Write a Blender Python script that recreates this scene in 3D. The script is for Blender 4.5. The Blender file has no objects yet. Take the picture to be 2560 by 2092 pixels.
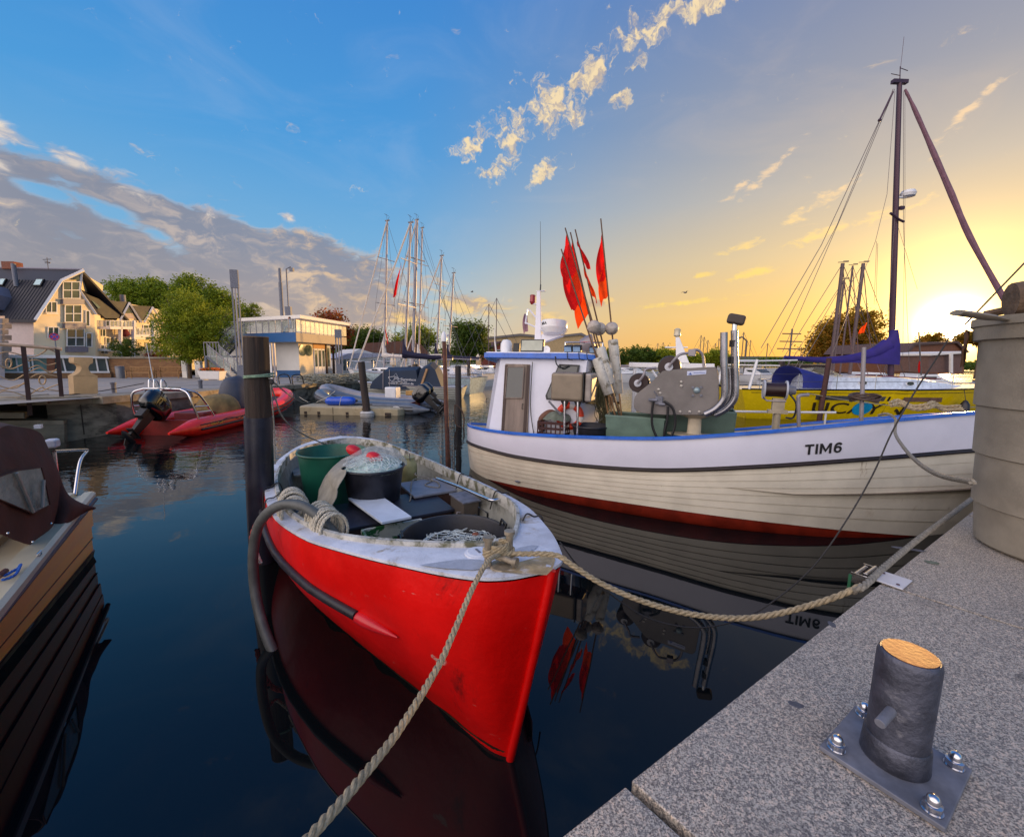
import bpy, bmesh, math, random
from math import sin, cos, pi, radians, sqrt, atan2, hypot
from mathutils import Vector, Matrix
from mathutils import noise as mnoise
# ------------------------------------------------------------ camera, sky, sun, exposure
F, CX, CY, H = 1060.0, 1280.0, 1046.0, 2.0
PITCH, ROLL = radians(7.85), radians(0.9)
scene = bpy.context.scene
COL = scene.collection
cd = bpy.data.cameras.new('camera'); cam = bpy.data.objects.new('camera', cd); COL.objects.link(cam)
cam.matrix_world = Matrix.Translation((0, 0, H)) @ Matrix.Rotation(pi/2-PITCH, 4, 'X') @ Matrix.Rotation(ROLL, 4, 'Z')
cd.sensor_fit = 'HORIZONTAL'; cd.sensor_width = 36; cd.lens = 36*F/2560
cd.clip_start = 0.05; cd.clip_end = 6000
scene.camera = cam
scene.view_settings.view_transform = 'Standard'; scene.view_settings.look = 'None'
scene.view_settings.exposure = 0.0; scene.view_settings.gamma = 1.0
scene.cycles.max_bounces = 6; scene.cycles.transparent_max_bounces = 12
scene.cycles.caustics_reflective = False; scene.cycles.caustics_refractive = False
scene.cycles.sample_clamp_indirect = 4.0
SUN_AZ, SUN_EL = radians(45.3), radians(3.8)
SUN = Vector((cos(SUN_EL)*sin(SUN_AZ), cos(SUN_EL)*cos(SUN_AZ), sin(SUN_EL)))
def srgb(r, g, b):
 f = lambda c: c/12.92 if c <= .04045 else ((c+.055)/1.055)**2.4
 return (f(r/255.), f(g/255.), f(b/255.), 1)
class G:
 "small expression builder for shader maths"
 def __init__(s, nt): s.nt = nt
 def node(s, t, **k):
  n = s.nt.nodes.new(t)
  for a, b in k.items(): setattr(n, a, b)
  return n
 def put(s, sock, v):
  if isinstance(v, bpy.types.NodeSocket): s.nt.links.new(v, sock)
  elif v is not None: sock.default_value = v
 def m(s, op, a, b=None, c=None, clamp=False):
  n = s.node('ShaderNodeMath', operation=op); n.use_clamp = clamp
  s.put(n.inputs[0], a)
  if b is not None: s.put(n.inputs[1], b)
  if c is not None: s.put(n.inputs[2], c)
  return n.outputs[0]
 def add(s, a, b): return s.m('ADD', a, b)
 def sub(s, a, b): return s.m('SUBTRACT', a, b)
 def mul(s, a, b): return s.m('MULTIPLY', a, b)
 def step(s, x, a, b, lo=0., hi=1.):
  n = s.node('ShaderNodeMapRange', interpolation_type='SMOOTHSTEP')
  s.put(n.inputs[0], x); n.inputs[1].default_value = a; n.inputs[2].default_value = b
  n.inputs[3].default_value = lo; n.inputs[4].default_value = hi
  return n.outputs[0]
 def ramp(s, x, stops, interp='LINEAR'):
  n = s.node('ShaderNodeValToRGB'); s.put(n.inputs[0], x); e = n.color_ramp.elements
  n.color_ramp.interpolation = interp
  while len(e) < len(stops): e.new(.5)
  for q, (p, c) in zip(e, stops): q.position = p; q.color = c if len(c) == 4 else (*c, 1)
  return n.outputs[0]
 def mix(s, f, a, b, mode='MIX'):
  n = s.node('ShaderNodeMix', data_type='RGBA', blend_type=mode)
  s.put(n.inputs[0], f); s.put(n.inputs[6], a); s.put(n.inputs[7], b)
  return n.outputs[2]
 def noise(s, vec, scale, detail=4, rough=.55, dist=0., out=0, dim='3D'):
  n = s.node('ShaderNodeTexNoise', noise_dimensions=dim)
  if vec is not None: s.put(n.inputs['Vector'], vec)
  n.inputs['Scale'].default_value = scale; n.inputs['Detail'].default_value = detail
  n.inputs['Roughness'].default_value = rough; n.inputs['Distortion'].default_value = dist
  return n.outputs[out]
 def xyz(s, x, y, z):
  n = s.node('ShaderNodeCombineXYZ'); s.put(n.inputs[0], x); s.put(n.inputs[1], y); s.put(n.inputs[2], z)
  return n.outputs[0]
 def sep(s, v):
  n = s.node('ShaderNodeSeparateXYZ'); s.put(n.inputs[0], v); return n.outputs
 def vm(s, op, a, b=None):
  n = s.node('ShaderNodeVectorMath', operation=op); s.put(n.inputs[0], a)
  if b is not None: s.put(n.inputs[1], b)
  return n.outputs['Value'] if op in ('DOT_PRODUCT', 'LENGTH') else n.outputs['Vector']
def build_world():
 w = bpy.data.worlds.new('World'); scene.world = w; w.use_nodes = True
 nt = w.node_tree; nt.nodes.clear(); g = G(nt)
 tc = g.node('ShaderNodeTexCoord')
 d = g.vm('NORMALIZE', tc.outputs['Generated'])
 x, y, z = g.sep(d)
 DEG = 180/pi
 el = g.mul(g.m('ARCSINE', z), DEG)
 az = g.mul(g.m('ARCTAN2', x, y), DEG)
 mu = g.vm('DOT_PRODUCT', d, tuple(SUN))
 ang = g.mul(g.m('ARCCOSINE', g.m('MINIMUM', mu, .999999)), DEG)
 muh = g.add(g.mul(x, sin(SUN_AZ)), g.mul(y, cos(SUN_AZ)))
 e01 = g.m('DIVIDE', g.m('MAXIMUM', el, 0.), 90.)
 blue = g.ramp(e01, [(0, srgb(214, 216, 206)), (.07, srgb(176, 205, 222)), (.14, srgb(126, 186, 230)), (.26, srgb(82, 164, 230)),
      (.42, srgb(66, 142, 220)), (.7, srgb(48, 118, 205)), (1, srgb(58, 112, 190))])
 warm = g.ramp(e01, [(0, srgb(255, 184, 80)), (.06, srgb(250, 204, 122)), (.13, srgb(226, 203, 162)), (.20, srgb(190, 187, 182)),
      (.29, srgb(154, 160, 176)), (.40, srgb(136, 140, 166)), (.7, srgb(100, 128, 172)), (1, srgb(74, 116, 182))])
 wf = g.step(muh, .42, 1.0)
 sky = g.mix(wf, blue, warm)
 g1 = g.m('EXPONENT', g.mul(g.m('POWER', g.m('DIVIDE', ang, 5.6), 2.), -1.))
 g2 = g.m('EXPONENT', g.m('DIVIDE', ang, -9.5))
 g3 = g.m('EXPONENT', g.mul(g.m('POWER', g.m('DIVIDE', ang, 1.6), 2.), -1.))
 glow = g.mix(1., g.mix(1., g.xyz(g.mul(g1, 2.3), g.mul(g1, 1.6), g.mul(g1, .62)),
                           g.xyz(g.mul(g2, .85), g.mul(g2, .46), g.mul(g2, .05)), 'ADD'),
                 g.xyz(g.mul(g3, 14.), g.mul(g3, 10.), g.mul(g3, 5.)), 'ADD')
 nis = g.node('ShaderNodeTexSky', sky_type='NISHITA'); nis.sun_disc = False
 nis.sun_elevation = SUN_EL; nis.sun_rotation = SUN_AZ; nis.altitude = 0
 nisc = g.mix(1., nis.outputs[0], (.06, .06, .06, 1), 'MULTIPLY')
 sky = g.mix(.12, sky, nisc)
 def blob(a0, e0, ra, re, rot=0.):
  c, s_ = cos(radians(rot)), sin(radians(rot))
  da = g.sub(az, a0); de = g.sub(el, e0)
  u = g.m('DIVIDE', g.add(g.mul(da, c), g.mul(de, s_)), ra)
  v = g.m('DIVIDE', g.sub(g.mul(de, c), g.mul(da, s_)), re)
  return g.m('EXPONENT', g.mul(g.add(g.mul(u, u), g.mul(v, v)), -1.))
 def union(bl):
  r = bl[0]
  for b in bl[1:]: r = g.m('MAXIMUM', r, b)
  return r
 w1 = g.noise(g.xyz(az, g.mul(el, 1.6), 7.), .16, 3, .6, out=1)
 wx, wy, wz = g.sep(w1)
 aw = g.add(az, g.mul(g.sub(wx, .5), 7.)); ew = g.add(el, g.mul(g.sub(wy, .5), 3.2))
 p = g.xyz(aw, g.mul(ew, 2.1), 0.)
 p2 = g.xyz(g.sub(aw, 1.0), g.mul(g.sub(ew, .7), 2.1), 0.)
 n1 = g.noise(p, .17, 8, .62, .2); n1b = g.noise(p2, .17, 8, .62, .2)
 az0, el0 = az, el
 top = g.add(g.add(g.mul(g.step(az, -50., -6., 1., 0.), 4.9), 11.9), g.mul(g.sub(g.noise(g.xyz(az, 0., 3.), .11, 4), .5), 6.))
 under = g.step(g.sub(el, top), -2.2, 1.6, 1., 0.)
 side = g.step(az, -22., -5., 1., 0.)
 hole = union([blob(-41.8, 13.0, 3.6, .9, -22), blob(-38.6, 11.6, 2.4, 1.0, -25), blob(-46.5, 13.8, 2.6, .7, -12), blob(-30, 15.8, 6, 1.0, -8)])
 low = g.step(el, 1.0, 6., .12, 0.)
 bankm = g.mul(g.mul(under, side), g.sub(1., g.mul(hole, .72)))
 bank = g.step(g.add(g.add(g.mul(bankm, .92), g.mul(g.sub(n1, .5), 1.9)), g.mul(low, -.4)), .26, .70)
 puff = union([blob(-40.6, 16.0, 2.6, 1.1, -16), blob(-48.4, 17.6, 3.4, 1.0, -14), blob(-44.4, 16.9, 3.0, .9, -18), blob(-34.5, 14.9, 3.4, .8, -12), blob(-27, 15.4, 1.1, .6), blob(-50, 15.0, 3, .8)])
 puffd = g.mul(g.step(g.add(g.mul(puff, .75), g.mul(g.sub(n1, .5), 2.2)), .34, .80), .95)
 low2 = union([blob(-5.5, 6.9, 7.2, 1.9, -4), blob(4, 5.6, 4.2, 1.0, -4), blob(3.5, 7.4, 1.8, .9), blob(11.2, 7.4, 3.2, .9, 4), blob(-12.5, 5.4, 4.2, 1.2)])
 low2d = g.step(g.add(g.mul(low2, .70), g.mul(g.sub(n1, .5), 1.9)), .30, .74)
 w2 = g.noise(g.xyz(az, el, 17.), .5, 3, .6, out=1)
 vx, vy, vz = g.sep(w2)
 az = g.add(az0, g.mul(g.sub(vx, .5), 3.6)); el = g.add(el0, g.mul(g.sub(vy, .5), 3.6))
 q = g.xyz(az, g.mul(el, 1.15), 4.)
 n2 = g.noise(q, .62, 7, .66, .3); n2b = g.noise(g.vm('ADD', q, (-.45, .55, 0)), .62, 7, .66, .3)
 st = union([blob(-5.2, 25.0, 3.4, 1.5, 28), blob(-.4, 26.0, 2.9, 3.9, -14), blob(-1.8, 22.8, 4.2, 1.3, 22), blob(4.4, 28.4, 3.3, 3.2, 15), blob(7.4, 27.4, 2.4, 1.5, 40), blob(3.8, 22.6, 3.0, 1.1, 30),
    blob(9.6, 31.0, 2.8, 2.4, 25), blob(7.4, 30.0, 3.2, 1.7, 40), blob(15.0, 34.0, 4.4, 1.5, 10), blob(21, 34.9, 5.6, 1.2, 3), blob(12.4, 28.6, 1.6, .7, 30), blob(14.5, 31.6, 1.6, .8, 30)])
 std = g.step(g.add(g.mul(st, .80), g.mul(g.sub(n2, .5), 2.3)), .34, .92)
 az, el = az0, el0
 th = union([blob(28.2, 10.0, 3.8, .7, 10), blob(27.0, 13.1, 2.8, .6, 14), blob(35.2, 13.6, 6.2, .75, 12), blob(40.8, 14.6, 3.6, .7, 14), blob(33.8, 16.3, 3.4, .8, 22), blob(36.6, 17.8, 2.0, .5, 26), blob(31.6, 15.0, 2.2, .5, 12),
    blob(44.2, 21.4, 3.2, .5, 42), blob(26, 18.8, 1.6, .5, 35), blob(23.4, 10.4, 2.2, .5), blob(29, 20, 3.4, .6, 40), blob(21.5, 7.2, 9, .4, 5)])
 n3 = g.noise(g.xyz(g.add(az, g.mul(vx, 1.5)), g.mul(g.add(el, vy), 2.3), 9.), .5, 7, .66, .3)
 thd = g.mul(g.step(g.add(g.mul(th, .75), g.mul(g.sub(n3, .5), 2.2)), .36, .95), .85)
 hi = g.step(el, 38., 62.)
 veil = g.mul(g.step(g.noise(g.xyz(az, g.mul(el, 2.6), 2.), .05, 6, .6, .8), .46, .78), g.add(.14, g.mul(hi, .5)))
 sky = g.mix(veil, sky, g.mix(wf, srgb(196, 204, 222), srgb(235, 205, 170)))
 lit = g.step(g.sub(n1, n1b), -.07, .10)
 creamL = g.mix(g.step(az, -36., -18.), srgb(222, 200, 182), srgb(242, 202, 150))
 greyL = g.mix(g.step(el, 3., 14.), srgb(172, 156, 150), srgb(138, 143, 160))
 edge = g.step(bank, .25, .95, 1., 0.)
 bankc = g.mix(g.m('MAXIMUM', g.mul(edge, .85), g.mul(lit, g.step(n1, .44, .66, .1, .9))), greyL, creamL)
 bankc = g.mix(g.step(az, -46., -26., .55, 0.), bankc, srgb(140, 140, 152))
 sky = g.mix(g.mul(bank, .93), sky, bankc)
 sky = g.mix(puffd, sky, g.mix(g.step(n1, .42, .6), srgb(178, 176, 186), srgb(236, 222, 206)))
 sky = g.mix(g.mul(low2d, .85), sky, g.mix(lit, srgb(188, 164, 148), srgb(250, 212, 140)))
 lit2 = g.step(g.sub(n2, n2b), -.12, .12)
 stc = g.mix(lit2, srgb(196, 180, 166), srgb(252, 226, 178))
 sky = g.mix(g.mul(std, .92), sky, stc)
 sky = g.mix(thd, sky, g.mix(g.step(el, 8., 20.), srgb(255, 220, 120), srgb(246, 214, 176)))
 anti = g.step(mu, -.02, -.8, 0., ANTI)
 sky = g.mix(anti, sky, (2.35, 2.05, 1.95, 1))  # unseen sky behind the camera brightened as added fill for shaded sides
 sky = g.mix(1., sky, glow, 'ADD')
 sky = g.mix(g.step(el, -3., -.2, 1., 0.), sky, (.10, .11, .12, 1))
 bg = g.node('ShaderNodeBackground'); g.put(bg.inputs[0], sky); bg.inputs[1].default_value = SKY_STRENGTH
 out = g.node('ShaderNodeOutputWorld'); nt.links.new(bg.outputs[0], out.inputs[0])
 w.cycles.sampling_method = 'MANUAL'; w.cycles.sample_map_resolution = 1024
SKY_STRENGTH = 1.0
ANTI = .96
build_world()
sl = bpy.data.lights.new('sun', 'SUN'); sl.energy = 4.4; sl.angle = radians(.6); sl.color = (1, .58, .20)
so = bpy.data.objects.new('sun', sl); COL.objects.link(so)
so.rotation_euler = SUN.to_track_quat('Z', 'Y').to_euler()
# ------------------------------------------------------------ picture geometry -> places in the world
def ray(u, v):
 x = (u-CX)/F; y = -(v-CY)/F; c, s = cos(ROLL), sin(ROLL)
 x, y = x*c-y*s, x*s+y*c
 return Vector((x, cos(PITCH)+y*sin(PITCH), -sin(PITCH)+y*cos(PITCH)))
def onz(u, v, z=0.):
 r = ray(u, v); t = (z-H)/r.z; return Vector((r.x*t, r.y*t, z))
def aty(u, v, Y):
 r = ray(u, v); t = Y/r.y; return Vector((r.x*t, Y, H+r.z*t))
# ------------------------------------------------------------ mesh helpers
ID = Matrix.Identity(4)
def T(x=0, y=0, z=0): return Matrix.Translation((x, y, z))
def R(a, ax='Z'): return Matrix.Rotation(radians(a), 4, ax)
def S(x, y, z): return Matrix.Diagonal((x, y, z, 1))
class MB:
 def __init__(s, M=None): s.v = []; s.f = []; s.M = M or ID
 def raw(s, vs, fs, M=None):
  o = len(s.v); MM = s.M @ M if M is not None else s.M
  s.v += [MM @ Vector(p) for p in vs]
  s.f += [tuple(i+o for i in f) for f in fs]; return s
 def box(s, c, d, M=None, rz=0):
  x, y, z = d[0]/2, d[1]/2, d[2]/2
  vs = [(a, b, e) for a in (-x, x) for b in (-y, y) for e in (-z, z)]
  fs = [(0, 1, 3, 2), (4, 6, 7, 5), (0, 4, 5, 1), (2, 3, 7, 6), (0, 2, 6, 4), (1, 5, 7, 3)]
  m = T(*c) @ R(rz); return s.raw(vs, fs, (M @ m) if M is not None else m)
 def tube(s, pts, r, n=8, caps=True, closed=False, M=None, flat=1.):
  pts = [Vector(p) for p in pts]; k = len(pts)
  rs = r if isinstance(r, (list, tuple)) else [r]*k
  vs = []; up = None
  for i in range(k):
   if closed: t = pts[(i+1) % k]-pts[i-1]
   else: t = pts[min(i+1, k-1)]-pts[max(i-1, 0)]
   if t.length < 1e-9: t = Vector((0, 0, 1))
   t.normalize()
   if up is None:
    up = Vector((0, 0, 1)) if abs(t.z) < .9 else Vector((1, 0, 0))
   a = t.cross(up)
   if a.length < 1e-6: a = t.cross(Vector((1, .3, .2)))
   a.normalize(); b = a.cross(t).normalized(); up = b
   for j in range(n):
    q = 2*pi*j/n; vs.append(pts[i]+a*cos(q)*rs[i]+b*sin(q)*rs[i]*flat)
  fs = []
  for i in range(k if closed else k-1):
   for j in range(n):
    a0 = i*n+j; a1 = i*n+(j+1) % n; b0 = ((i+1) % k)*n+j; b1 = ((i+1) % k)*n+(j+1) % n
    fs.append((a0, a1, b1, b0))
  if caps and not closed:
   fs.append(tuple(range(n-1, -1, -1))); fs.append(tuple((k-1)*n+j for j in range(n)))
  return s.raw(vs, fs, M)
 def lathe(s, prof, n=24, M=None, sq=0.):
  vs = []; fs = []
  for (r, z) in prof:
   for j in range(n):
    q = 2*pi*j/n; rr = r
    if sq: rr = r*(1+sq*(sin(2*q)**2))
    vs.append((rr*cos(q), rr*sin(q), z))
  for i in range(len(prof)-1):
   for j in range(n):
    fs.append((i*n+j, i*n+(j+1) % n, (i+1)*n+(j+1) % n, (i+1)*n+j))
  if prof[0][0] > 1e-6: fs.append(tuple(range(n-1, -1, -1)))
  if prof[-1][0] > 1e-6: fs.append(tuple((len(prof)-1)*n+j for j in range(n)))
  return s.raw(vs, fs, M)
 def sph(s, c, r, n=12, M=None):
  if not isinstance(r, (list, tuple)): r = (r, r, r)
  k = max(4, n//2); prof = [(max(1e-7, sin(pi*i/k)), -cos(pi*i/k)) for i in range(k+1)]
  m = T(*c) @ S(*r); return s.lathe(prof, n, (M @ m) if M is not None else m)
 def prism(s, pts, vec):
  "closed polygon pts (3d) extruded by vec"
  k = len(pts); v = Vector(vec); pts = [Vector(p) for p in pts]
  vs = pts+[p+v for p in pts]
  fs = [tuple(range(k-1, -1, -1)), tuple(range(k, 2*k))]+[(i, (i+1) % k, k+(i+1) % k, k+i) for i in range(k)]
  return s.raw(vs, fs)
 def grid(s, rows, M=None, closed=False):
  "rows of equal numbers of points"
  k = len(rows[0]); vs = [p for r in rows for p in r]; fs = []
  for i in range(len(rows)-1):
   for j in range(k if closed else k-1):
    fs.append((i*k+j, i*k+(j+1) % k, (i+1)*k+(j+1) % k, (i+1)*k+j))
  return s.raw(vs, fs, M)
 def ob(s, name, mat, parent=None, smooth=38, bevel=0, label=None, solid=0, offset=-1, kind=None, bseg=2):
  me = bpy.data.meshes.new(name); me.from_pydata([tuple(p) for p in s.v], [], s.f); me.materials.append(mat)
  bm = bmesh.new(); bm.from_mesh(me); bmesh.ops.recalc_face_normals(bm, faces=bm.faces)
  if solid: bmesh.ops.solidify(bm, geom=bm.faces[:]+bm.edges[:]+bm.verts[:], thickness=solid); bmesh.ops.recalc_face_normals(bm, faces=bm.faces)
  bm.to_mesh(me); bm.free()
  if smooth:
   me.polygons.foreach_set('use_smooth', [True]*len(me.polygons)); me.set_sharp_from_angle(angle=radians(smooth))
  o = bpy.data.objects.new(name, me); COL.objects.link(o)
  if parent is not None: o.parent = parent
  if bevel:
   md = o.modifiers.new('bevel', 'BEVEL'); md.width = bevel; md.segments = bseg; md.limit_method = 'ANGLE'; md.angle_limit = radians(40); md.harden_normals = True
  if label: o['label'] = label
  if kind: o['kind'] = kind
  return o
def tag(o, label, cat, group=None):
 o['label'] = label; o['category'] = cat
 if group: o['group'] = group
 return o
def thing(name, label, cat, loc=(0, 0, 0), rz=0., group=None):
 o = bpy.data.objects.new(name, None); COL.objects.link(o); o.location = loc; o.rotation_euler = (0, 0, rz)
 o.empty_display_size = .2
 return tag(o, label, cat, group)
def structure(o): o['kind'] = 'structure'; return o
def copy_tree(o, loc=None, rz=None, label=None, parent=None):
 c = o.copy(); COL.objects.link(c)
 if parent is not None: c.parent = parent
 if loc is not None: c.location = loc
 if rz is not None: c.rotation_euler = (0, 0, rz)
 if label: c['label'] = label
 for ch in list(o.children): copy_tree(ch, parent=c)
 return c
def smoothline(pts, n=8):
 pts = [Vector(p) for p in pts]; out = []
 q = [pts[0]*2-pts[1]]+pts+[pts[-1]*2-pts[-2]]
 for i in range(1, len(q)-2):
  for k in range(n):
   t = k/n; a, b, c, d = q[i-1], q[i], q[i+1], q[i+2]
   out.append(.5*((2*b)+(c-a)*t+(2*a-5*b+4*c-d)*t*t+(3*b-a-3*c+d)*t**3))
 out.append(pts[-1]); return out
def lerp(xs, ys, x):
 if x <= xs[0]: return ys[0]
 for i in range(len(xs)-1):
  if x <= xs[i+1]:
   t = (x-xs[i])/(xs[i+1]-xs[i]); return ys[i]*(1-t)+ys[i+1]*t
 return ys[-1]
def cr(xs, ys, x):
 "smooth interpolation through a table"
 if x <= xs[0]: return ys[0]
 if x >= xs[-1]: return ys[-1]
 i = 0
 while x > xs[i+1]: i += 1
 h = xs[i+1]-xs[i]; t = (x-xs[i])/h
 def sl(k):
  if k == 0: return (ys[1]-ys[0])/(xs[1]-xs[0])
  if k == len(xs)-1: return (ys[-1]-ys[-2])/(xs[-1]-xs[-2])
  return (ys[k+1]-ys[k-1])/(xs[k+1]-xs[k-1])
 m0, m1 = sl(i)*h, sl(i+1)*h
 return (2*t**3-3*t*t+1)*ys[i]+(t**3-2*t*t+t)*m0+(-2*t**3+3*t*t)*ys[i+1]+(t**3-t*t)*m1
def rope_mb(m, pts, r, pitch=None, strands=3, seg=7, step=None):
 "laid rope: strands wound round the path"
 pitch = pitch or r*7; step = step or pitch/9
 pts = [Vector(p) for p in pts]; L = [0]
 for a, b in zip(pts, pts[1:]): L.append(L[-1]+(b-a).length)
 n = max(2, int(L[-1]/step)); P = []
 j = 0
 for i in range(n+1):
  d = L[-1]*i/n
  while j < len(L)-2 and d > L[j+1]: j += 1
  t = (d-L[j])/max(1e-9, L[j+1]-L[j]); P.append(pts[j].lerp(pts[j+1], min(1, t)))
 fr = []; up = None
 for i in range(n+1):
  t = (P[min(i+1, n)]-P[max(i-1, 0)]).normalized()
  if up is None: up = Vector((0, 0, 1)) if abs(t.z) < .9 else Vector((1, 0, 0))
  a = t.cross(up).normalized(); b = a.cross(t); up = b; fr.append((a, b))
 for k in range(strands):
  q = []
  for i in range(n+1):
   an = 2*pi*(k/strands+(L[-1]*i/n)/pitch); a, b = fr[i]
   q.append(P[i]+(a*cos(an)+b*sin(an))*r*.52)
  m.tube(q, r*.54, seg)
 return m
# ------------------------------------------------------------ materials
MATS = {}
def pm(name, col, rough=.5, metal=0., var=.18, vscale=6., bump=0., bscale=40., col2=None, blend=(.42, .62), spec=.5,
       trans=0., coat=0., alpha=1., stretch=None, emit=None):
 if name in MATS: return MATS[name]
 m = bpy.data.materials.new(name); m.use_nodes = True; nt = m.node_tree; g = G(nt)
 b = nt.nodes['Principled BSDF']
 c = srgb(*col); tc = g.node('ShaderNodeTexCoord').outputs['Object']
 if stretch: tc = g.vm('MULTIPLY', tc, stretch)
 n = g.noise(tc, vscale, 6, .6)
 lo = tuple(a*(1-var) for a in c[:3])+(1,); hi = tuple(min(1, a*(1+var)) for a in c[:3])+(1,)
 cc = g.mix(g.step(n, .3, .7), lo, hi)
 if col2:
  n2 = g.noise(tc, vscale*.7, 9, .68, .3)
  cc = g.mix(g.step(n2, *blend), cc, srgb(*col2))
 g.put(b.inputs['Base Color'], cc)
 g.put(b.inputs['Roughness'], g.m('ADD', g.mul(g.sub(n, .5), .25), rough, clamp=True))
 b.inputs['Metallic'].default_value = metal; b.inputs['Specular IOR Level'].default_value = spec
 if coat: b.inputs['Coat Weight'].default_value = coat; b.inputs['Coat Roughness'].default_value = .08
 if trans: b.inputs['Transmission Weight'].default_value = trans
 if alpha < 1: b.inputs['Alpha'].default_value = alpha
 if emit: b.inputs['Emission Color'].default_value = srgb(*emit[:3]); b.inputs['Emission Strength'].default_value = emit[3]
 if bump:
  bn = g.node('ShaderNodeBump'); bn.inputs['Strength'].default_value = min(1., bump); bn.inputs['Distance'].default_value = .01*max(1, bump)
  nb = g.noise(tc, bscale, 5, .6); g.put(bn.inputs['Height'], nb); g.put(b.inputs['Normal'], bn.outputs[0])
 MATS[name] = m; return m
def glass_mat(name, tint, rough=.03, alpha=.55):
 return pm(name, tint, rough, var=.1, spec=.8, alpha=alpha)
# ------------------------------------------------------------ shared materials
M_white = pm('white_paint', (226, 226, 232), .35, var=.06, col2=(190, 180, 165), blend=(.62, .82), coat=.2)
M_gel = pm('white_gelcoat', (224, 224, 226), .22, var=.05, coat=.4)
M_stainless = pm('stainless_steel', (205, 205, 210), .18, 1., var=.08)
M_galv = pm('galvanised_steel', (112, 114, 124), .6, .15, var=.25, vscale=14)
M_alu = pm('aluminium_spar', (150, 144, 148), .45, .3, var=.1)
M_black = pm('black_plastic', (22, 22, 25), .42, var=.3, vscale=9, bump=.15, bscale=120)
M_gloss = pm('black_gloss', (10, 10, 12), .08, var=.1, coat=.8)
M_rubber = pm('grey_rubber', (70, 72, 78), .55, var=.25, vscale=20, bump=.2, bscale=90)
M_rope = pm('weathered_rope', (166, 150, 120), .85, var=.3, vscale=60, bump=.4, bscale=500)
M_rope_grey = pm('grey_rope', (138, 132, 120), .9, var=.3, vscale=60, bump=.4, bscale=500)
M_thin = pm('dark_line', (48, 46, 46), .7, var=.2)
M_wire = pm('rigging_wire', (95, 90, 92), .45, .6, var=.1)
M_wood_dark = pm('tarred_timber', (56, 45, 40), .72, var=.4, vscale=5, bump=.7, bscale=30, col2=(96, 70, 50), blend=(.55, .75), stretch=(1, 1, .12))
M_navy = pm('navy_canvas', (30, 36, 66), .8, var=.25, vscale=4, bump=.25, bscale=30)
M_concrete = pm('weathered_concrete', (134, 128, 116), .85, var=.35, vscale=1.2, bump=.6, bscale=25, col2=(88, 82, 72), blend=(.45, .7))
M_glassd = pm('dark_glass', (34, 42, 44), .06, var=.15, spec=.9)
M_glassb = pm('reflecting_glass', (96, 116, 116), .08, var=.2, spec=.9)
def granite():
 m = bpy.data.materials.new('speckled_granite'); m.use_nodes = True; g = G(m.node_tree); b = m.node_tree.nodes['Principled BSDF']
 tc = g.node('ShaderNodeTexCoord').outputs['Object']
 a = g.noise(tc, 170, 4, .75); c = g.noise(g.vm('ADD', tc, (9, 3, 1)), 260, 3, .7); e = g.noise(g.vm('ADD', tc, (2, 7, 5)), 110, 3, .7)
 col = g.mix(g.step(a, .46, .54), srgb(118, 112, 108), srgb(190, 180, 166))
 col = g.mix(g.step(e, .55, .60), col, srgb(214, 194, 174))
 col = g.mix(g.mul(g.step(c, .54, .60), .85), col, srgb(58, 54, 54))
 big = g.noise(tc, 3.5, 6, .65); col = g.mix(g.mul(g.step(big, .5, .75), .35), col, srgb(92, 88, 86))
 st = g.noise(g.vm('ADD', tc, (4, 4, 4)), 9, 3, .6); col = g.mix(g.mul(g.step(st, .70, .74), .45), col, srgb(48, 48, 52))
 g.put(b.inputs['Base Color'], col); g.put(b.inputs['Roughness'], g.step(c, .3, .7, .42, .66))
 bn = g.node('ShaderNodeBump'); bn.inputs['Strength'].default_value = .55; bn.inputs['Distance'].default_value = .0022
 g.put(bn.inputs['Height'], g.add(g.mul(a, .6), g.noise(tc, 420, 2))); g.put(b.inputs['Normal'], bn.outputs[0])
 return m
def scuff(m, col, sc=5., lo=.70, hi=.74, st=(1, 1, 3)):
 "chips and scrapes of another colour over a finished paint"
 nt = m.node_tree; g = G(nt); b = nt.nodes['Principled BSDF']; src = b.inputs['Base Color'].links[0].from_socket
 tc = g.vm('MULTIPLY', g.node('ShaderNodeTexCoord').outputs['Object'], st); n = g.noise(tc, sc, 10, .72, .5)
 g.put(b.inputs['Base Color'], g.mix(g.step(n, lo, hi), src, srgb(*col))); return m
M_granite = granite()
def water_mat():
 m = bpy.data.materials.new('harbour_water'); m.use_nodes = True; g = G(m.node_tree); b = m.node_tree.nodes['Principled BSDF']
 geo = g.node('ShaderNodeNewGeometry').outputs['Position']
 b.inputs['Base Color'].default_value = (.0035, .0055, .0065, 1); b.inputs['Roughness'].default_value = .012; b.inputs['IOR'].default_value = 1.38
 x, y, z = g.sep(geo)
 dist = g.vm('LENGTH', g.xyz(x, y, 0.))
 far = g.step(dist, 5.0, 12.)
 n1 = g.noise(g.vm('MULTIPLY', geo, (.8, 1., 1.)), .9, 2, .5, .2)
 n2 = g.noise(g.vm('MULTIPLY', geo, (.7, 1.2, 1.)), 3.4, 3, .55, .3)
 n3 = g.noise(geo, .22, 2, .5)
 h = g.add(g.mul(n1, .010), g.mul(g.mul(n2, .011), g.add(.05, g.mul(far, 1.))))
 h = g.mul(h, g.add(.22, g.mul(far, 1.)))
 h = g.add(h, g.mul(n3, .006))
 bn = g.node('ShaderNodeBump'); bn.inputs['Strength'].default_value = 1.; bn.inputs['Distance'].default_value = 1.
 g.put(bn.inputs['Height'], h); g.put(b.inputs['Normal'], bn.outputs[0])
 return m
M_water = water_mat()
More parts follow.
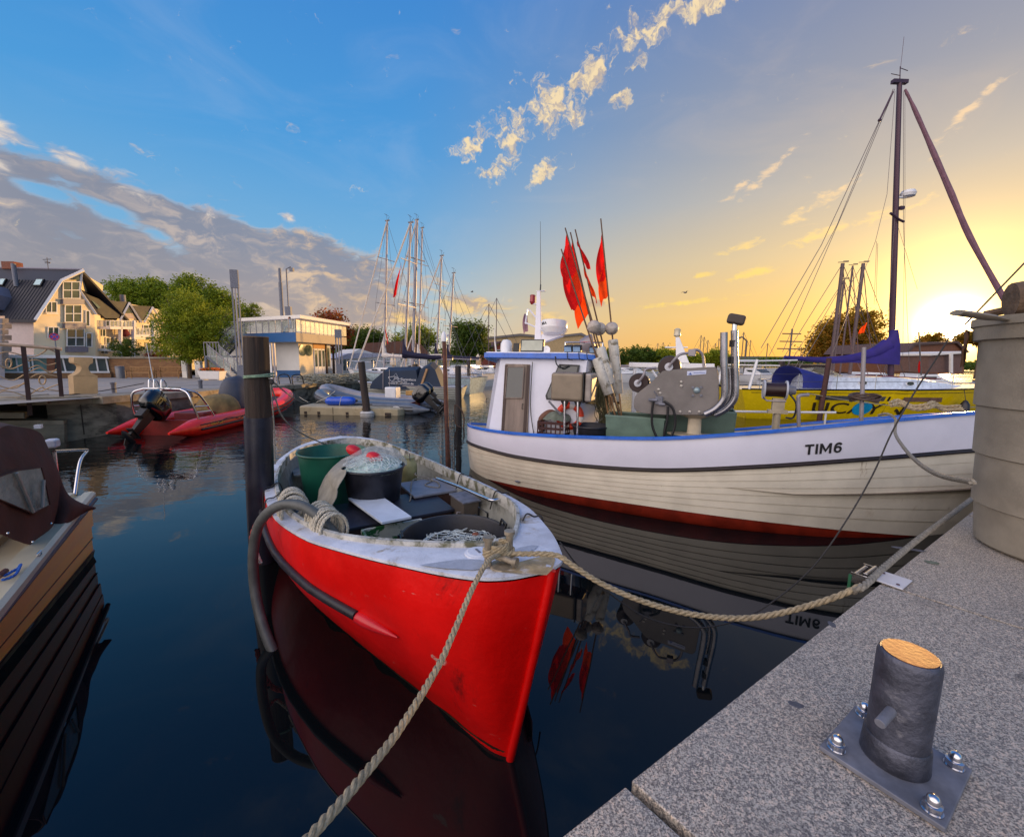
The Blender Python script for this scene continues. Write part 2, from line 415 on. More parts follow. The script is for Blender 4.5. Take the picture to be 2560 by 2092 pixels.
def text_mesh(txt, size, bold=0.):
 c = bpy.data.curves.new('lettering', 'FONT'); c.body = txt; c.size = size; c.offset = bold; c.resolution_u = 4
 c.align_x = 'LEFT'; o = bpy.data.objects.new('lettering', c); COL.objects.link(o)
 dg = bpy.context.evaluated_depsgraph_get(); dg.update()
 me = bpy.data.meshes.new_from_object(o.evaluated_get(dg)); bpy.data.objects.remove(o)
 return me
def text_on(txt, size, fn, mat, parent, name='lettering', bold=0., cut=.05, sx=1.):
 "lettering laid on a surface: fn maps flat (x, y) to a 3d point"
 me = text_mesh(txt, size, bold); bm = bmesh.new(); bm.from_mesh(me)
 bmesh.ops.triangulate(bm, faces=bm.faces)
 w = max(v.co.x for v in bm.verts) if bm.verts else 1
 n = int(w/cut)
 for i in range(1, n+1):
  bmesh.ops.bisect_plane(bm, geom=bm.verts[:]+bm.edges[:]+bm.faces[:], plane_co=(i*w/(n+1), 0, 0), plane_no=(1, 0, 0))
 for v in bm.verts: v.co = Vector(fn(v.co.x*sx, v.co.y))
 bm.to_mesh(me); bm.free(); me.materials.clear(); me.materials.append(mat)
 o = bpy.data.objects.new(name, me); COL.objects.link(o); o.parent = parent; return o
# ------------------------------------------------------------ water and ground
w = MB(); w.raw([(-10.1, -80, 0), (900, -80, 0), (900, 2500, 0), (-10.1, 2500, 0)], [(0, 1, 2, 3)])
structure(w.ob('water', M_water, smooth=0))
def gz(x, y): return .92+.02*(min(x, -10)+10)-.02*(y-10)
M_pave = pm('grey_paving', (150, 142, 134), .8, var=.15, vscale=.8, bump=.3, bscale=12, col2=(112, 106, 102), blend=(.5, .7))
gm = MB(); ys = [-60, 0, 10, 20, 30, 45, 62]; xs = [-400, -120, -60, -30, -10.42]
gm.grid([[(x, y, max(-4, gz(x, y)) if x > -10.5 or 1 else 0) for x in xs] for y in ys])
gm.raw([(-400, 62, gz(-60, 62)), (-10.42, 62, gz(-10, 62)), (-10.42, 62, -3), (-400, 62, -3)], [(0, 1, 2, 3)])
structure(gm.ob('promenade', M_pave, smooth=0))
M_land = pm('far_ground', (92, 96, 66), .9, var=.3, vscale=.08)
fl = MB(); fl.raw([(-400, 56, -.1), (-10.2, 56, -.06), (2, 60, .5), (26, 66, .5), (34, 120, .45), (60, 260, .4), (60, 2400, .4), (-1500, 2400, .4), (-1500, 56, .4)], [tuple(range(9))])
structure(fl.ob('far_shore', M_land, smooth=0))
M_hill = pm('wooded_hill', (78, 88, 62), .95, var=.3, vscale=.01)
hm = MB()
for r0 in (0,):
 base = []; topr = []; back = []
 for i in range(90):
  a = radians(-60+i*2.0); d = 900 if i < 80 else 900
  h = 3+11*(.5+.5*mnoise.noise(Vector((i*.14, 2, 0))))+(7 if 24 < -60+i*2 < 38 else 0)
  base.append((d*sin(a), d*cos(a), .3)); topr.append((d*1.06*sin(a), d*1.06*cos(a), h)); back.append((d*1.3*sin(a), d*1.3*cos(a), .3))
 hm.grid([base, topr, back])
structure(hm.ob('hills', M_hill, smooth=80))
ZQ = 1.05
E0 = Vector((.10, .725, 0)); ED = Vector((.830, .557, 0)); JD = Vector((.650, -.760, 0))
q = thing('granite_quay', 'quay edge of large speckled grey granite slabs', 'quay'); del q['category']; del q['label']; structure(q); q_root = q
def slab(t0, t1, d0, d1, jit=0):
 a = E0+ED*(t0+.010)+JD*d0; b = E0+ED*(t1-.010)+JD*d0; c = E0+ED*(t1-.010)+JD*d1; d = E0+ED*(t0+.010)+JD*d1
 m = MB(); m.prism([(p.x, p.y, ZQ-.22+jit) for p in (a, b, c, d)], (0, 0, .22)); return m
joints = [-3.2, -1.42, .215, 1.85, 3.46, 5.1, 6.75, 8.4, 10.0, 11.6]
for i, (a, b) in enumerate(zip(joints, joints[1:])):
 slab(a, b, 0, 1.55, jit=random.Random(i).uniform(-.003, .001)).ob('granite_slab', M_granite, q, bevel=.004)
for i, (a, b) in enumerate(zip(joints, joints[1:])):
 slab(a-.6, b-.6, 1.562, 3.1, jit=-.004).ob('granite_slab', M_granite, q, bevel=.004)
a = E0+ED*-3.2+JD*.012; b = E0+ED*11.6+JD*.012; c = E0+ED*11.6+JD*6; d = E0+ED*-3.2+JD*6
bd = MB(); bd.prism([(p.x, p.y, -1.5) for p in (a, b, c, d)], (0, 0, 2.32)); bd.ob('quay_wall_body', pm('dark_quay_wall', (62, 58, 52), .8, var=.3, vscale=2, bump=.5), q)
bd = MB()
a = E0+ED*-3.8+JD*3.12; b = E0+ED*11+JD*3.12; c = E0+ED*11+JD*14; d = E0+ED*-3.8+JD*14
bd.prism([(p.x, p.y, .6) for p in (a, b, c, d)], (0, 0, .44)); bd.ob('paving_beyond', M_pave, q)
qw = thing('quay_wall', 'weathered concrete quay wall', 'wall'); del qw['category']; del qw['label']; structure(qw)
M_wallc = pm('stained_concrete', (128, 120, 104), .85, var=.3, vscale=1.6, bump=.7, bscale=18, col2=(52, 48, 40), blend=(.46, .66), stretch=(1, 1, 2.2))
M_cope = pm('coping_stone', (150, 138, 118), .8, var=.25, vscale=3, bump=.5, bscale=30, col2=(104, 94, 80), blend=(.5, .7))
wl = [(-14, 9.7), (-11.35, 10.25), (-10.35, 11.0), (-9.98, 13.2), (-9.78, 16), (-9.66, 20), (-9.6, 24), (-9.2, 30), (-8, 38), (-6, 48), (-2, 58), (2, 60)]
def wallpt(d):
 for a, b in zip(wl, wl[1:]):
  L = hypot(b[0]-a[0], b[1]-a[1])
  if d <= L: return (a[0]+(b[0]-a[0])*d/L, a[1]+(b[1]-a[1])*d/L, atan2(b[1]-a[1], b[0]-a[0]))
  d -= L
 return (*wl[-1], 0)
for k, (a, b) in enumerate(zip(wl, wl[1:])):
 if k < 1: continue
 za, zb = gz(-10, a[1])-.16, gz(-10, b[1])-.16
 n = Vector((b[1]-a[1], a[0]-b[0])).normalized()*-.75
 m = MB(); m.raw([(a[0], a[1], -1), (b[0], b[1], -1), (b[0], b[1], zb), (a[0], a[1], za), (a[0]+n.x, a[1]+n.y, -1), (b[0]+n.x, b[1]+n.y, -1), (b[0]+n.x, b[1]+n.y, zb), (a[0]+n.x, a[1]+n.y, za)],
     [(0, 1, 2, 3), (5, 4, 7, 6), (3, 2, 6, 7), (0, 3, 7, 4), (1, 5, 6, 2)])
 m.ob('wall_section', M_wallc, qw)
for i in range(26):
 d = .9+i*1.35; x, y, a = wallpt(d+.67)
 z = gz(-10, y)
 m = MB(T(x, y, z-.07) @ Matrix.Rotation(a, 4, 'Z')); m.box((0, .36, random.Random(i).uniform(-.005, .005)), (1.335, .86, .19))
 m.ob('coping_stone', M_cope, qw, bevel=.015)
for i in range(14):
 d = 1.2+i*2.1; x, y, a = wallpt(d); z = gz(-10, y)
 m = MB(T(x, y, z/2-.12) @ Matrix.Rotation(a, 4, 'Z')); m.box((0, -.004, 0), (.025, .02, z-.15)); m.ob('wall_joint', pm('joint_grout', (60, 54, 46), .9), qw)
# ------------------------------------------------------------ mooring bollard on the quay
EA = atan2(ED.y, ED.x)
def bollard():
 t = thing('mooring_bollard', 'stubby steel mooring bollard with cross pin bolted to the granite quay', 'bollard', (.935, .905, ZQ), EA)
 M_b = pm('bollard_steel', (84, 86, 98), .5, .7, var=.35, vscale=16, bump=.35, bscale=70, col2=(128, 128, 136), blend=(.56, .68))
 m = MB(); m.box((0, 0, .009), (.235, .225, .013)); m.ob('base_plate', M_galv, t, bevel=.003)
 m = MB(); m.lathe([(.0585, .014), (.0585, .275), (.0565, .284), (.053, .289), (0, .289)], 48); m.ob('post', M_b, t, smooth=30)
 m = MB(); m.lathe([(.050, .2885), (.050, .2905), (0, .2905)], 40); m.ob('top_plate', pm('sunlit_worn_steel', (146, 100, 62), .5, .4, var=.25, vscale=40, bump=.06, bscale=90), t)  # orange glow of the low sun put into the top plate's colour
 m = MB(); m.lathe([(.0635, .014), (.0655, .018), (.0625, .070), (.0590, .075)], 48); m.ob('weld_collar', M_b, t)
 m = MB(); pe = (T(.935, .905, ZQ) @ Matrix.Rotation(EA, 4, 'Z')).inverted() @ onz(2199, 1809, ZQ+.155); m.tube([(pe.x*.5, pe.y*.5, .165), pe], .0105, 16); m.ob('cross_pin', M_galv, t, bevel=.0015)
 m = MB(); m.tube([(.03, -.047, .247), (.0325, -.051, .247)], .005, 12); m.ob('drain_hole', M_black, t)
 for x in (-.092, .092):
  for y in (-.086, .086):
   m = MB(T(x, y, .0155)); m.lathe([(.019, 0), (.019, .003), (0, .003)], 20); b = m.ob('washer', M_stainless, t)
   m = MB(T(x, y, .0185)); m.lathe([(.0165, 0), (.0165, .014), (.0125, .015), (.0125, .021), (.011, .028), (.007, .033), (0, .035)], 6 if False else 24)
   m.lathe([(.0178, .0002), (.0178, .0138), (0, .0139)], 6); m.ob('dome_nut', M_stainless, t)
bollard()
for k, (u, v, a, b) in enumerate(((2272, 1372, .075, .018), (2330, 1405, .03, .02), (1990, 1760, .02, .012), (2080, 1560, .012, .02))):
 p = onz(u, v, ZQ+.0012); m = MB(T(*p) @ R(-20)); n = 22; m.raw([(0, 0, .0004)]+[(a*cos(q)*(1+.2*mnoise.noise(Vector((cos(q)*2, sin(q)*2, k)))), b*sin(q)*(1+.25*mnoise.noise(Vector((cos(q)*2, sin(q)*2, k+5)))), 0) for q in [2*pi*i/n for i in range(n)]], [(0, 1+i, 1+(i+1) % n) for i in range(n)])
 o = m.ob('stain', pm('greenish_stain' if k == 1 else 'dark_stain', (104, 112, 96) if k == 1 else (84, 84, 92), .7, var=.3, vscale=60), q_ if False else None, smooth=80); o.parent = q_root; o['kind'] = 'stuff'
def hinge():
 p = onz(2215, 1452, ZQ); t = thing('hinge_plate', 'small white hinged steel plate screwed to the quay edge', 'hinge', (p.x, p.y, ZQ), EA)
 M_p = pm('white_plate', (205, 205, 212), .4, .3, var=.1)
 m = MB(); m.box((.02, -.01, .006), (.135, .115, .007)); m.ob('plate', M_p, t, bevel=.002)
 for x, y in ((-.02, -.045), (.055, .025)):
  m = MB(T(x, y, .010)); m.lathe([(.007, 0), (.006, .003), (0, .004)], 12); m.ob('screw', pm('rusty_screw', (90, 70, 80), .5, .5), t)
 m = MB(); m.tube([(-.045, .062, .012), (.085, .062, .012)], .010, 14); m.ob('knuckle', M_stainless, t)
 m = MB(); m.tube([(-.055, .095, .004), (.075, .095, .004)], .0085, 12); m.ob('roller', M_stainless, t)
 for bx in (-.062, .092):
  m = MB(); m.box((bx, .08, -.01), (.006, .06, .045)); m.ob('bracket', M_stainless, t)
 m = MB(); m.box((-.05, .11, -.05), (.035, .012, .1)); m.ob('strap', pm('green_strap', (30, 92, 62), .7), t)
hinge()
def tub():
 t = thing('waste_tub', 'tall grey ribbed plastic tub standing on the granite quay', 'tub', (2.895, 2.045, ZQ+.004), 0)
 M_t = pm('grey_plastic_tub', (138, 130, 116), .55, var=.14, vscale=5, bump=.25, bscale=110, col2=(106, 100, 88), blend=(.5, .8))
 prof = [(.355, 0), (.372, .012), (.385, .17), (.388, .185), (.398, .19), (.402, .40), (.404, .414), (.415, .42), (.420, .62), (.422, .634), (.433, .64), (.437, .84), (.440, .86)]
 prof += [(.440, .93), (.462, .935), (.465, .99), (.475, .995), (.475, 1.03), (.455, 1.03), (.45, .99), (.43, .90), (.36, .02), (0, .02)]
 prof = [(r_*(1+.075*z_/1.03), z_*1.165) for r_, z_ in prof]
 m = MB(); m.lathe(prof, 72); m.ob('tub_body', M_t, t, smooth=28)
 m = MB(); m.box((-.18, -.33, .03), (.06, .09, .03), rz=60); m.ob('foot_notch', M_black, t)
 m = MB()
 pts = smoothline([(-.49, .06, 1.172), (-.58, .075, 1.188), (-.65, .085, 1.20), (-.72, .095, 1.21)], 5); m.tube(pts, [.012+.03*min(1, i/5) for i in range(len(pts))], 10, flat=.35)
 m.ob('handle', M_t, t, bevel=0)
 o = MB(); pts = smoothline([(-.40, .15, 0), (-.22, .06, .012), (0, 0, 0), (.5, -.2, .02)], 5)
 o.tube(pts, [.085*(1+.14*mnoise.noise(Vector((i*.7, 0, 0)))) for i in range(len(pts))], 16)
 lg = thing('driftwood_log', 'rough brown log lying across the top of the tall grey tub', 'log', (2.895+.02, 2.045+.02, ZQ+1.288), 0)
 o.ob('bark', pm('rotten_timber', (96, 78, 62), .85, var=.4, vscale=9, bump=1.2, bscale=30), lg)
 o = MB(); pts = smoothline([(-.36, .3, -.055), (-.28, .2, -.03), (-.18, .12, -.04), (-.05, .2, -.05)], 5); o.tube(pts, .02, 8); o.ob('twig', pm('rotten_timber', (0, 0, 0)), lg)
 c = MB()
 pts = []
 for i in range(8):
  a = 2.12+i*.045
  pts.append([(cos(a)*(.525+.012*mnoise.noise(Vector((i, k*.9, 0)))), sin(a)*(.525+.03*mnoise.noise(Vector((i*.8, k, 2)))), .99+.165-k*.032*(1+.3*sin(i*1.9))) for k in range(6)])
 c.grid(pts); cl = thing('brown_rag', 'brown rag snagged below the rim of the tall grey tub', 'rag', (2.895, 2.045, ZQ), 0)
 c.ob('cloth', pm('brown_rag_cloth', (88, 62, 44), .9, var=.3, vscale=12, bump=.4), cl, solid=.006)
tub()
# ------------------------------------------------------------ hull maker
class Hull:
 """x along the keel; half(x, h) gives half breadth, h = 0 at the keel line to 1 at the gunwale"""
 def __init__(s, xa, xb, zb, zg, left, right, stern, bow, heel=0.):
  s.xa, s.xb, s.zb, s.zg, s.L, s.Rr, s.stern, s.bow, s.heel = xa, xb, zb, zg, left, right, stern, bow, heel
 def pt(s, t, h, side, off=0.):
  x = s.xa(h)+(s.xb(h)-s.xa(h))*t
  zg = s.zg(t); z = s.zb+(zg-s.zb)*h
  y = (s.L(t, h) if side > 0 else s.Rr(t, h))+off
  return Vector((x, side*max(0, y)+s.heel*(1-h), z))
 def strip(s, m, h0, h1, side, n=48, k=2, off0=0., off1=0., t0=0., t1=1.):
  rows = []
  for i in range(n+1):
   t = t0+(t1-t0)*(.5-.5*cos(pi*i/n)) if (t0, t1) == (0., 1.) else t0+(t1-t0)*i/n
   a0 = h0(t) if callable(h0) else h0; a1 = h1(t) if callable(h1) else h1
   e = min(1, t*14)*min(1, (1-t)*14)
   rows.append([s.pt(t, a0+(a1-a0)*j/k, side, (off0+(off1-off0)*j/k)*e) for j in range(k+1)])
  m.grid(rows); return m
def frame_from(o, d):
 d = Vector(d); o = Vector(o); return Matrix.Translation(o) @ Matrix.Rotation(atan2(d.y, d.x), 4, 'Z')
# ------------------------------------------------------------ red fishing boat (near)
RB_O = Vector((.20, 1.93, 0)); RB_D = (Vector((-2.80, 6.81, 0))-RB_O).normalized(); RB_A = atan2(RB_D.y, RB_D.x)
RB_INV = (Matrix.Translation(RB_O) @ Matrix.Rotation(RB_A, 4, 'Z')).inverted()
def rb(u, v, z): return RB_INV @ onz(u, v, z)
GLs = [0, .04, .15, .52, .95, 1.37, 2.11, 3.27, 4.29, 5.0, 5.4, 5.62, 5.72]
GL = [.0, .19, .34, .56, .775, .95, 1.10, 1.12, .985, .76, .54, .28, 0]
GRs = [0, .04, .17, .52, 1.13, 2.02, 3.29, 4.22, 5.0, 5.4, 5.62, 5.72]
GRr = [.0, .09, .19, .37, .59, .70, .72, .65, .53, .38, .2, 0]
WLs = [0, .09, .49, 1.22, 2.14, 3.35, 4.4, 5.1, 5.5, 5.6]
WL = [0, .06, .19, .44, .71, .87, .79, .58, .28, 0]
def rzt(x): x = max(0, min(1, x/5.73)); return .66+.34*(1-x)**2.2+.06*x**3
def red_boat():
 t = thing('red_fishing_boat', 'open red fishing boat with white deck rim moored beside the quay', 'boat', RB_O, RB_A)
 M_red = pm('faded_red_paint', (226, 8, 5), .40, var=.13, vscale=2.2, bump=1.6, bscale=2.2, col2=(150, 14, 14), blend=(.58, .78), coat=.08)
 scuff(M_red, (206, 150, 140), 4.5, .645, .69); scuff(M_red, (110, 10, 8), 2.2, .57, .74, (1, 1, .6)); scuff(M_red, (60, 20, 16), 26, .70, .73, (1, 1, .3))
 M_deck = pm('weathered_white_deck', (202, 206, 216), .5, var=.16, vscale=6, bump=.35, bscale=60, col2=(150, 132, 104), blend=(.52, .68)); scuff(M_deck, (96, 78, 58), 16, .66, .72, (1, 1, 1))
 M_in = pm('dirty_grey_paint', (146, 146, 138), .7, var=.3, vscale=3, bump=.3, bscale=30, col2=(70, 66, 54), blend=(.46, .66))
 LEN = 5.72
 def half(tab_s, tab_v, lo):
  def fn(tt, h):
   g_ = cr(tab_s, tab_v, tt*LEN) if tt < .999 else 0
   b_ = cr(WLs, WL, tt*5.60)
   b_ *= 1.2 if lo else 1.0
   hw = .35/(rzt(tt*LEN)+.35)
   k = max(0, min(1, (h-hw)/(1-hw)))
   if h >= hw: return max(0, b_+(g_-b_)*(1-(1-k)**1.9))
   return max(0, b_*(.25+.75*(h/hw)**.6))
  return fn
 hl = Hull(lambda h: .10*(1-h)**1.3+.0, lambda h: 5.72-.12*(1-h), -.35, lambda tt: rzt(tt*LEN), half(GLs, GL, 0), half(GRs, GRr, 1), 0, 0, heel=.235)
 m = MB()
 for s in (1, -1): hl.strip(m, 0, .985, s, 72, 14)
 m.ob('hull', M_red, t, smooth=60)
 m = MB()
 for s in (1, -1): hl.strip(m, lambda t_: .30/(rzt(t_*LEN)+.35), lambda t_: (.372+.012*sin(t_*47)+.010*sin(t_*113))/(rzt(t_*LEN)+.35), s, 120, 2, .004, .003)
 m.ob('waterline_growth', pm('slime_growth', (58, 44, 26), .6, var=.5, vscale=14, bump=.6, col2=(24, 20, 14), blend=(.4, .6)), t, smooth=60)
 m = MB(); m.tube([(hl.pt(0, h, 1).x-.004, hl.pt(0, h, 1).y, hl.pt(0, h, 1).z) for h in [i/16 for i in range(17)]], [.022]*17, 12); m.ob('stem', M_red, t)
 yl = lambda s: cr(GLs, GL, s); yr = lambda s: cr(GRs, GRr, s)
 S0, S1 = .46, 5.35
 def inn(s, side):
  w = .105 if side > 0 else .10
  o = (yl(s) if side > 0 else yr(s))
  e = 1.
  if s < S0+.85: e = sqrt(max(0, 1-((S0+.85-s)/.85)**2))
  if s > S1-.7: e *= sqrt(max(0, 1-((s-S1+.7)/.7)**2))
  return max(.0, (o-w)*e)
 ns = 60; ss = [LEN*(.5-.5*cos(pi*i/ns)) for i in range(ns+1)]
 m = MB()
 for side in (1, -1):
  rows = []
  for s in ss:
   yo = (yl(s) if side > 0 else yr(s)); z = rzt(s)
   yi = inn(s, side) if S0 <= s <= S1 else 0
   rows.append([(s, side*(yo+.006), z-.012), (s, side*(yo+.004), z+.004), (s, side*max(0, yo-.02), z+.010), (s, side*((yo+yi)/2), z+.014), (s, side*yi, z+.016)])
  m.grid(rows)
 m.ob('deck_rim', M_deck, t, smooth=40)
 m = MB(); outs = [S0+(S1-S0)*(.5-.5*cos(pi*i/48)) for i in range(49)]
 loop = [(s, inn(s, 1), rzt(s)) for s in outs]+[(s, -inn(s, -1), rzt(s)) for s in reversed(outs[1:-1])]
 k = len(loop); cc = Vector((2.6, .2, 0))
 rows = []
 for (x, y, z) in loop:
  d = Vector((x, y, 0))-cc; d.normalize()
  rows.append([(x+d.x*.03, y+d.y*.03, z+.016), (x+d.x*.026, y+d.y*.026, z+.044), (x-d.x*.004, y-d.y*.004, z+.046), (x-d.x*.008, y-d.y*.008, z+.0), (x-d.x*.008, y-d.y*.008, z-.05)])
 rows.append(rows[0]); m.grid(rows)
 m.ob('coaming', pm('weathered_coaming', (186, 184, 176), .6, var=.25, vscale=9, bump=.6, bscale=70, col2=(98, 96, 70), blend=(.46, .6)), t, smooth=40)
 m = MB(); rows = []
 for (x, y, z) in loop+[loop[0]]:
  d = Vector((x, y, 0))-cc; d.normalize()
  rows.append([(x-d.x*.006, y-d.y*.006, z-.03), (x-d.x*.0, y-d.y*.0, z-.09), (x-d.x*.07, y-d.y*.07, .42), (x-d.x*.22, y-d.y*.22, .20), (x*.55+cc.x*.45, y*.55+cc.y*.45, .12), (cc.x, cc.y, .11)])
 m.grid(rows); m.ob('inner_shell', M_in, t, smooth=50)
 def hp(s, z, side=1, off=.0):
  tt = s/LEN; h = (z+.35)/(rzt(s)+.35); return hl.pt(tt, h, side, off)
 pts = [hp(s, .50+.015*s, 1, .018) for s in [.86+i*.22 for i in range(19)]]
 m = MB(); m.tube(pts, .029, 12); m.ob('rubbing_strake', pm('black_rubber', (36, 34, 42), .45, var=.3, vscale=12), t)
 pts = [hp(s, .50, 1, .012) for s in [.86, .80, .72, .64, .56]]
 m = MB(); m.tube(pts, [.034, .036, .03, .018, .004], 12); m.ob('strake_end_cap', pm('pinkish_red_paint', (200, 30, 42), .3, var=.1), t)
 pts = [hp(s, .50, -1, .01) for s in [.5, .62, .9, 1.4, 2.4, 3.6, 4.6]]
 m = MB(); m.tube(pts, [.02, .045, .035, .03, .03, .03, .03], 12); m.ob('rubbing_strake', M_red, t)
 M_patch = pm('grey_patch', (166, 172, 184), .7, var=.1, vscale=30, bump=.3, bscale=140)
 M_ochre = pm('ochre_deck_patch', (170, 148, 108), .55, var=.3, vscale=14, bump=.4, bscale=60, col2=(206, 196, 184), blend=(.5, .66))  # ochre blotches over the right corner of the bow deck
 def decal(name, pix, mat, dz=.0165):
  m = MB(); pp = [rb(u, v, .98) for u, v in pix]
  c = sum(pp, Vector())/len(pp); n = len(pp)
  vs = [(p.x, p.y, rzt(p.x)+dz) for p in pp]+[(c.x, c.y, rzt(c.x)+dz+.001)]
  m.raw(vs, [(i, (i+1) % n, n) for i in range(n)]); m.ob(name, mat, t, smooth=80)
 decal('anti_slip_patch', [(1046, 1404), (1090, 1399), (1150, 1393), (1200, 1398), (1238, 1412), (1228, 1424), (1180, 1430), (1110, 1419)], M_patch, .0172)
 decal('anti_slip_patch', [(1270, 1380), (1300, 1366), (1330, 1361), (1346, 1364), (1338, 1375), (1300, 1388), (1280, 1390)], M_patch, .0172)
 decal('ochre_patch', [(1300, 1412), (1345, 1400), (1378, 1398), (1388, 1410), (1380, 1442), (1366, 1456), (1300, 1450), (1252, 1440), (1270, 1424)], M_ochre, .0168)
 p = rb(1195, 1382, .97); z = rzt(p.x)+.016
 m = MB(T(p.x, p.y, z)); m.lathe([(.072, 0), (.070, .008), (.058, .010), (.055, .013), (.03, .014), (0, .014)], 32); hc = m.ob('deck_hatch', M_deck, t)
 m = MB(T(p.x, p.y, z+.0145)); m.box((0, 0, .001), (.05, .012, .004)); m.ob('key_slot', M_galv, hc)
 p = rb(1256, 1428, .97); z = rzt(p.x)+.014
 fit = MB(T(p.x, p.y, z)); fit.lathe([(.062, 0), (.06, .01), (.03, .016), (0, .016)], 24)
 M_br = pm('weathered_bronze', (158, 146, 128), .5, .5, var=.3, vscale=20, bump=.3)
 cle = fit.ob('mooring_bitt', M_br, t)
 fit = MB(T(p.x, p.y, z)); fit.lathe([(.018, .01), (.018, .145), (.027, .15), (.027, .168), (.0, .172)], 16, M=T(.02, -.05, 0)); fit.lathe([(.018, .01), (.018, .135), (.027, .14), (.027, .158), (.0, .162)], 16, M=T(.03, .065, 0)); fit.ob('bitt_post', M_br, cle)
 fit = MB(T(p.x, p.y, z)); fit.tube([(-.07, -.02, .05), (.09, .05, .055)], .015, 12); fit.tube([(-.085, -.03, .05), (-.068, -.02, .05)], .024, 12); fit.ob('bitt_bar', M_br, cle)
 a, b = rb(1092, 1196, .80), rb(1228, 1250, .84)
 m = MB(); pts = smoothline([(a.x+.03, a.y-.06, a.z-.03), (a.x, a.y, a.z), (a.x*.6+b.x*.4, a.y*.6+b.y*.4-.005, .82), (b.x+.15, b.y+.01, b.z-.01), (b.x, b.y, b.z), (b.x-.02, b.y-.07, b.z)], 8)
 m.tube(pts, .014, 10); m.ob('hand_rail', M_stainless, t)
 M_br2 = pm('brown_painted_ply', (62, 40, 34), .55, var=.3, vscale=5, bump=.2, col2=(96, 66, 50), blend=(.55, .75))
 a = rb(970, 1262, .62)
 m = MB(T(2.35, .18, 0)); m.box((0, 0, .34), (.62, 1.1, .46)); m.ob('engine_box', M_br2, t, bevel=.012)
 m = MB(T(2.35, .18, .585)); m.box((0, 0, 0), (.66, 1.14, .028)); m.ob('box_lid', pm('dark_lid', (40, 42, 54), .45, var=.25, vscale=8, bump=.2), t, bevel=.006)
 m = MB(T(2.72, -.38, 0)); m.box((0, 0, .36), (.5, .46, .5)); m.ob('side_locker', M_br2, t, bevel=.01)
 m = MB(T(2.72, -.38, .622)); m.box((0, 0, 0), (.54, .48, .024)); m.ob('locker_lid', pm('grey_lid', (120, 124, 136), .5, var=.2, vscale=10), t, bevel=.005)
 a = rb(1124, 1245, .70)
 m = MB(T(1.98, -.47, .58)); m.box((0, 0, 0), (.30, .16, .26)); eb = m.ob('electric_box', pm('grey_brown_box', (92, 84, 76), .5, .2, var=.15), t, bevel=.01)
 m = MB(T(1.98, -.47, .71)); m.box((0, 0, 0), (.32, .18, .012)); m.ob('box_cover', M_galv, eb)
 m = MB(T(1.90, -.37, .5)); m.tube([(0, 0, -.1), (0, .02, .06), (.0, .01, .11), (0, -.02, .10)], .008, 8); m.ob('conduit', M_alu, eb)
 m = MB(T(4.55, .12, .5)); m.box((0, 0, 0), (.42, 1.35, .03)); m.ob('thwart', M_in, t, bevel=.006)
 for i in range(6):
  s = 1.35+i*.55; y = -inn(s, -1)
  m = MB(); m.tube([(s, y-.022, rzt(s)-.10), (s, y-.012, .42), (s, y+.09, .17)], .016, 6); m.ob('rib', M_in, t)
 return t, hl, hp
RBT, RBH, RBHP = red_boat()
RB_M = Matrix.Translation(RB_O) @ Matrix.Rotation(RB_A, 4, 'Z')
def rbw(x, y, z): return RB_M @ Vector((x, y, z))
def round_tub(name, label, loc, r0, r1, h, mat, rim=.014, fill=None, n=48, cat='tub', group=None, handles=0):
 t = thing(name, label, cat, loc, 0, group)
 m = MB(); m.lathe([(r0*.97, 0), (r0, .012), (r1, h-rim*1.6), (r1+rim*.9, h-rim*1.6), (r1+rim*1.5, h-rim*.8), (r1+rim*1.2, h), (r1+rim*.3, h+rim*.1), (r1-.006, h-rim*.8), (r0-.006, .014), (0, .014)], n)
 m.ob('tub_body', mat, t, smooth=40)
 return t
M_green = pm('green_plastic_bin', (24, 92, 72), .42, var=.16, vscale=4, bump=.1)
M_blkt = pm('black_tub_plastic', (30, 31, 40), .45, var=.3, vscale=10, bump=.2, bscale=80)
M_net = pm('fishing_net_white', (186, 208, 200), .6, var=.2, vscale=30, bump=1.2, bscale=60, trans=.0)
p = rbw(3.62, .44, .22)
gb = round_tub('green_bin', 'round dark green plastic bin in the stern of the red boat', p, .29, .355, .72, M_green)
m = MB(); m.lathe([(.001, .60), (.2, .58), (.31, .53), (.325, .50)], 24); m.ob('bin_water', pm('dull_green_inside', (20, 70, 60), .5), gb)
p = rbw(2.66, .20, .60)
bt = round_tub('net_tub', 'black tub heaped with white netting and red floats on the brown engine box', p, .245, .285, .345, M_blkt)
def heap(name, label, loc, r, h, mat, seed, lump=.05, cat='net', parent=None, tangle=0, mat2=None):
 t = thing(name, label, cat, loc, 0) if parent is None else parent
 rows = []
 for i in range(13):
  f = i/12; rr = r*f
  rows.append([(rr*cos(2*pi*j/32), rr*sin(2*pi*j/32), h*(1-f**2.4)+lump*mnoise.noise(Vector((rr*cos(2*pi*j/32)*9+seed, rr*sin(2*pi*j/32)*9, seed)))*(1-.6*f)) for j in range(33)])
 m = MB(); m.grid(rows); m.ob('net_pile', mat, t, smooth=70)
 if tangle:
  rnd = random.Random(seed); m = MB()
  for k in range(tangle):
   a = rnd.uniform(0, 2*pi); q = []; x, y = rnd.uniform(-.7, .7)*r, rnd.uniform(-.7, .7)*r
   for i in range(9):
    a += rnd.uniform(-1.0, 1.0); x += cos(a)*r*.13; y += sin(a)*r*.13
    rr = hypot(x, y)
    if rr > r*.95: x *= .9; y *= .9; rr = r*.9
    q.append((x, y, h*(1-(rr/r)**2.4)+lump*.4+rnd.uniform(0, lump*.5)))
   m.tube(smoothline(q, 3), .0022, 4, caps=False)
  m.ob('loose_twine', mat2 or mat, t, kind='stuff')
 return t
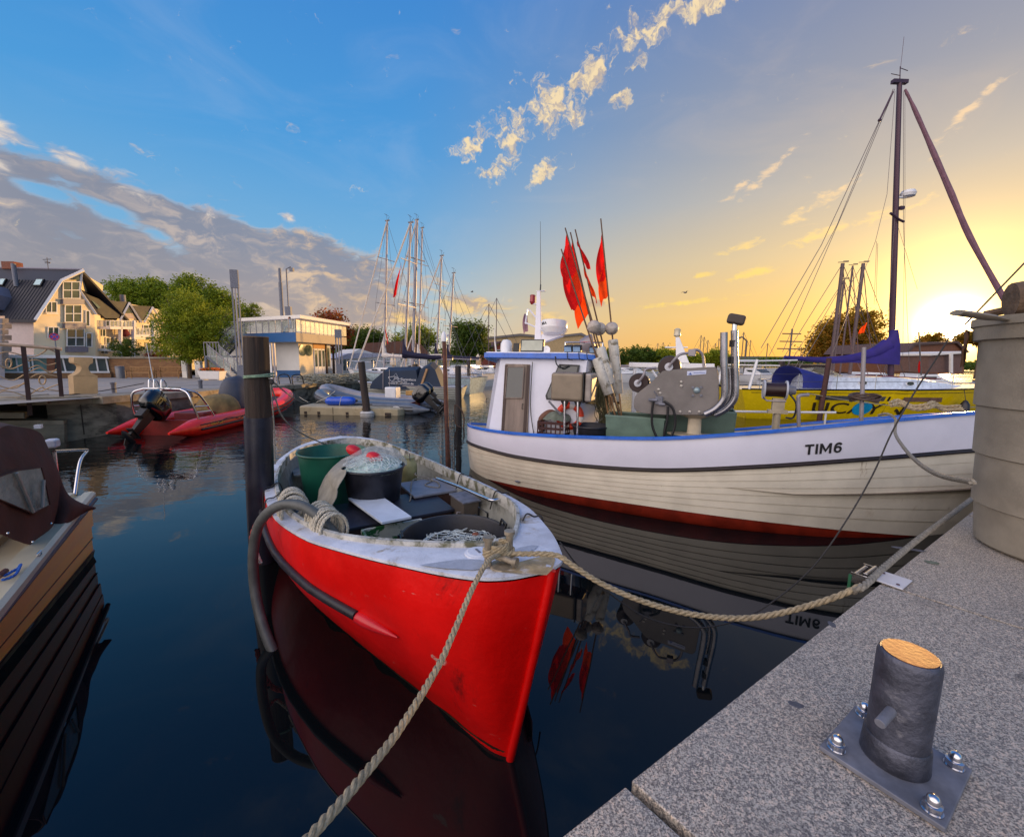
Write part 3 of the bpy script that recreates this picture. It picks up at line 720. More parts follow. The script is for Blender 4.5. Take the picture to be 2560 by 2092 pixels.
nh = heap('netting', 'pale fishing netting heaped in the black tub', p+Vector((0, 0, .315)), .285, .10, M_net, 3, tangle=90, mat2=pm('pale_twine', (206, 216, 214), .6))
M_float = pm('red_float', (214, 34, 44), .4, var=.15, vscale=15)
for (u, v, lab) in ((885, 1133, 'red float half buried in the netting, against the green bin'), (937, 1152, 'red float at the front rim of the black net tub')):
 q = rb(u, v, 1.0); q = RB_M @ Vector((q.x, q.y, 1.03)); m = MB(); m.sph((0, 0, 0), (.085, .062, .055), 16); m.lathe([(.014, .03), (.012, .05), (0, .05)], 10)
 o = m.ob('net_float', M_float); o.location = q; o.rotation_euler = (.4, .5, .3); tag(o, lab, 'float', 'red net floats in the red boat')
def cloth(name, label, rows, mat, solid=.006, cat='tarpaulin', seed=1, amp=.012, parent=None):
 R_ = []
 for i, r in enumerate(rows):
  sm = smoothline(r, 5); R_.append(sm)
 out = []
 cols = list(zip(*R_)); cols = [smoothline(c, 5) for c in cols]
 out = [[p+Vector((1, .6, .5))*amp*mnoise.noise(p*7+Vector((seed, 0, 0))) for p in c] for c in cols]
 m = MB(); m.grid(out); o = m.ob(name, mat, parent, smooth=80, solid=solid)
 if parent is None: tag(o, label, cat)
 return o
M_tarp = pm('grey_beige_tarp', (150, 144, 130), .7, var=.2, vscale=9, bump=.5, bscale=30)
A = lambda x, y, z: rbw(x, y, z)
cloth('tarpaulin', 'grey beige tarpaulin draped down the side of the black net tub in the red boat',
      [[A(2.98, .28, .99), A(2.80, .42, .985), A(2.52, .50, .96)],
       [A(3.10, .44, .93), A(2.86, .57, .90), A(2.44, .56, .86)],
       [A(3.14, .54, .72), A(2.84, .68, .70), A(2.38, .64, .66)],
       [A(3.12, .60, .46), A(2.80, .74, .46), A(2.34, .68, .42)],
       [A(3.08, .64, .22), A(2.76, .78, .20), A(2.32, .72, .20)]], M_tarp, amp=.05)
cloth('clear_net_sheet', 'thin pale net sheet over the netting of the black tub',
      [[A(2.90, .42, .99), A(2.66, .46, 1.0), A(2.50, .40, .985)],
       [A(2.96, .20, 1.07), A(2.76, .22, 1.09), A(2.52, .20, 1.05)],
       [A(3.00, -.06, 1.03), A(2.78, -.04, 1.05), A(2.56, -.04, 1.02)],
       [A(3.0, -.14, .90), A(2.80, -.15, .93), A(2.62, -.13, .92)]], pm('pale_net_sheet', (214, 216, 210), .5, var=.2, vscale=14, bump=.6, alpha=.22), amp=.05, cat='net sheet')
p = rbw(1.18, -.02, .24)
ft = round_tub('front_tub', 'wide black tub with net remains and metal handles in the bow of the red boat', p, .33, .375, .50, M_blkt, rim=.018)
for a in (200, 20):
 m = MB(R(a)); m.tube([(.36, -.055, .50), (.375, -.055, .545), (.375, .055, .545), (.36, .055, .50)], .009, 8); m.tube([(.395, -.055, .52), (.395, -.055, .40)], .009, 6); m.tube([(.395, .055, .52), (.395, .055, .40)], .009, 6)
 m.ob('handle', M_black, ft)
heap('netting', 'scraps of white netting in the wide black tub at the bow', p+Vector((.03, -.02, .37)), .33, .05, pm('dark_net', (44, 46, 56), .7, var=.4, vscale=30, bump=1, bscale=80), 8, tangle=70, mat2=pm('pale_twine', (0, 0, 0)))
m = MB(); m.sph((0, 0, 0), (.03, .02, .018), 10); o = m.ob('brown_float', pm('rusty_brown', (130, 74, 50), .6)); o.location = p+Vector((.14, .12, .445)); tag(o, 'small brown float lying in the wide black tub', 'float')
t = thing('painted_crate', 'crate with flaking green and white paint under the white board', 'crate', rbw(1.72, .22, .13), RB_A)
M_gw = pm('flaking_green_white', (188, 190, 180), .7, var=.15, vscale=6, col2=(22, 90, 44), blend=(.47, .52), bump=.4, bscale=40)
for x in (-.24, .24):
 m = MB(); m.box((x, 0, .23), (.022, .52, .46)); m.ob('side_panel', M_gw, t, bevel=.004)
for y in (-.25, .25):
 m = MB(); m.box((0, y, .23), (.456, .022, .455)); m.ob('side_panel', M_gw, t, bevel=.004)
m = MB(); m.box((0, 0, .02), (.45, .47, .02)); m.ob('bottom', M_gw, t)
pz = .655
bp = [rb(640+x/2.655, 1060+y/2.655, pz) for x, y in ((612, 503), (850, 500), (1033, 628), (835, 668))]
m = MB(); m.prism([RB_M @ v for v in bp], (0, 0, .022)); o = m.ob('white_board', pm('white_board_paint', (214, 222, 232), .4, var=.06, vscale=8, col2=(190, 170, 140), blend=(.66, .76)), bevel=.003)
tag(o, 'white painted board lying on the crate in the red boat', 'board')
t = thing('glass_jar', 'stained jerrycan hanging inside the stern of the red boat', 'canister', rbw(3.35, -.36, .52), RB_A)
m = MB(); m.lathe([(.10, 0), (.11, .03), (.112, .2), (.10, .25), (.085, .27), (.085, .31), (0, .31)], 20, sq=.05); m.ob('canister_body', pm('stained_yellow_plastic', (150, 142, 96), .5, var=.3, vscale=8), t)
m = MB(); m.tube([(-.1, 0, .28), (-.08, 0, .36), (.08, 0, .36), (.1, 0, .28)], .005, 6); m.ob('handle', M_wire, t)
def coil(name, label, pos, n, rx, rz, mat, spread, r=.011, ax=0., seed=0, cat='rope coil', group=None):
 t = thing(name, label, cat, pos, ax, group); rnd = random.Random(seed); m = MB(); pts = []
 for k in range(n):
  x0 = (k/(n-1)-.5)*spread; a0 = rnd.uniform(-.15, .15); sc = rnd.uniform(.85, 1.08)
  for j in range(18):
   q = 2*pi*j/18; pts.append((x0+spread/n*j/18+rnd.uniform(-.002, .002), cos(q)*rx*sc+a0*.05, sin(q)*rz*sc))
 rope_mb(m, smoothline(pts, 2), r, strands=3, seg=5, pitch=r*6, step=r*1.4); m.ob('coiled_rope', mat, t, smooth=60); return t
M_rw = pm('pale_rope', (196, 188, 170), .8, var=.25, vscale=60, bump=.4, bscale=400)
coil('rope_coil', 'coil of pale rope hung over the left rim behind the hose', rbw(2.0, .96, .84), 11, .10, .13, M_rw, .34, ax=RB_A, seed=3, group='rope coils on the rim of the red boat')
coil('rope_coil', 'coil of pale rope bound up inside the hose bend by the crate', rbw(1.48, .80, .86), 10, .09, .12, M_rw, .30, ax=RB_A+.2, seed=5, group='rope coils on the rim of the red boat')
m = MB(); rope_mb(m, smoothline([A(3.3, -.45, .64), A(3.1, -.38, .66), A(2.9, -.5, .645), A(2.75, -.36, .64), A(2.6, -.46, .64), A(2.8, -.5, .65), A(2.95, -.30, .66), A(2.5, -.12, .62), A(2.42, -.08, .60)], 6), .007); tag(m.ob('loose_rope', M_rope_grey), 'loose thin rope lying over the grey locker lid', 'rope')
hz = [rbw(*q) for q in ((1.30, .62, .62), (1.38, .76, .82), (1.50, .88, .965), (1.62, .99, 1.0), (1.72, 1.10, .96), (1.80, 1.19, .84))]
hz += [onz(757, 1450, .56)*1, ]
a = onz(757, 1600, .0)
hz = hz[:6]+[rbw(1.86, 1.235, .66), rbw(1.88, 1.25, .45), rbw(1.82, 1.24, .25), rbw(1.68, 1.20, .08), rbw(1.5, 1.12, -.12)]
m = MB(); m.tube(smoothline(hz, 7), .034, 14); tag(m.ob('fender_hose', pm('grey_hose', (82, 84, 82), .5, var=.25, vscale=10, bump=.3, bscale=40)), 'thick grey hose looped over the side of the red boat', 'hose')
m = MB(); rope_mb(m, smoothline([A(2.10, 1.02, .78), A(2.2, 1.17, .74), A(2.24, 1.24, .62), A(2.20, 1.26, .46), A(2.22, 1.27, .36)], 6), .02); m.ob
tag(m.ob('red_rope', pm('faded_red_rope', (170, 66, 54), .8, var=.3, vscale=40, bump=.4, bscale=300)), 'thick faded red rope hanging off the left rim of the red boat', 'rope')
m = MB(); rope_mb(m, smoothline([A(2.02, 1.08, .84), A(2.1, 1.16, .78), A(1.98, 1.22, .72), A(2.04, 1.24, .62), A(1.9, 1.2, .5)], 6), .012); tag(m.ob('knotted_rope', M_rw), 'short pale rope knotted to the red rope at the left rim', 'rope')
for k, (s, sd) in enumerate(((2.55, 1), (3.0, 1), (1.5, -1), (2.35, -1), (.75, -1))):
 yo = (cr(GLs, GL, s) if sd > 0 else -cr(GRs, GRr, s)); z = rzt(s)
 m = MB(); m.tube(smoothline([A(s+.02, yo-sd*.16, z-.10), A(s, yo-sd*.12, z+.055), A(s, yo-sd*.05, z+.03), A(s-.01, yo+sd*.012, z+.01), A(s-.03, yo+sd*.03, z-.18)], 6), .006, 6)
 tag(m.ob('lashing', M_thin), ['thin dark lashing over the left rim behind the rope coil', 'thin dark lashing over the left rim beside the green bin', 'thin dark lashing over the right rim at the end of the hand rail', 'thin dark lashing over the right rim at the grey box', 'black lashing over the right rim near the bow'][k], 'lashing', 'lashings over the rims of the red boat')
m = MB(T(*rbw(1.42, -.40, .40)) @ Matrix.Rotation(RB_A, 4, 'Z'))
m.tube([(-.03, 0, 0), (-.03, 0, .36), (.13, 0, .36), (.13, 0, 0)], .009, 8); m.tube([(-.03, .03, 0), (-.03, .03, .30), (.13, .03, .30), (.13, .03, 0)], .008, 8)
tag(m.ob('wire_rack', M_black), 'black bent wire rack beside the wide black tub', 'rack')
BITT = rbw(*rb(1252, 1400, 1.02))
def sag(a, b, s, n=24):
 a, b = Vector(a), Vector(b); return [a.lerp(b, i/n)-Vector((0, 0, s*4*(i/n)*(1-i/n))) for i in range(n+1)]
hp_ = onz(2160, 1468, ZQ)+Vector((0, 0, .012))
hp2 = onz(2130, 1480, ZQ-.03)
start = BITT+Vector((0, 0, .03))
mid = []
for (u, v) in ((1300, 1384), (1388, 1387), (1430, 1412), (1500, 1456), (1600, 1500), (1720, 1533), (1850, 1545), (1960, 1530), (2080, 1495), (2155, 1463)):
 f = (u-1250)/(2155-1250); X = start.x+(hp2.x-start.x)*f; 
 r = ray(u, v); k = start.y+(hp2.y-start.y)*f
 dx, dy = hp2.x-start.x, hp2.y-start.y
 tt = (start.x*dy-start.y*dx)/(r.x*dy-r.y*dx); mid.append(Vector((r.x*tt, r.y*tt, H+r.z*tt)))
m = MB(); rope_mb(m, smoothline([start+Vector((0, 0, 0))]+mid, 6), .0135); tag(m.ob('mooring_rope', M_rope), 'thick laid rope from the bow bitt of the red boat to the quay hinge', 'rope', 'mooring ropes')
along = [hp2, onz(2160, 1464, ZQ+.01), onz(2210, 1418, ZQ+.012), onz(2290, 1352, ZQ+.012), onz(2370, 1292, ZQ+.012), onz(2425, 1250, ZQ+.012), onz(2500, 1196, ZQ+.0)]
m = MB(); rope_mb(m, smoothline(along, 6), .0145, pitch=.10); tag(m.ob('edge_rope', M_rope_grey), 'grey rope running along the quay edge to the tall grey tub', 'rope', 'mooring ropes')
end = onz(700, 2190, 1.05)
pts = [start]
ra, rb_ = start, Vector((-.42, .50, 1.02))
dx, dy = rb_.x-ra.x, rb_.y-ra.y
for (u, v) in ((1222, 1400), (1185, 1462), (1130, 1590), (1095, 1665), (1000, 1820), (880, 1972), (775, 2092)):
 r = ray(u, v); tt = (ra.x*dy-ra.y*dx)/(r.x*dy-r.y*dx); pts.append(Vector((r.x*tt, r.y*tt, H+r.z*tt)))
pts.append(pts[-1]+(pts[-1]-pts[-2])*1.5)
m = MB(); rope_mb(m, smoothline(pts, 6), .0115); tag(m.ob('mooring_rope', M_rope), 'pale laid rope running down from the bow bitt to the camera side of the quay', 'rope', 'mooring ropes')
m = MB()
for k, (dx_, dy_) in enumerate(((0, -.03), (.03, .05), (.01, .01))):
 c = RB_M.inverted() @ BITT
 ring = [RB_M @ Vector((c.x+.035*cos(a)+dx_*.6, c.y+.045*sin(a)+dy_*.7, .99+.045+.012*a/(2*pi)+k*.018)) for a in [i*.45 for i in range(42)]]
 rope_mb(m, ring, .0105)
tag(m.ob('rope_turns', M_rope), 'turns of laid rope knotted round the bow bitt', 'rope')
def line_px(pix, a, b, r, mat, name, label, group='thin mooring lines', rope=False):
 a, b = Vector(a), Vector(b); dx, dy = b.x-a.x, b.y-a.y; pts = []
 for (u, v) in pix:
  q = ray(u, v); den = q.x*dy-q.y*dx; tt = (a.x*dy-a.y*dx)/den; pts.append(Vector((q.x*tt, q.y*tt, H+q.z*tt)))
 m = MB(); sm = smoothline(pts, 6)
 rope_mb(m, sm, r) if rope else m.tube(sm, r, 7)
 return tag(m.ob(name, mat), label, 'rope', group)
line_px([(1400, 1355), (1450, 1420), (1520, 1480), (1600, 1535), (1680, 1562), (1760, 1568), (1850, 1548), (1930, 1505), (2030, 1420), (2110, 1310), (2180, 1190), (2230, 1080), (2290, 975), (2345, 890), (2372, 845)], (.25, 2.2, 0), (2.45, 2.35, 0), .0042, M_thin, 'thin_line', 'thin dark line sagging from the red boat up to the rim of the tall tub')
# ------------------------------------------------------------ white cutter with the blue wheelhouse roof
FB_O = Vector((-.75, 7.95, 0)); FB_D = (Vector((5.9, 5.05, 0))-FB_O).normalized(); FB_A = atan2(FB_D.y, FB_D.x)
FB_M = Matrix.Translation(FB_O) @ Matrix.Rotation(FB_A, 4, 'Z'); FB_I = FB_M.inverted()
def fb(u, v, off):
 "picture point on the plane y = -off of the cutter's own frame"
 n = FB_M.to_3x3() @ Vector((0, 1, 0)); r = ray(u, v); P0 = FB_M @ Vector((0, -off, 0)); C0 = Vector((0, 0, H))
 t = (P0-C0).dot(n)/r.dot(n); return FB_I @ (C0+r*t)
def fbz(u, v, z): return FB_I @ onz(u, v, z)
M_fw = pm('cutter_white', (214, 214, 228), .32, var=.05, vscale=1.5, col2=(206, 188, 158), blend=(.66, .86), coat=.25)
scuff(M_fw, (176, 136, 92), 5, .665, .76, (2.2, 2.2, .25)); scuff(M_fw, (120, 116, 120), 7, .70, .73, (1, 1, 4))
M_cream = pm('cutter_cream', (224, 216, 196), .40, var=.10, vscale=2.2, col2=(158, 124, 84), blend=(.60, .82), coat=.15)
scuff(M_cream, (130, 104, 70), 4, .64, .76, (1.8, 1.8, .35))
M_anti = pm('antifouling', (128, 34, 14), .5, var=.3, vscale=4, bump=.3)
M_blue = pm('cutter_blue', (34, 98, 196), .3, var=.16, vscale=6, col2=(90, 130, 190), blend=(.66, .8), coat=.3)
M_rubb = pm('black_rubbing', (40, 30, 28), .5, var=.4, vscale=10, bump=.4)
FL = 7.5
def cutter():
 t = thing('fishing_cutter', 'white clinker fishing cutter with blue capped rail and small wheelhouse', 'fishing boat', FB_O, FB_A)
 zs = [0, .35, .89, 1.44, 2.5, 3.6, 4.7, 5.8, 6.9, 7.5]; zv = [.97, .95, .925, .925, .97, 1.05, 1.22, 1.42, 1.60, 1.66]
 rz = [.66, .64, .605, .575, .575, .64, .80, .98, 1.14, 1.20]
 gzf = lambda t_: cr(zs, zv, t_*FL); rzf = lambda t_: cr(zs, rz, t_*FL)
 def bg(t_):
  x = t_*FL; a = abs(2*x/7.25-.95)
  if x < .9: return 1.45*max(0, 1-a**2.6)**.75 if a < 1 else 0
  return 1.45*max(0, 1-a**2.6)**.75 if a < 1 else 0
 tab_s = [0, .05, .18, .35, .6, .89, 1.44, 2.0, 2.53, 3.1, 3.63, 4.17, 4.72, 5.27, 5.81, 6.36, 6.91, 7.3, 7.5]
 tab_g = [0, .22, .44, .64, .84, 1.0, 1.22, 1.35, 1.42, 1.45, 1.46, 1.44, 1.38, 1.27, 1.09, .81, .44, .16, 0]
 ws = [0, .1, .4, .9, 1.6, 2.73, 4.0, 5.1, 5.9, 6.5, 6.9]; wv = [0, .10, .38, .72, 1.04, 1.28, 1.32, 1.08, .74, .36, 0]
 def half(t_, h):
  g_ = cr(tab_s, tab_g, t_*FL); b_ = max(0, cr(ws, wv, t_*6.9)); hw = .40/(gzf(t_)+.40)
  if h >= hw:
   k = (h-hw)/(1-hw); return max(0, b_+(g_-b_)*(1-(1-k)**1.6))
  return b_*(.2+.8*(h/hw)**.7)
 hl = Hull(lambda h: -.02+.12*(1-h)**2, lambda h: 6.9+.62*max(0, h-.15)**.8, -.40, gzf, half, half, 0, 0)
 hof = lambda z: (lambda t_: (z+.40)/(gzf(t_)+.40))
 rub = lambda t_: (rzf(t_)+.40)/(gzf(t_)+.40)
 bt = lambda t_: .06+.10*sin(pi*min(1, t_*.93))
 m = MB()
 for s in (1, -1): hl.strip(m, 0, lambda t_: hof(bt(t_))(t_), s, 60, 5)
 m.ob('hull_bottom', M_anti, t, smooth=60)
 NP = 7
 for k in range(NP):
  for s in (1, -1):
   f0, f1 = k/NP, (k+1)/NP
   w0 = lambda t_, f=f0: hof(bt(t_))(t_)*(1-f**.9)+rub(t_)*f**.9
   w1 = lambda t_, f=f1: (hof(bt(t_))(t_)*(1-f**.9)+rub(t_)*f**.9)+.003
   m = MB(); hl.strip(m, w0, w1, s, 56, 2, .008, 0.)
   m.ob('strake', M_cream, t, smooth=50, solid=.012, offset=-1)
 m = MB()
 for s in (1, -1): hl.strip(m, rub, 1.0, s, 64, 4, .004, .004)
 m.ob('bulwark', M_fw, t, smooth=60)
 m = MB()
 for s in (1, -1): hl.strip(m, lambda t_: rub(t_)+.05, 1.0, s, 60, 2, -.05, -.05)
 m.ob('bulwark_inside', pm('cutter_inside', (206, 196, 176), .5, var=.1, col2=(150, 130, 100), blend=(.6, .8)), t, smooth=60)
 for s in (1, -1):
  pts = [hl.pt(i/70, rub(i/70), s, .018) for i in range(71)]
  m = MB(); m.tube(pts, .020, 8); m.tube([p+Vector((0, 0, .024)) for p in pts], .008, 6); m.ob('rubbing_strip', M_rubb, t)
  m = MB(); rows = []
  for i in range(73):
   tt = i/72; p = hl.pt(tt, 1, s); e = min(1, tt*16)*min(1, (1-tt)*12)
   y = abs(p.y); rows.append([(p.x, s*(y+.026*e), p.z-.02), (p.x, s*(y+.028*e), p.z+.012), (p.x, s*(y+.014*e), p.z+.024), (p.x, s*max(0, y-.045*e), p.z+.024), (p.x, s*max(0, y-.062*e), p.z+.010), (p.x, s*max(0, y-.062*e), p.z-.02)])
  m.grid(rows); m.ob('cap_rail', M_blue, t, smooth=40)
 m = MB(); m.tube([(hl.xb(h)+.012, 0, -.4+(gzf(1)+.4)*h) for h in [i/14 for i in range(15)]], .035, 8); m.ob('stem', M_cream, t)
 m = MB(); m.box((-.20, 0, -.12), (.34, .04, .56), R(0)); m.ob('rudder', pm('orange_red_paint', (176, 62, 52), .5, var=.15), t, bevel=.01)
 m = MB(); m.prism([(-.36, -.16, .02), (-.02, -.2, .05), (-.02, .2, .05), (-.30, .16, .02)], (0, 0, .02)); m.ob('stern_platform', pm('orange_red_paint', (0, 0, 0)), t)
 m = MB(); n = 40; up = [(hl.pt(i/n, .9, 1).x, max(0, hl.pt(i/n, .80, 1).y-.03)) for i in range(n+1)]
 zd = .52
 m.raw([(x, y, zd+.10*max(0, x-5)) for x, y in up]+[(x, -y, zd+.10*max(0, x-5)) for x, y in up], [(i, i+1, n+1+i+1, n+1+i) for i in range(n)])
 m.ob('deck', pm('worn_deck', (120, 104, 88), .75, var=.2, vscale=6, bump=.3), t)
 m = MB(); p = hl.pt(.20, hof(.19)(.2), -1, .02); m.sph(tuple(p), (.05, .012, .018), 10); m.ob('scupper', M_galv, t)
 c0 = fb(2012, 1137, 1.33)
 M_bl = pm('black_lettering', (20, 18, 22), .5, var=.05)
 def onhull(x, y):
  X = c0.x+x*1.0; z = c0.z+y+.16*x
  tt = X/7.2
  for _ in range(6):
   h = (z+.4)/(gzf(tt)+.4); xa, xb = hl.xa(h), hl.xb(h); tt = (X-xa)/(xb-xa)
  h = (z+.4)/(gzf(tt)+.4); p = hl.pt(tt, h, -1, .011); return p
 def bold_m(x0, h, w):
  st = w*.2; P_ = [(0, 0), (st, 0), (st, h*.62), (w/2, h*.12), (w-st, h*.62), (w-st, 0), (w, 0), (w, h), (w-st*1.05, h), (w/2, h*.42), (st*1.05, h), (0, h)]
  return [(x0+x, y) for x, y in P_]
 def glyph(pts, tris): 
  m = MB(); m.raw([onhull(x, y) for x, y in pts], tris); m.ob('lettering', M_bl, t, smooth=0)
 hh = .118
 glyph([(0, hh), (.092, hh), (.092, hh-.024), (.058, hh-.024), (.058, 0), (.034, 0), (.034, hh-.024), (0, hh-.024)], [(0, 1, 2, 3, 6, 7), (3, 4, 5, 6)])
 glyph([(.108, 0), (.132, 0), (.132, hh), (.108, hh)], [(0, 1, 2, 3)])
 x0, w = .150, .118; q_ = bold_m(x0, hh, w); glyph(q_, [(0, 1, 10, 11), (10, 2, 3, 9), (9, 3, 4, 8), (5, 6, 7, 8), (1, 2, 10), (4, 5, 8)])
 ring = []; cx_, cy_, ro, ri = .330, .040, .040, .018
 for k in range(20):
  a = 2*pi*k/20; ring += [(cx_+ro*cos(a), cy_+ro*sin(a)), (cx_+ri*cos(a), cy_+ri*sin(a))]
 glyph(ring, [(2*k, 2*((k+1) % 20), 2*((k+1) % 20)+1, 2*k+1) for k in range(20)])
 arc = []
 for k in range(13):
  a = pi*(1.02)-k*(pi*.80)/12; r1, r2 = .046, .024; arc += [(cx_+.006+r1*cos(a), .062+(r1+.012)*sin(a)), (cx_+.006+r2*cos(a), .062+(r2+.008)*sin(a))]
 arc = [(cx_-.040, cy_), (cx_-.018, cy_)]+arc
 glyph(arc, [(2*k, 2*k+2, 2*k+3, 2*k+1) for k in range(13)])
 return t, hl, gzf, onhull
FBT, FBH, FBG, FBON = cutter()
FBT.matrix_world = FB_M @ T(0, -1.35, 1.0) @ R(-7.5, 'X') @ T(0, 1.35, -1.0)
def fbw(x, y, z): return FB_M @ Vector((x, y, z))
def wheelhouse():
 t = thing('wheelhouse', 'white wheelhouse with blue roof standing at the stern of the cutter', 'wheelhouse', FB_O, FB_A); t.location = FB_O
 t.parent = FBT; t.location = (0, 0, 0); t.rotation_euler = (0, 0, 0)
 for k in ('label', 'category'): del t[k]
 yo = -.80; W = .80; M_wh = pm('wheelhouse_white', (212, 214, 228), .35, var=.05, vscale=2, col2=(208, 200, 186), blend=(.66, .85), coat=.25)
 z0, z1 = .5, 2.10
 A0 = fb(1194, 1062, .8); A1 = fb(1228, 890, .8); B1 = fb(1478, 890, .8); B0x = 2.30
 out = [(.50, -W+.32), (.72, -W), (1.62, -W), (1.78, -W-.0), (2.30, -W), (2.42, -W+.35), (2.42, W-.35), (2.30, W), (.72, W), (.50, W-.32)]
 def ring(z, inset=0.):
  k = (z-z0)/(z1-z0); r = []
  for i, (x, y) in enumerate(out):
   xx = x+(.16*k if x < 1 else .12*k-.10); yy = y*(1-.02*k); r.append((xx, yy, z))
  return r
 m = MB(); rows = [ring(z0), ring(z1)]; m.grid([r+[r[0]] for r in rows]); m.ob('wall', M_wh, t, smooth=20)
 ro = [(.52, -.60), (.62, -.88), (2.20, -.88), (2.46, -.70), (2.50, 0), (2.46, .70), (2.20, .88), (.62, .88), (.52, .60)]
 m = MB(); m.prism([(x, y, z1+.0) for x, y in ro], (0, 0, .085)); m.ob('roof', M_blue, t, bevel=.012)
 m = MB(); m.prism([(x*.97+.04, y*.96, z1+.086) for x, y in ro], (0, 0, .018)); m.ob('roof_deck', M_white, t)
 yf = -W-.004
 def sp(u, v): q = fb(u, v, W+.005); return (q.x, q.z)
 M_door = pm('bare_wood_door', (130, 116, 106), .7, var=.3, vscale=6, bump=.5, bscale=40, stretch=(1, 1, .15), col2=(78, 62, 56), blend=(.52, .7))
 M_frame = pm('dark_door_frame', (64, 48, 42), .6, var=.2)
 x0, zt = sp(1256, 897); x1, _ = sp(1318, 897); xb0, zb = sp(1256, 1070); xb1 = xb0+(x1-x0)
 d = MB(); d.prism([(xb0, yf-.0, zb), (xb1+.03, yf, zb), (x1, yf+.01, zt), (x0, yf+.01, zt)], (0, -.022, 0)); dr = d.ob('door', M_door, t, bevel=.004)
 for a, b, c_, e in ((x0, x0+.045, zt-.02, zb), (x1-.045, x1, zt-.02, zb)):
  d = MB(); d.prism([(a-(x0-xb0), yf-.023, e), (b-(x0-xb0), yf-.023, e), (b, yf-.013, c_), (a, yf-.013, c_)], (0, -.010, 0)); d.ob('door_frame', M_frame, dr)
 pz = [(1263, 905), (1305, 905), (1304, 984), (1261, 984)]
 q = [sp(*p_) for p_ in pz]
 d = MB(); d.prism([(x, yf-.0245, z) for x, z in q], (0, -.003, 0)); d.ob('door_pane', M_glassd, dr)
 d = MB()
 for a, b in zip(q, q[1:]+q[:1]): d.tube([(a[0], yf-.028, a[1]), (b[0], yf-.028, b[1])], .011, 6)
 d.ob('pane_moulding', M_door, dr)
 hx, hz_ = sp(1306, 1003); d = MB(); d.tube([(hx, yf-.02, hz_+.03), (hx, yf-.05, hz_+.03), (hx, yf-.05, hz_-.05), (hx, yf-.02, hz_-.05)], .006, 6); d.ob('door_handle', M_black, dr)
 q = [sp(*p_) for p_ in ((1392, 897), (1445, 899), (1441, 928), (1420, 985), (1364, 988), (1361, 978))]
 d = MB(); d.prism([(x, yf-.004, z) for x, z in q], (0, -.016, 0)); wn = d.ob('window', M_black, t, bevel=.004)
 cx = sum(x for x, z in q)/6; cz = sum(z for x, z in q)/6
 d = MB(); d.prism([(cx+(x-cx)*.88, yf-.021, cz+(z-cz)*.90) for x, z in q], (0, -.003, 0)); d.ob('window_pane', M_glassd, wn)
 for y0, y1 in ((-.72, -.40), (-.30, .30), (.40, .72)):
  xx = 2.44 if abs(y0) < .4 else 2.44
  pts = [(2.20+.13*1.0+ (0 if abs(y_) <= .45 else -.10*(abs(y_)-.45)/.35)+.12*((z_-z0)/(z1-z0))+.006, y_, z_) for y_, z_ in ((y0, 1.45), (y1, 1.45), (y1, 2.0), (y0, 2.0))]
  d = MB(); d.prism(pts, (.014, 0, 0)); wn = d.ob('window', M_black, t)
  c = sum((Vector(p_) for p_ in pts), Vector())/4
  d = MB(); d.prism([c+(Vector(p_)-c)*.86+Vector((.015, 0, 0)) for p_ in pts], (.003, 0, 0)); d.ob('window_pane', M_glassb, wn)
 d = MB(); a = fb(1214, 990, .80); d.tube([(a.x, yf, a.z+.03), (a.x, yf-.02, a.z+.03), (a.x, yf-.02, a.z-.05)], .006, 6); d.ob('hook', M_black, t)
 d = MB(); d.tube(smoothline([(1.46, yf-.03, 2.05), (1.47, yf-.03, 1.5), (1.50, yf-.03, 1.2), (1.60, yf-.035, .8), (1.66, yf-.04, .62)], 5), .007, 6); d.ob('cable', M_black, t)
 d = MB(); d.tube(smoothline([(1.85, -.90, 2.13), (1.88, -.91, 2.02), (1.95, -.90, 1.96), (2.06, -.86, 2.0)], 5), .010, 6); d.ob('cable', M_black, t)
 for k in range(3):
  d = MB(); x = [2.0, 2.18, 2.30][k]; d.tube(smoothline([(x, -.80, 2.22), (x+.03, -.89, 2.19), (x+.05, -.895, 2.10), (x+.12, -.89, 2.08)], 5), .006, 5); d.ob('cable', M_black, t)
 zr = z1+.10
 M_mw = pm('mast_white', (222, 222, 232), .35, var=.05, coat=.2)
 mast = MB()
 def sec(x, z, w): return [(x-w, -w*.6, z), (x+w*.9, -w*.6, z), (x+w*.9, w*.6, z), (x-w, w*.6, z)]
 r0 = sec(1.26, zr, .125); r1 = sec(1.24, 2.75, .095); r2 = sec(1.155, 3.95, .045)
 mast.grid([r+[r[0]] for r in (r0, r1, r2)]); mast.raw(r2, [(0, 1, 2, 3)])
 ms = mast.ob('mast', M_mw, t, smooth=20, bevel=.01)
 d = MB(T(1.21, 0, 3.955)); d.box((0, 0, 0), (.24, .07, .014)); d.ob('mast_plate', M_mw, ms)
 d = MB(); d.tube([(1.19, 0, 3.95), (1.19, 0, 4.12)], .018, 8); d.tube([(1.19, 0, 4.1), (1.06, 0, 5.75)], [.010, .004], 6); d.ob('whip_antenna', M_black, ms)
 def lamp(x, y, z, r, h, mat, par, nm='signal_lamp'):
  d = MB(T(x, y, z)); d.lathe([(r*.55, -h*.35), (r*.8, -.01), (r, 0), (r*.94, .01), (r*.94, h), (r*1.02, h+.005), (r*.9, h+.03), (0, h+.035)], 16); return d.ob(nm, mat, par)
 lamp(.99, 0, 3.68, .075, .15, pm('red_lamp_glass', (150, 16, 20), .2, coat=.5), ms)
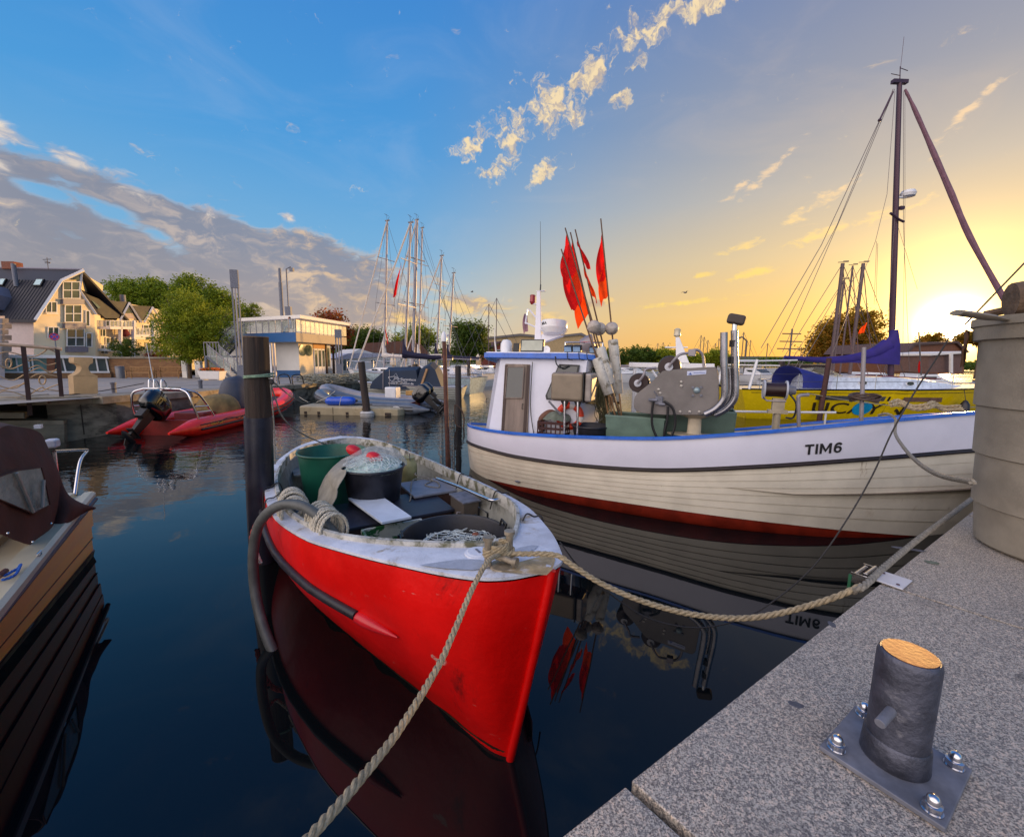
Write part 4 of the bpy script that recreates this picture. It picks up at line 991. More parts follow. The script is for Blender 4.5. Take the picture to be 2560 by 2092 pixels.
 d = MB(); d.tube([(1.16, 0, 3.62), (.99, 0, 3.64)], .018, 6); d.tube([(.86, 0, 3.50), (.84, 0, 3.12)], .02, 6); d.tube([(.86, 0, 3.50), (.95, 0, 3.46), (1.16, 0, 3.24)], .022, 6); d.tube([(.82, 0, 3.16), (1.16, 0, 3.02)], .02, 6); d.ob('signal_arm', M_mw, ms)
 d = MB(); d.tube([(1.30, 0, 2.98), (1.72, 0, 3.02)], .015, 6); d.tube([(1.70, 0, 3.02), (1.70, 0, 2.92)], .008, 6); d.ob('aerial_arm', M_mw, ms)
 M_lens = pm('lamp_lens', (206, 196, 168), .15, var=.1, coat=.5)
 lamp(1.42, 0, 3.03, .06, .12, M_lens, ms)
 lamp(.98, -.25, zr+.28, .055, .10, M_lens, ms)
 d = MB(); d.tube([(.98, -.25, zr), (.98, -.25, zr+.26)], .02, 6); d.ob('lamp_post', M_mw, ms)
 rx, ry, rz_ = 1.66, -.05, 2.84
 d = MB(T(rx, ry, rz_)); d.lathe([(.0, -.02), (.22, -.02), (.27, .0), (.335, .09), (.34, .12), (.345, .13), (.345, .155), (.335, .16), (.34, .28), (.325, .315), (.27, .328), (0, .332)], 40); rd = d.ob('radar_dome', M_gel, ms, smooth=30)
 def onr(x, y):
  a = -pi/2-.55+x/.342-.35; return (rx+.343*cos(a), ry+.343*sin(a), rz_+.185+y)
 text_on('MRA', .10, onr, M_bl if False else pm('black_lettering', (20, 18, 22)), rd, bold=.0015)
 d = MB(); d.prism([(1.34, -.08, 2.62), (1.9, -.08, 2.80), (1.78, -.08, 2.83), (1.34, -.08, 2.84)], (0, .16, 0)); d.ob('radar_bracket', M_mw, rd)
 Ks = T(1.2, 0, 2.2) @ S(.68, .68, .69) @ T(-1.2, 0, -2.2)
 for o_ in [ms]+list(ms.children_recursive): o_.data.transform(Ks)
 d = MB(T(1.36, -.62, zr)); d.box((0, 0, .14), (.40, .06, .20)); fl_ = d.ob('floodlight', M_black, t, bevel=.008)
 d = MB(T(1.36, -.652, zr)); d.box((0, 0, .14), (.36, .006, .165)); d.ob('floodlight_glass', pm('frosted_lens', (172, 176, 160), .2, var=.1), fl_)
 d = MB(T(.86, -.55, zr)); d.lathe([(.085, 0), (.10, .08), (.10, .18), (.07, .24), (0, .26)], 20); d.ob('gps_dome', M_gel, t)
 d = MB(T(1.07, -.58, zr)); d.box((0, 0, .10), (.11, .08, .17)); d.ob('horn_box', M_black, t, bevel=.008)
 d = MB(T(1.60, -.62, zr+.07)); d.lathe([(.035, -.04), (.065, -.01), (.07, .01), (.04, .012), (0, .0)], 20, M=R(90, 'X')); d.ob('horn', M_gel, t)
 sl_ = MB(T(2.20, -.35, zr)); sl_.lathe([(.10, -.10), (.125, .0), (.13, .10), (.115, .11), (0, .112)], 24, M=T(0, 0, .22) @ R(70, 'Y')); sl_.tube([(0, 0, 0), (0, 0, .14)], .025, 8); sl_.ob('searchlight', M_alu, t)
 for x, y in ((1.98, -.66), (2.12, -.66), (2.36, -.58)):
  d = MB(T(x, y, zr+.09) @ R(25, 'X')); d.box((0, 0, 0), (.13, .09, .10)); q_ = d.ob('work_lamp', M_black, t, bevel=.01)
  d = MB(T(x, y-.04, zr+.075) @ R(25, 'X')); d.box((0, -.008, 0), (.11, .006, .075)); d.ob('work_lamp_glass', pm('bluish_lens', (120, 150, 180), .1, coat=.4), q_)
 d = MB(); d.tube([(1.9, -.60, zr+.20), (2.5, -.62, zr+.19)], .012, 6); d.tube([(1.9, -.60, zr), (1.9, -.60, zr+.2)], .01, 6); d.tube([(2.5, -.62, zr), (2.5, -.62, zr+.19)], .01, 6); d.ob('roof_rail', M_stainless, t)
 rows = [[(.84, 0, 3.14-.0*i), ] for i in range(1)]
 return t
wheelhouse()
def flag_cloth(name, label, top, bot, w, mat, cat='flag', group=None, seed=0, fold=.09, sweep=-1, drop=.35, parent=None, dirv=None, taper=.2, nz=14, nx=8):
 "cloth hanging from a leaning staff between top and bot"
 top, bot = Vector(top), Vector(bot); d = dirv or Vector((FB_D.x, FB_D.y, 0)); rows = []
 for i in range(nz+1):
  f = i/nz; p0 = top.lerp(bot, f); row = []
  for j in range(nx+1):
   g_ = j/nx; ww = w*g_*(.25+.75*sin(min(1, f*1.25)*pi*.5))*(1-taper*f)
   q = p0+d*sweep*ww*.75+Vector((0, 0, -drop*w*g_*(1.2-.4*f)))
   q += Vector((d.y, -d.x, 0))*fold*sin(g_*6+seed+f*3)*g_*.8+Vector((0, 0, fold*.5*sin(g_*9+seed*2)*g_))
   row.append(q)
  rows.append(row)
 m = MB(); m.grid(rows); o = m.ob(name, mat, parent, smooth=80)
 if parent is None: tag(o, label, cat, group)
 return o
def thin_cloth(name, col, tr=.5):
 if name in MATS: return MATS[name]
 m = bpy.data.materials.new(name); m.use_nodes = True; g = G(m.node_tree); b = m.node_tree.nodes['Principled BSDF']
 tc = g.node('ShaderNodeTexCoord').outputs['Object']; n = g.noise(tc, 9, 4)
 c = g.mix(g.step(n, .3, .7), tuple(v*.75 for v in srgb(*col)[:3])+(1,), srgb(*col))
 g.put(b.inputs['Base Color'], c); b.inputs['Roughness'].default_value = .8
 tl = g.node('ShaderNodeBsdfTranslucent'); g.put(tl.inputs[0], c); mx = g.node('ShaderNodeMixShader'); mx.inputs[0].default_value = tr
 g.nt.links.new(b.outputs[0], mx.inputs[1]); g.nt.links.new(tl.outputs[0], mx.inputs[2])
 g.nt.links.new(mx.outputs[0], m.node_tree.nodes['Material Output'].inputs[0]); MATS[name] = m; return m
M_flagR = thin_cloth('red_flag', (240, 26, 26), .62); M_flagO = thin_cloth('orange_flag', (255, 84, 20), .7)
fp = MB()
o = flag_cloth('small_faded_flag', '', fbw(.97, .25, 2.90), fbw(1.0, .25, 2.52), .17, thin_cloth('faded_striped_flag', (150, 120, 140), .4), fold=.05, sweep=-1, drop=.4, seed=2)
tag(o, 'small faded limp flag below the signal arm of the cutter mast', 'flag')
M_pole = pm('bamboo_pole', (98, 74, 54), .6, var=.35, vscale=14, bump=.2)
M_ball = pm('pale_float', (176, 166, 156), .5, var=.25, vscale=10, col2=(120, 104, 96), blend=(.55, .7))
M_foam = pm('dirty_white_foam', (196, 192, 182), .8, var=.15, vscale=9, bump=.6, bscale=50, col2=(120, 112, 92), blend=(.52, .66))
def marker(label, pixt, pixb, off, flags, balls, foam, seed):
 a = fb(*pixt, off); b = fb(*pixb, off-.12*(seed % 3)); a, b = FB_M @ a, FB_M @ b
 root = thing('marker_pole', label, 'marker buoy', b, 0, 'flagged marker poles on the cutter')
 ax = (a-b); L = ax.length; m = MB(); m.tube([Vector(), ax], [.016, .010], 8); m.ob('pole', M_pole, root)
 for (f0, f1, w, mat, sw, sd) in flags:
  flag_cloth('flag_cloth', '', ax*f0, ax*f1, w*1.05, mat, parent=root, seed=sd, sweep=sw*.62, drop=.6, fold=.075)
 q = ax.to_track_quat('Z', 'Y').to_matrix().to_4x4()
 for f in balls:
  m = MB(T(*(ax*f)) @ q); m.sph((0, 0, 0), (.105, .105, .10), 18); m.lathe([(.108, -.012), (.110, 0), (.108, .012)], 18); m.ob('float_ball', M_ball, root)
 for f0, f1 in foam:
  m = MB(T(*(ax*f0)) @ q); LL = L*(f1-f0); m.lathe([(.070, 0), (.078, .02), (.080, LL*.5), (.078, LL-.02), (.066, LL)], 14); m.ob('foam_float', M_foam, root, bevel=.006)
 return root
marker('marker pole with a dark red flag, tallest of the leaning bundle', (1413, 570), (1562, 1085), .55, [(.975, .80, .40, M_flagR, -1, 1), (.82, .66, .3, M_flagO, -1, 9)], [.52], [(.24, .42)], 0)
marker('marker pole with two stacked red and orange flags in the middle of the bundle', (1426, 581), (1540, 1078), .5, [(.96, .80, .34, M_flagR, -1, 2), (.82, .60, .40, M_flagO, -1, 4)], [.36], [], 1)
marker('marker pole with an orange pennant on the right of the bundle', (1438, 574), (1556, 1060), .45, [(.985, .84, .30, M_flagR, 1, 3), (.84, .68, .30, M_flagO, 1, 5)], [.50], [(.12, .33)], 2)
marker('shortest marker pole of the bundle, with a red flag hanging low on the left', (1403, 623), (1552, 1078), .6, [(.95, .70, .26, M_flagR, -1, 6)], [], [(.20, .40)], 3)
marker('single marker pole with one red and orange flag standing apart from the bundle', (1502, 547), (1548, 1010), .35, [(.93, .70, .28, M_flagR, -1, 7), (.80, .60, .28, M_flagO, -1, 7.6)], [.42], [(.06, .36)], 4)
for k, (u0, v0, u1, v1) in enumerate(((1500, 930, 1530, 1085), (1512, 945, 1540, 1090), (1528, 990, 1546, 1090), (1548, 985, 1556, 1060))):
 a, b = FB_M @ fb(u0, v0, .62), FB_M @ fb(u1, v1, .62); m = MB(); m.tube([a, b], .013, 6)
 tag(m.ob('bamboo_stick', pm('bare_bamboo', (150, 116, 78), .6, var=.3)), ['thin bare stick leaning left of the foam floats', 'bare stick leaning under the dirty foam float', 'bare stick nearest the green tub', 'bare stick under the tallest foam float'][k], 'stick', 'sticks leaning in the gear bundle')
rnd = random.Random(4); t = thing('line_bundle', 'bundle of dangling green and grey fishing lines beside the wheelhouse', 'rope bundle', FB_M @ fb(1498, 960, .6), 0)
m = MB()
for i in range(60):
 x = rnd.gauss(0, .055); y = rnd.gauss(0, .05); q = [(x*.3, y*.3, .0)]
 for k in range(1, 8): q.append((x+rnd.uniform(-.03, .03)+.02*k, y+rnd.uniform(-.03, .03), -.10*k))
 m.tube(smoothline(q, 2), .0055, 4, caps=False)
m.ob('hanging_line', pm('green_grey_line', (84, 82, 58), .85, var=.5, vscale=14), t, kind='stuff')
def housing():
 t = thing('equipment_housing', 'beige grey rounded metal housing on two steel posts at the cutter rail', 'housing', FB_O, FB_A)
 c0, c1 = fb(1378, 930, 1.25), fb(1458, 1006, 1.25); xm, zm = (c0.x+c1.x)/2, (c0.z+c1.z)/2; w, h = (c1.x-c0.x), (c0.z-c1.z)
 m = MB(T(xm, -1.10, zm)); m.box((0, 0, 0), (w, .34, h)); b = m.ob('case', pm('beige_grey_metal', (134, 122, 106), .45, .3, var=.12, bump=.1), t, bevel=.05, bseg=4)
 m = MB(T(xm+w/2+.06, -1.10, zm)); m.box((0, 0, 0), (.10, .33, h*.98)); m.ob('end_cover', pm('pale_metal_cover', (150, 142, 136), .4, .3), t, bevel=.03, bseg=3)
 m = MB(T(xm+w/2, -1.10, zm)); m.box((0, 0, 0), (.014, .37, h*1.04)); m.ob('gasket', M_black, t, bevel=.004)
 for (u, v) in ((1411, 1010), (1444, 1010)):
  a = fb(u, v, 1.22); m = MB(); m.tube([(a.x, -1.22, a.z+.06), (a.x+.02, -1.24, .90)], .017, 10); m.ob('post', M_stainless, t)
  m = MB(T(a.x, -1.2, a.z+.03)); m.raw([(-.07, -.03, .05), (.07, -.03, .05), (.07, .03, .05), (-.07, .03, .05), (-.02, -.02, -.07), (.02, -.02, -.07), (.02, .02, -.07), (-.02, .02, -.07)], [(0, 1, 2, 3), (0, 1, 5, 4), (1, 2, 6, 5), (2, 3, 7, 6), (3, 0, 4, 7)]); m.ob('bracket', M_black, t)
 return t
housing()
def hauler():
 t = thing('net_hauler', 'large grey steel net hauler with rubber drums and curved pipes amidships on the cutter', 'net hauler', FB_O, FB_A)
 M_pl = pm('grey_steel_plate', (124, 120, 118), .55, .55, var=.18, vscale=3, bump=.15, bscale=30, col2=(150, 140, 112), blend=(.60, .78))
 out = smoothline([fb(*p_, 1.10) for p_ in ((1585, 1000), (1592, 985), (1625, 958), (1652, 932), (1665, 926), (1720, 921), (1778, 918), (1790, 922), (1795, 935), (1797, 985), (1795, 1005), (1780, 1022), (1762, 1035), (1700, 1037), (1640, 1036), (1596, 1030), (1585, 1018), (1584, 1008))], 3)
 pl = MB(); pl.prism([(p.x, -1.10, p.z) for p in out], (0, .022, 0)); P1 = pl.ob('side_plate', M_pl, t, smooth=20, bevel=.004)
 pl = MB(); pl.prism([(p.x+.02, -.70, p.z) for p in out], (0, .022, 0)); pl.ob('side_plate', M_pl, t, smooth=20)
 lo = [p for p in out if p.z < 1.62]
 pl = MB(); pl.box(((out[0].x+3.95)/2, -.89, 1.34), (.78, .37, .02)); pl.ob('bottom_plate', M_pl, t)
 def at(u, v): return fb(u, v, 1.115)
 M_riv = pm('pale_rivet', (170, 166, 160), .4, .5)
 for (u, v) in ((1703, 955), (1703, 965), (1646, 974), (1650, 983), (1700, 1030), (1724, 1030), (1748, 1030)):
  a = at(u, v); m = MB(T(a.x, -1.1, a.z)); m.lathe([(.020, 0), (.017, .010), (0, .014)], 12, M=R(90, 'X')); m.ob('rivet', M_riv, t)
 for (u, v) in ((1732, 969), (1753, 968), (1732, 989), (1753, 989)):
  a = at(u, v); m = MB(T(a.x, -1.1, a.z)); m.lathe([(.019, 0), (.019, .014), (0, .016)], 6, M=R(90, 'X')); m.ob('bolt', M_galv, t)
 a = at(1742, 976); m = MB(T(a.x, -1.1, a.z)); m.lathe([(.042, 0), (.036, .02), (.02, .032), (0, .034)], 20, M=R(90, 'X')); m.ob('hub', pm('pale_blue_hub', (150, 170, 176), .35, .3), t)
 def drum(u, v, ru, cyl=True):
  c = at(u, v); e = at(u+ru, v); r = (e.x-c.x)
  m = MB(T(c.x, -1.02, c.z)); m.lathe([(r*.3, 0), (r*.92, .0), (r, .03), (r, .10), (r*.90, .12), (r*.80, .16), (r*.78, .30)], 36, M=R(-90, 'X')); dm = m.ob('drum', pm('dark_brown_rubber', (44, 24, 24), .4, var=.2), t)
  m = MB(T(c.x, -1.06, c.z))
  m.lathe([(r*.34, .02), (r*.36, .05), (0, .055)], 24, M=R(90, 'X')); m.ob('drum_hub', pm('pale_hub', (186, 188, 196), .35, var=.08), t)
  m = MB(T(c.x, -.80, c.z))
  for k in range(16):
   an = 2*pi*k/16; m.box((cos(an)*r*.80, .0, sin(an)*r*.80), (r*.20, .26, r*.10), M=None, rz=0)
  m.lathe([(r*.76, -.12), (r*.76, .12)], 24, M=R(90, 'X')); m.ob('drum_ribs', pm('cream_ribs', (186, 176, 142), .5, var=.15), t, kind='stuff')
  return c, r
 c1, r1 = drum(1594, 958, 26); c2, r2 = drum(1672, 917, 30)
 for c, tip in ((c1, fb(1640, 920, 1.1)), (c2, fb(1728, 882, 1.1))):
  m = MB(); m.tube(smoothline([(c.x, -1.12, c.z), (c.x+.07, -1.15, c.z+.10), (tip.x-.12, -1.13, tip.z-.02), (tip.x, -1.08, tip.z)], 5), .017, 8); m.ob('guard_arm', M_alu, t)
 a = fb(1730, 882, 1.08); m = MB(T(a.x, -1.08, a.z)); m.box((0, 0, 0), (.09, .08, .09)); m.ob('pivot_block', M_alu, t, bevel=.01)
 b1, b2, b3 = fb(1745, 878, 1.0), fb(1757, 890, 1.0), fb(1760, 918, 1.0)
 m = MB(); m.tube(smoothline([(a.x, -1.05, a.z+.03), (b1.x, -1.02, b1.z+.01), (b2.x, -1.0, b2.z), (b3.x, -1.0, b3.z)], 5), .018, 8); m.ob('guard_arm', M_alu, t)
 for (pth, y, r) in ((((1810, 831), (1810, 900), (1812, 980), (1806, 1004), (1786, 1024), (1762, 1036)), -1.16, .042), (((1836, 826), (1837, 900), (1839, 970), (1834, 1000), (1812, 1024), (1786, 1037)), -1.05, .042), (((1824, 920), (1826, 975), (1818, 1002), (1798, 1024), (1770, 1037)), -1.0, .03)):
  q = [fb(u, v, -y) for u, v in pth]; m = MB(); m.tube(smoothline([(p.x, y, p.z) for p in q], 6), r, 16); m.ob('curved_pipe', pm('dull_steel_pipe', (150, 150, 156), .28, .9, var=.2), t, smooth=60)
 q = fb(1836, 826, 1.05)
 for dz in (-.16, -.36):
  m = MB(T(q.x, -1.05, q.z+dz)); m.lathe([(.044, -.04), (.0445, .04)], 16); m.ob('black_tape', M_black, t)
 m = MB(T(q.x+.01, -1.05, q.z+.13) @ R(12, 'Y')); m.box((0, 0, 0), (.20, .12, .12)); m.ob('work_lamp', pm('lamp_housing', (70, 58, 52), .6), t, bevel=.03)
 m = MB(); m.tube([(q.x, -1.05, q.z), (q.x, -1.05, q.z+.08)], .03, 8); m.ob('lamp_neck', M_stainless, t)
 a, b = at(1718, 928), at(1766, 926)
 m = MB(); m.prism([(a.x, -1.106, a.z-.055), (b.x, -1.106, b.z-.055+.01), (b.x, -1.106, b.z+.006), (a.x, -1.106, a.z)], (0, .003, 0)); lp = m.ob('maker_plate', pm('pale_blue_plate', (190, 198, 222), .4), t)
 m = MB(); m.raw([(a.x+.012, -1.108, a.z-.045), (a.x+.06, -1.108, a.z-.045), (a.x+.05, -1.108, a.z-.03), (a.x+.035, -1.108, a.z-.012), (a.x+.03, -1.108, a.z-.03)], [(0, 1, 2, 3, 4)]); m.raw([(a.x+.075, -1.108, a.z-.022), (b.x-.01, -1.108, a.z-.018), (b.x-.01, -1.108, a.z-.012), (a.x+.075, -1.108, a.z-.016)], [(0, 1, 2, 3)]); m.ob('plate_print', pm('blue_print', (60, 90, 160), .5), lp)
 a = at(1648, 1000); m = MB(T(a.x, -1.13, a.z)); m.box((0, 0, 0), (.09, .07, .10)); m.tube([(-.02, -.02, .05), (-.07, -.04, .12)], .008, 6); m.tube([(-.13, -.03, -.0), (-.02, -.03, .0)], .022, 8); m.tube([(.0, -.02, -.05), (.08, -.02, -.05)], .02, 8); m.ob('valve', M_galv, t, bevel=.004)
 for pth in (((1633, 1003), (1630, 1030), (1631, 1065), (1642, 1094)), ((1660, 1003), (1680, 1018), (1688, 1045), (1686, 1070), (1677, 1094)), ((1670, 1016), (1668, 1050), (1662, 1075), (1660, 1094))):
  m = MB(); m.tube(smoothline([(fb(u, v, 1.16).x, -1.16, fb(u, v, 1.16).z) for u, v in pth], 6), .016, 8); m.ob('hose', M_black, t)
 m = MB(T(3.86, -1.0, 0)); m.lathe([(.33, 1.06), (.33, 1.075), (.10, 1.08), (.085, 1.10), (.08, 1.28), (.20, 1.325), (.26, 1.335)], 28, M=S(1, .45, 1)); m.ob('pedestal', pm('cream_steel', (176, 164, 142), .5, .2, var=.15), t)
hauler()
M_gtub = pm('grey_green_fish_box', (92, 116, 104), .55, var=.15, vscale=5, bump=.15)
def fish_box(label, c, dims, rz=0.):
 t = thing('fish_box', label, 'fish box', FB_M @ Vector(c), FB_A+rz, 'grey green fish boxes on the cutter')
 w, d, h = dims; th = .02; sl = .03
 for sx in (-1, 1):
  m = MB(); m.raw([(sx*(w/2-sl), -d/2+sl, 0), (sx*(w/2-sl), d/2-sl, 0), (sx*w/2, d/2, h), (sx*w/2, -d/2, h)], [(0, 1, 2, 3)]); m.ob('box_end', M_gtub, t, solid=th, offset=0)
 for sy in (-1, 1):
  m = MB(); m.raw([(-w/2+sl, sy*(d/2-sl), 0), (w/2-sl, sy*(d/2-sl), 0), (w/2, sy*d/2, h), (-w/2, sy*d/2, h)], [(0, 1, 2, 3)]); m.ob('box_side', M_gtub, t, solid=th, offset=0)
 m = MB(); m.box((0, 0, .02), (w-2*sl, d-2*sl, .02)); m.ob('bottom', M_gtub, t)
 m = MB(); p_ = [(-w/2, -d/2, h), (w/2, -d/2, h), (w/2, d/2, h), (-w/2, d/2, h)]; m.tube(p_, .022, 6, closed=True); m.ob('box_rim', M_gtub, t)
 m = MB()
 for x in (-.28*w, 0, .28*w): m.box((x, -d/2-.004, h-.05), (.02, .02, .06))
 m.tube([(-w/2+.01, -d/2+.012, h*.45), (w/2-.01, -d/2+.012, h*.45)], .008, 5); m.ob('box_lugs', M_gtub, t)
fish_box('front grey green fish box below the hauler, next to the foam floats', (3.10, -.78, .62), (.78, .5, .62))
fish_box('rear grey green fish box behind the hoses of the hauler', (3.80, -.40, .72), (1.1, .5, .62))
c = fb(1468, 1060, .95); bt2 = round_tub('deck_tub', 'black round tub on the cutter deck between the housing posts', FB_M @ Vector((c.x+.05, -.92, .74)), .22, .265, .34, M_blkt)
def crate(label, c, dims, mat, rz=0):
 t = thing('bottle_crate', label, 'crate', FB_M @ Vector(c), FB_A+rz); w, d, h = dims
 for sy in (-1, 1):
  m = MB()
  for k in range(4): m.box((0, sy*d/2, .03+k*(h-.05)/3), (w, .014, .035))
  for k in range(7): m.box((-w/2+w*k/6, sy*d/2, h/2), (.018, .012, h))
  m.ob('lattice_side', mat, t)
 for sx in (-1, 1):
  m = MB()
  for k in range(4): m.box((sx*w/2, 0, .03+k*(h-.05)/3), (.012, d, .035))
  for k in range(5): m.box((sx*w/2, -d/2+d*k/4, h/2), (.010, .018, h))
  m.ob('lattice_end', mat, t)
 m = MB(); m.box((0, 0, .01), (w, d, .014)); m.ob('bottom', mat, t); return t
c = fb(1382, 1062, .95); crate('dark red plastic lattice crate on the cutter deck under the housing', (c.x+.01, -.90, .80), (.42, .32, .30), pm('dark_red_crate', (60, 26, 26), .6, var=.2))
m = MB(); c2 = FB_M @ Vector((c.x-.02, -.88, 1.12)); 
rows = []
for i in range(9):
 f = i/8; rows.append([(.22*f*cos(2*pi*j/24), .16*f*sin(2*pi*j/24), .13*(1-f*f)+.05*mnoise.noise(Vector((f*3*cos(2*pi*j/24)+3, f*3*sin(2*pi*j/24), 1)))) for j in range(25)])
m.grid(rows); o = m.ob('grey_green_rags', pm('rag_grey_green', (110, 118, 106), .85, var=.3, vscale=9, bump=.6), smooth=70); o.location = c2+Vector((.06, 0, 0)); tag(o, 'grey green rags piled on the dark red crate', 'rags')
m = MB(); a = FB_M @ Vector((c.x-.12, -.80, 1.15)); m.tube(smoothline([a+Vector((-.10, .0, -.22)), a+Vector((-.11, 0, -.05)), a+Vector((0, 0, .05)), a+Vector((.1, .02, .04))], 5), .05, 10); tag(m.ob('brown_bolster', pm('brown_leather', (104, 66, 48), .6, var=.3, bump=.3)), 'brown padded roll leaning on the crate beside the wheelhouse', 'roll')
m = MB(); a, b = FB_M @ fb(1372, 1003, 1.0), FB_M @ fb(1402, 1036, 1.0); m.tube([a, b], .016, 8); tag(m.ob('short_pipe', M_galv), 'short grey pipe leaning above the crate', 'pipe')
t = thing('lifebuoy', 'orange and white lifebuoy hanging behind the housing posts', 'lifebuoy', FB_M @ (fb(1424, 1040, .78)+Vector((0, 0, 0))), FB_A+.15)
t.rotation_euler = (pi/2, 0, FB_A+.2)
M_lbo = pm('lifebuoy_orange', (222, 66, 34), .5, var=.1); M_lbw = pm('lifebuoy_white', (230, 222, 214), .5, var=.06)
for k in range(8):
 a0 = 2*pi*k/8+.2; wd = .5 if k % 2 == 0 else .285
 a1 = a0+(.56 if k % 2 else 1.0)
for k in range(4):
 m = MB(); s0 = k*pi/2; m.tube([(.165*cos(s0+a*1.12/8), .165*sin(s0+a*1.12/8), 0) for a in range(9)], .052, 12, caps=False); m.ob('ring_segment', M_lbo, t)
 m = MB(); m.tube([(.165*cos(s0+1.12+a*.451/4), .165*sin(s0+1.12+a*.451/4), 0) for a in range(5)], .0535, 12, caps=False); m.ob('white_band', M_lbw, t)
t = thing('deck_arch', 'white tubular arch over the working deck with a tapered lamp mast', 'arch', FB_O, FB_A); t.parent = FBT; t.location = (0, 0, 0); t.rotation_euler = (0, 0, 0)
del t['label'], t['category']
aa, bb = fb(1485, 880, -.55), fb(1790, 874, -.55)
m = MB(); m.box(((aa.x+.6+bb.x)/2, .55, 2.20), (bb.x-aa.x-.6, .12, .085)); m.ob('beam', M_gel, t, bevel=.01)
m = MB(); m.tube([(aa.x, .5, 2.17), (aa.x+.65, .53, 2.18)], .02, 8); m.ob('boom_tip', M_alu, t)
for (u0, v0, u1, v1) in ((1586, 885, 1582, 1045), (1590, 900, 1588, 1045)):
 a, b = fb(u0, v0, -.5), fb(u1, v1, -.5); m = MB(); m.tube([(a.x, .5, a.z), (b.x, .5, b.z-.3)], .025, 8); m.ob('arch_leg', M_gel, t)
q = [fb(*p_, -.5) for p_ in ((1765, 880), (1780, 880), (1772, 905), (1760, 925), (1750, 925), (1763, 900))]
m = MB(); m.prism([(p.x, .48, p.z) for p in q], (0, .1, 0)); m.ob('arch_bracket', M_gel, t)
m = MB(); a, b = fb(1600, 888, -.5), fb(1652, 925, -.5); m.tube([(a.x+.2, .5, a.z), (b.x+.1, .5, b.z-.1)], .02, 6); m.ob('brace', M_gel, t)
sm_ = [fb(*p_, -.55) for p_ in ((1692, 872), (1726, 872), (1700, 800), (1690, 800))]
m = MB(); m.raw([(sm_[0].x, .48, 2.24), (sm_[1].x, .48, 2.24), (sm_[1].x, .62, 2.24), (sm_[0].x, .62, 2.24), (sm_[3].x, .53, sm_[3].z), (sm_[2].x, .53, sm_[2].z), (sm_[2].x, .57, sm_[2].z), (sm_[3].x, .57, sm_[3].z)],
      [(0, 1, 5, 4), (1, 2, 6, 5), (2, 3, 7, 6), (3, 0, 4, 7), (4, 5, 6, 7), (0, 1, 2, 3)]); am = m.ob('lamp_mast', M_gel, t, bevel=.008)
a = fb(1694, 798, -.55); m = MB(T(a.x, .55, a.z)); m.lathe([(.02, -.02), (.04, 0), (.055, .01), (.05, .10), (.055, .11), (.03, .13), (0, .13)], 14); m.ob('mast_lamp', M_lens if False else MATS['lamp_lens'], am)
a = fb(1692, 827, -.55); m = MB(T(a.x, .55, a.z)); m.box((0, 0, 0), (.36, .03, .02)); m.ob('spreader', M_gel, am)
def line_drum():
 t = thing('line_drum', 'dark rubber line drum on a pale steel pedestal on the foredeck of the cutter', 'winch', FB_O, FB_A)
 Y = .55; a, b = fb(1908, 957, -Y), fb(1972, 990, -Y); cz = (fb(1908, 955, -Y).z+fb(1908, 992, -Y).z)/2; r = (fb(1908, 955, -Y).z-fb(1908, 992, -Y).z)/2
 x0, x1 = fb(1910, 970, -Y).x, fb(1966, 970, -Y).x
 m = MB(T((x0+x1)/2, Y, cz)); m.lathe([(r*.98, -(x1-x0)/2), (r*.92, 0), (r*.98, (x1-x0)/2)], 24, M=R(90, 'Y')); m.ob('drum', pm('dark_brown_rubber', (0, 0, 0)), t)
 for x in (x0, x1):
  m = MB(T(x, Y, cz)); m.lathe([(r*1.25, -.012), (r*1.3, 0), (r*1.25, .012)], 28, M=R(90, 'Y')); m.ob('flange', pm('pale_hub', (0, 0, 0)), t)
 m = MB(T(x1+.06, Y, cz)); m.lathe([(.05, -.06), (.07, 0), (.06, .06)], 16, M=R(90, 'Y')); m.ob('motor', M_galv, t)
 m = MB(); m.tube([(x0, Y-.0, cz-r*1.1), (x0+.05, Y-.05, cz-r*1.45), (x1, Y-.05, cz-r*1.45), (x1, Y, cz-r)], .014, 6); m.ob('guard', M_alu, t)
 m = MB(T((x0+x1)/2+.06, Y, 0)); m.tube([(0, 0, .55), (0, 0, cz-r*1.2)], .05, 10); m.box((0, 0, cz-r*1.2-.1), (.16, .10, .22)); m.box((0, 0, 1.28), (.26, .12, .05)); m.ob('pedestal', pm('cream_steel', (0, 0, 0)), t)
 m = MB(); m.tube(smoothline([(x1+.05, Y, cz-.05), (x1+.14, Y-.05, cz-.2), (x1+.12, Y-.05, cz-.4), (x1+.02, Y-.05, 1.2)], 5), .014, 6); m.ob('hose', M_black, t)
line_drum()
for k, (u0, v0, u1, v1) in enumerate(((1820, 1027, 1975, 1030), (1780, 1048, 2160, 1034), (1782, 1066, 2190, 1040))):
 pass
m = MB(); a = [fb(1815, 1028, -1.0), fb(1935, 1030, -1.0), fb(2065, 1031, -1.0), fb(2090, 1031, -1.0)]
m.tube([(p.x, 1.0, p.z) for p in a], .018, 8); t = thing('guard_rail', 'pale tubular guard rail along the far side of the cutter', 'rail', FB_O, FB_A); m.ob('top_tube', M_gel, t)
for p in a[:3]:
 m = MB(); m.tube([(p.x, 1.0, p.z), (p.x, 1.0, .9)], .014, 6); m.ob('stanchion', M_gel, t)
a = fb(2160, 868, -.3); b = fb(2163, 1035, -.3)
m = MB(); m.tube([FB_M @ Vector((a.x, .3, a.z)), FB_M @ Vector((b.x, .3, .75))], .026, 10); tag(m.ob('deck_post', M_alu), 'bare metal post standing on the foredeck of the cutter', 'post')
a = fb(1998, 990, -.2); b = fb(2004, 1075, -.2)
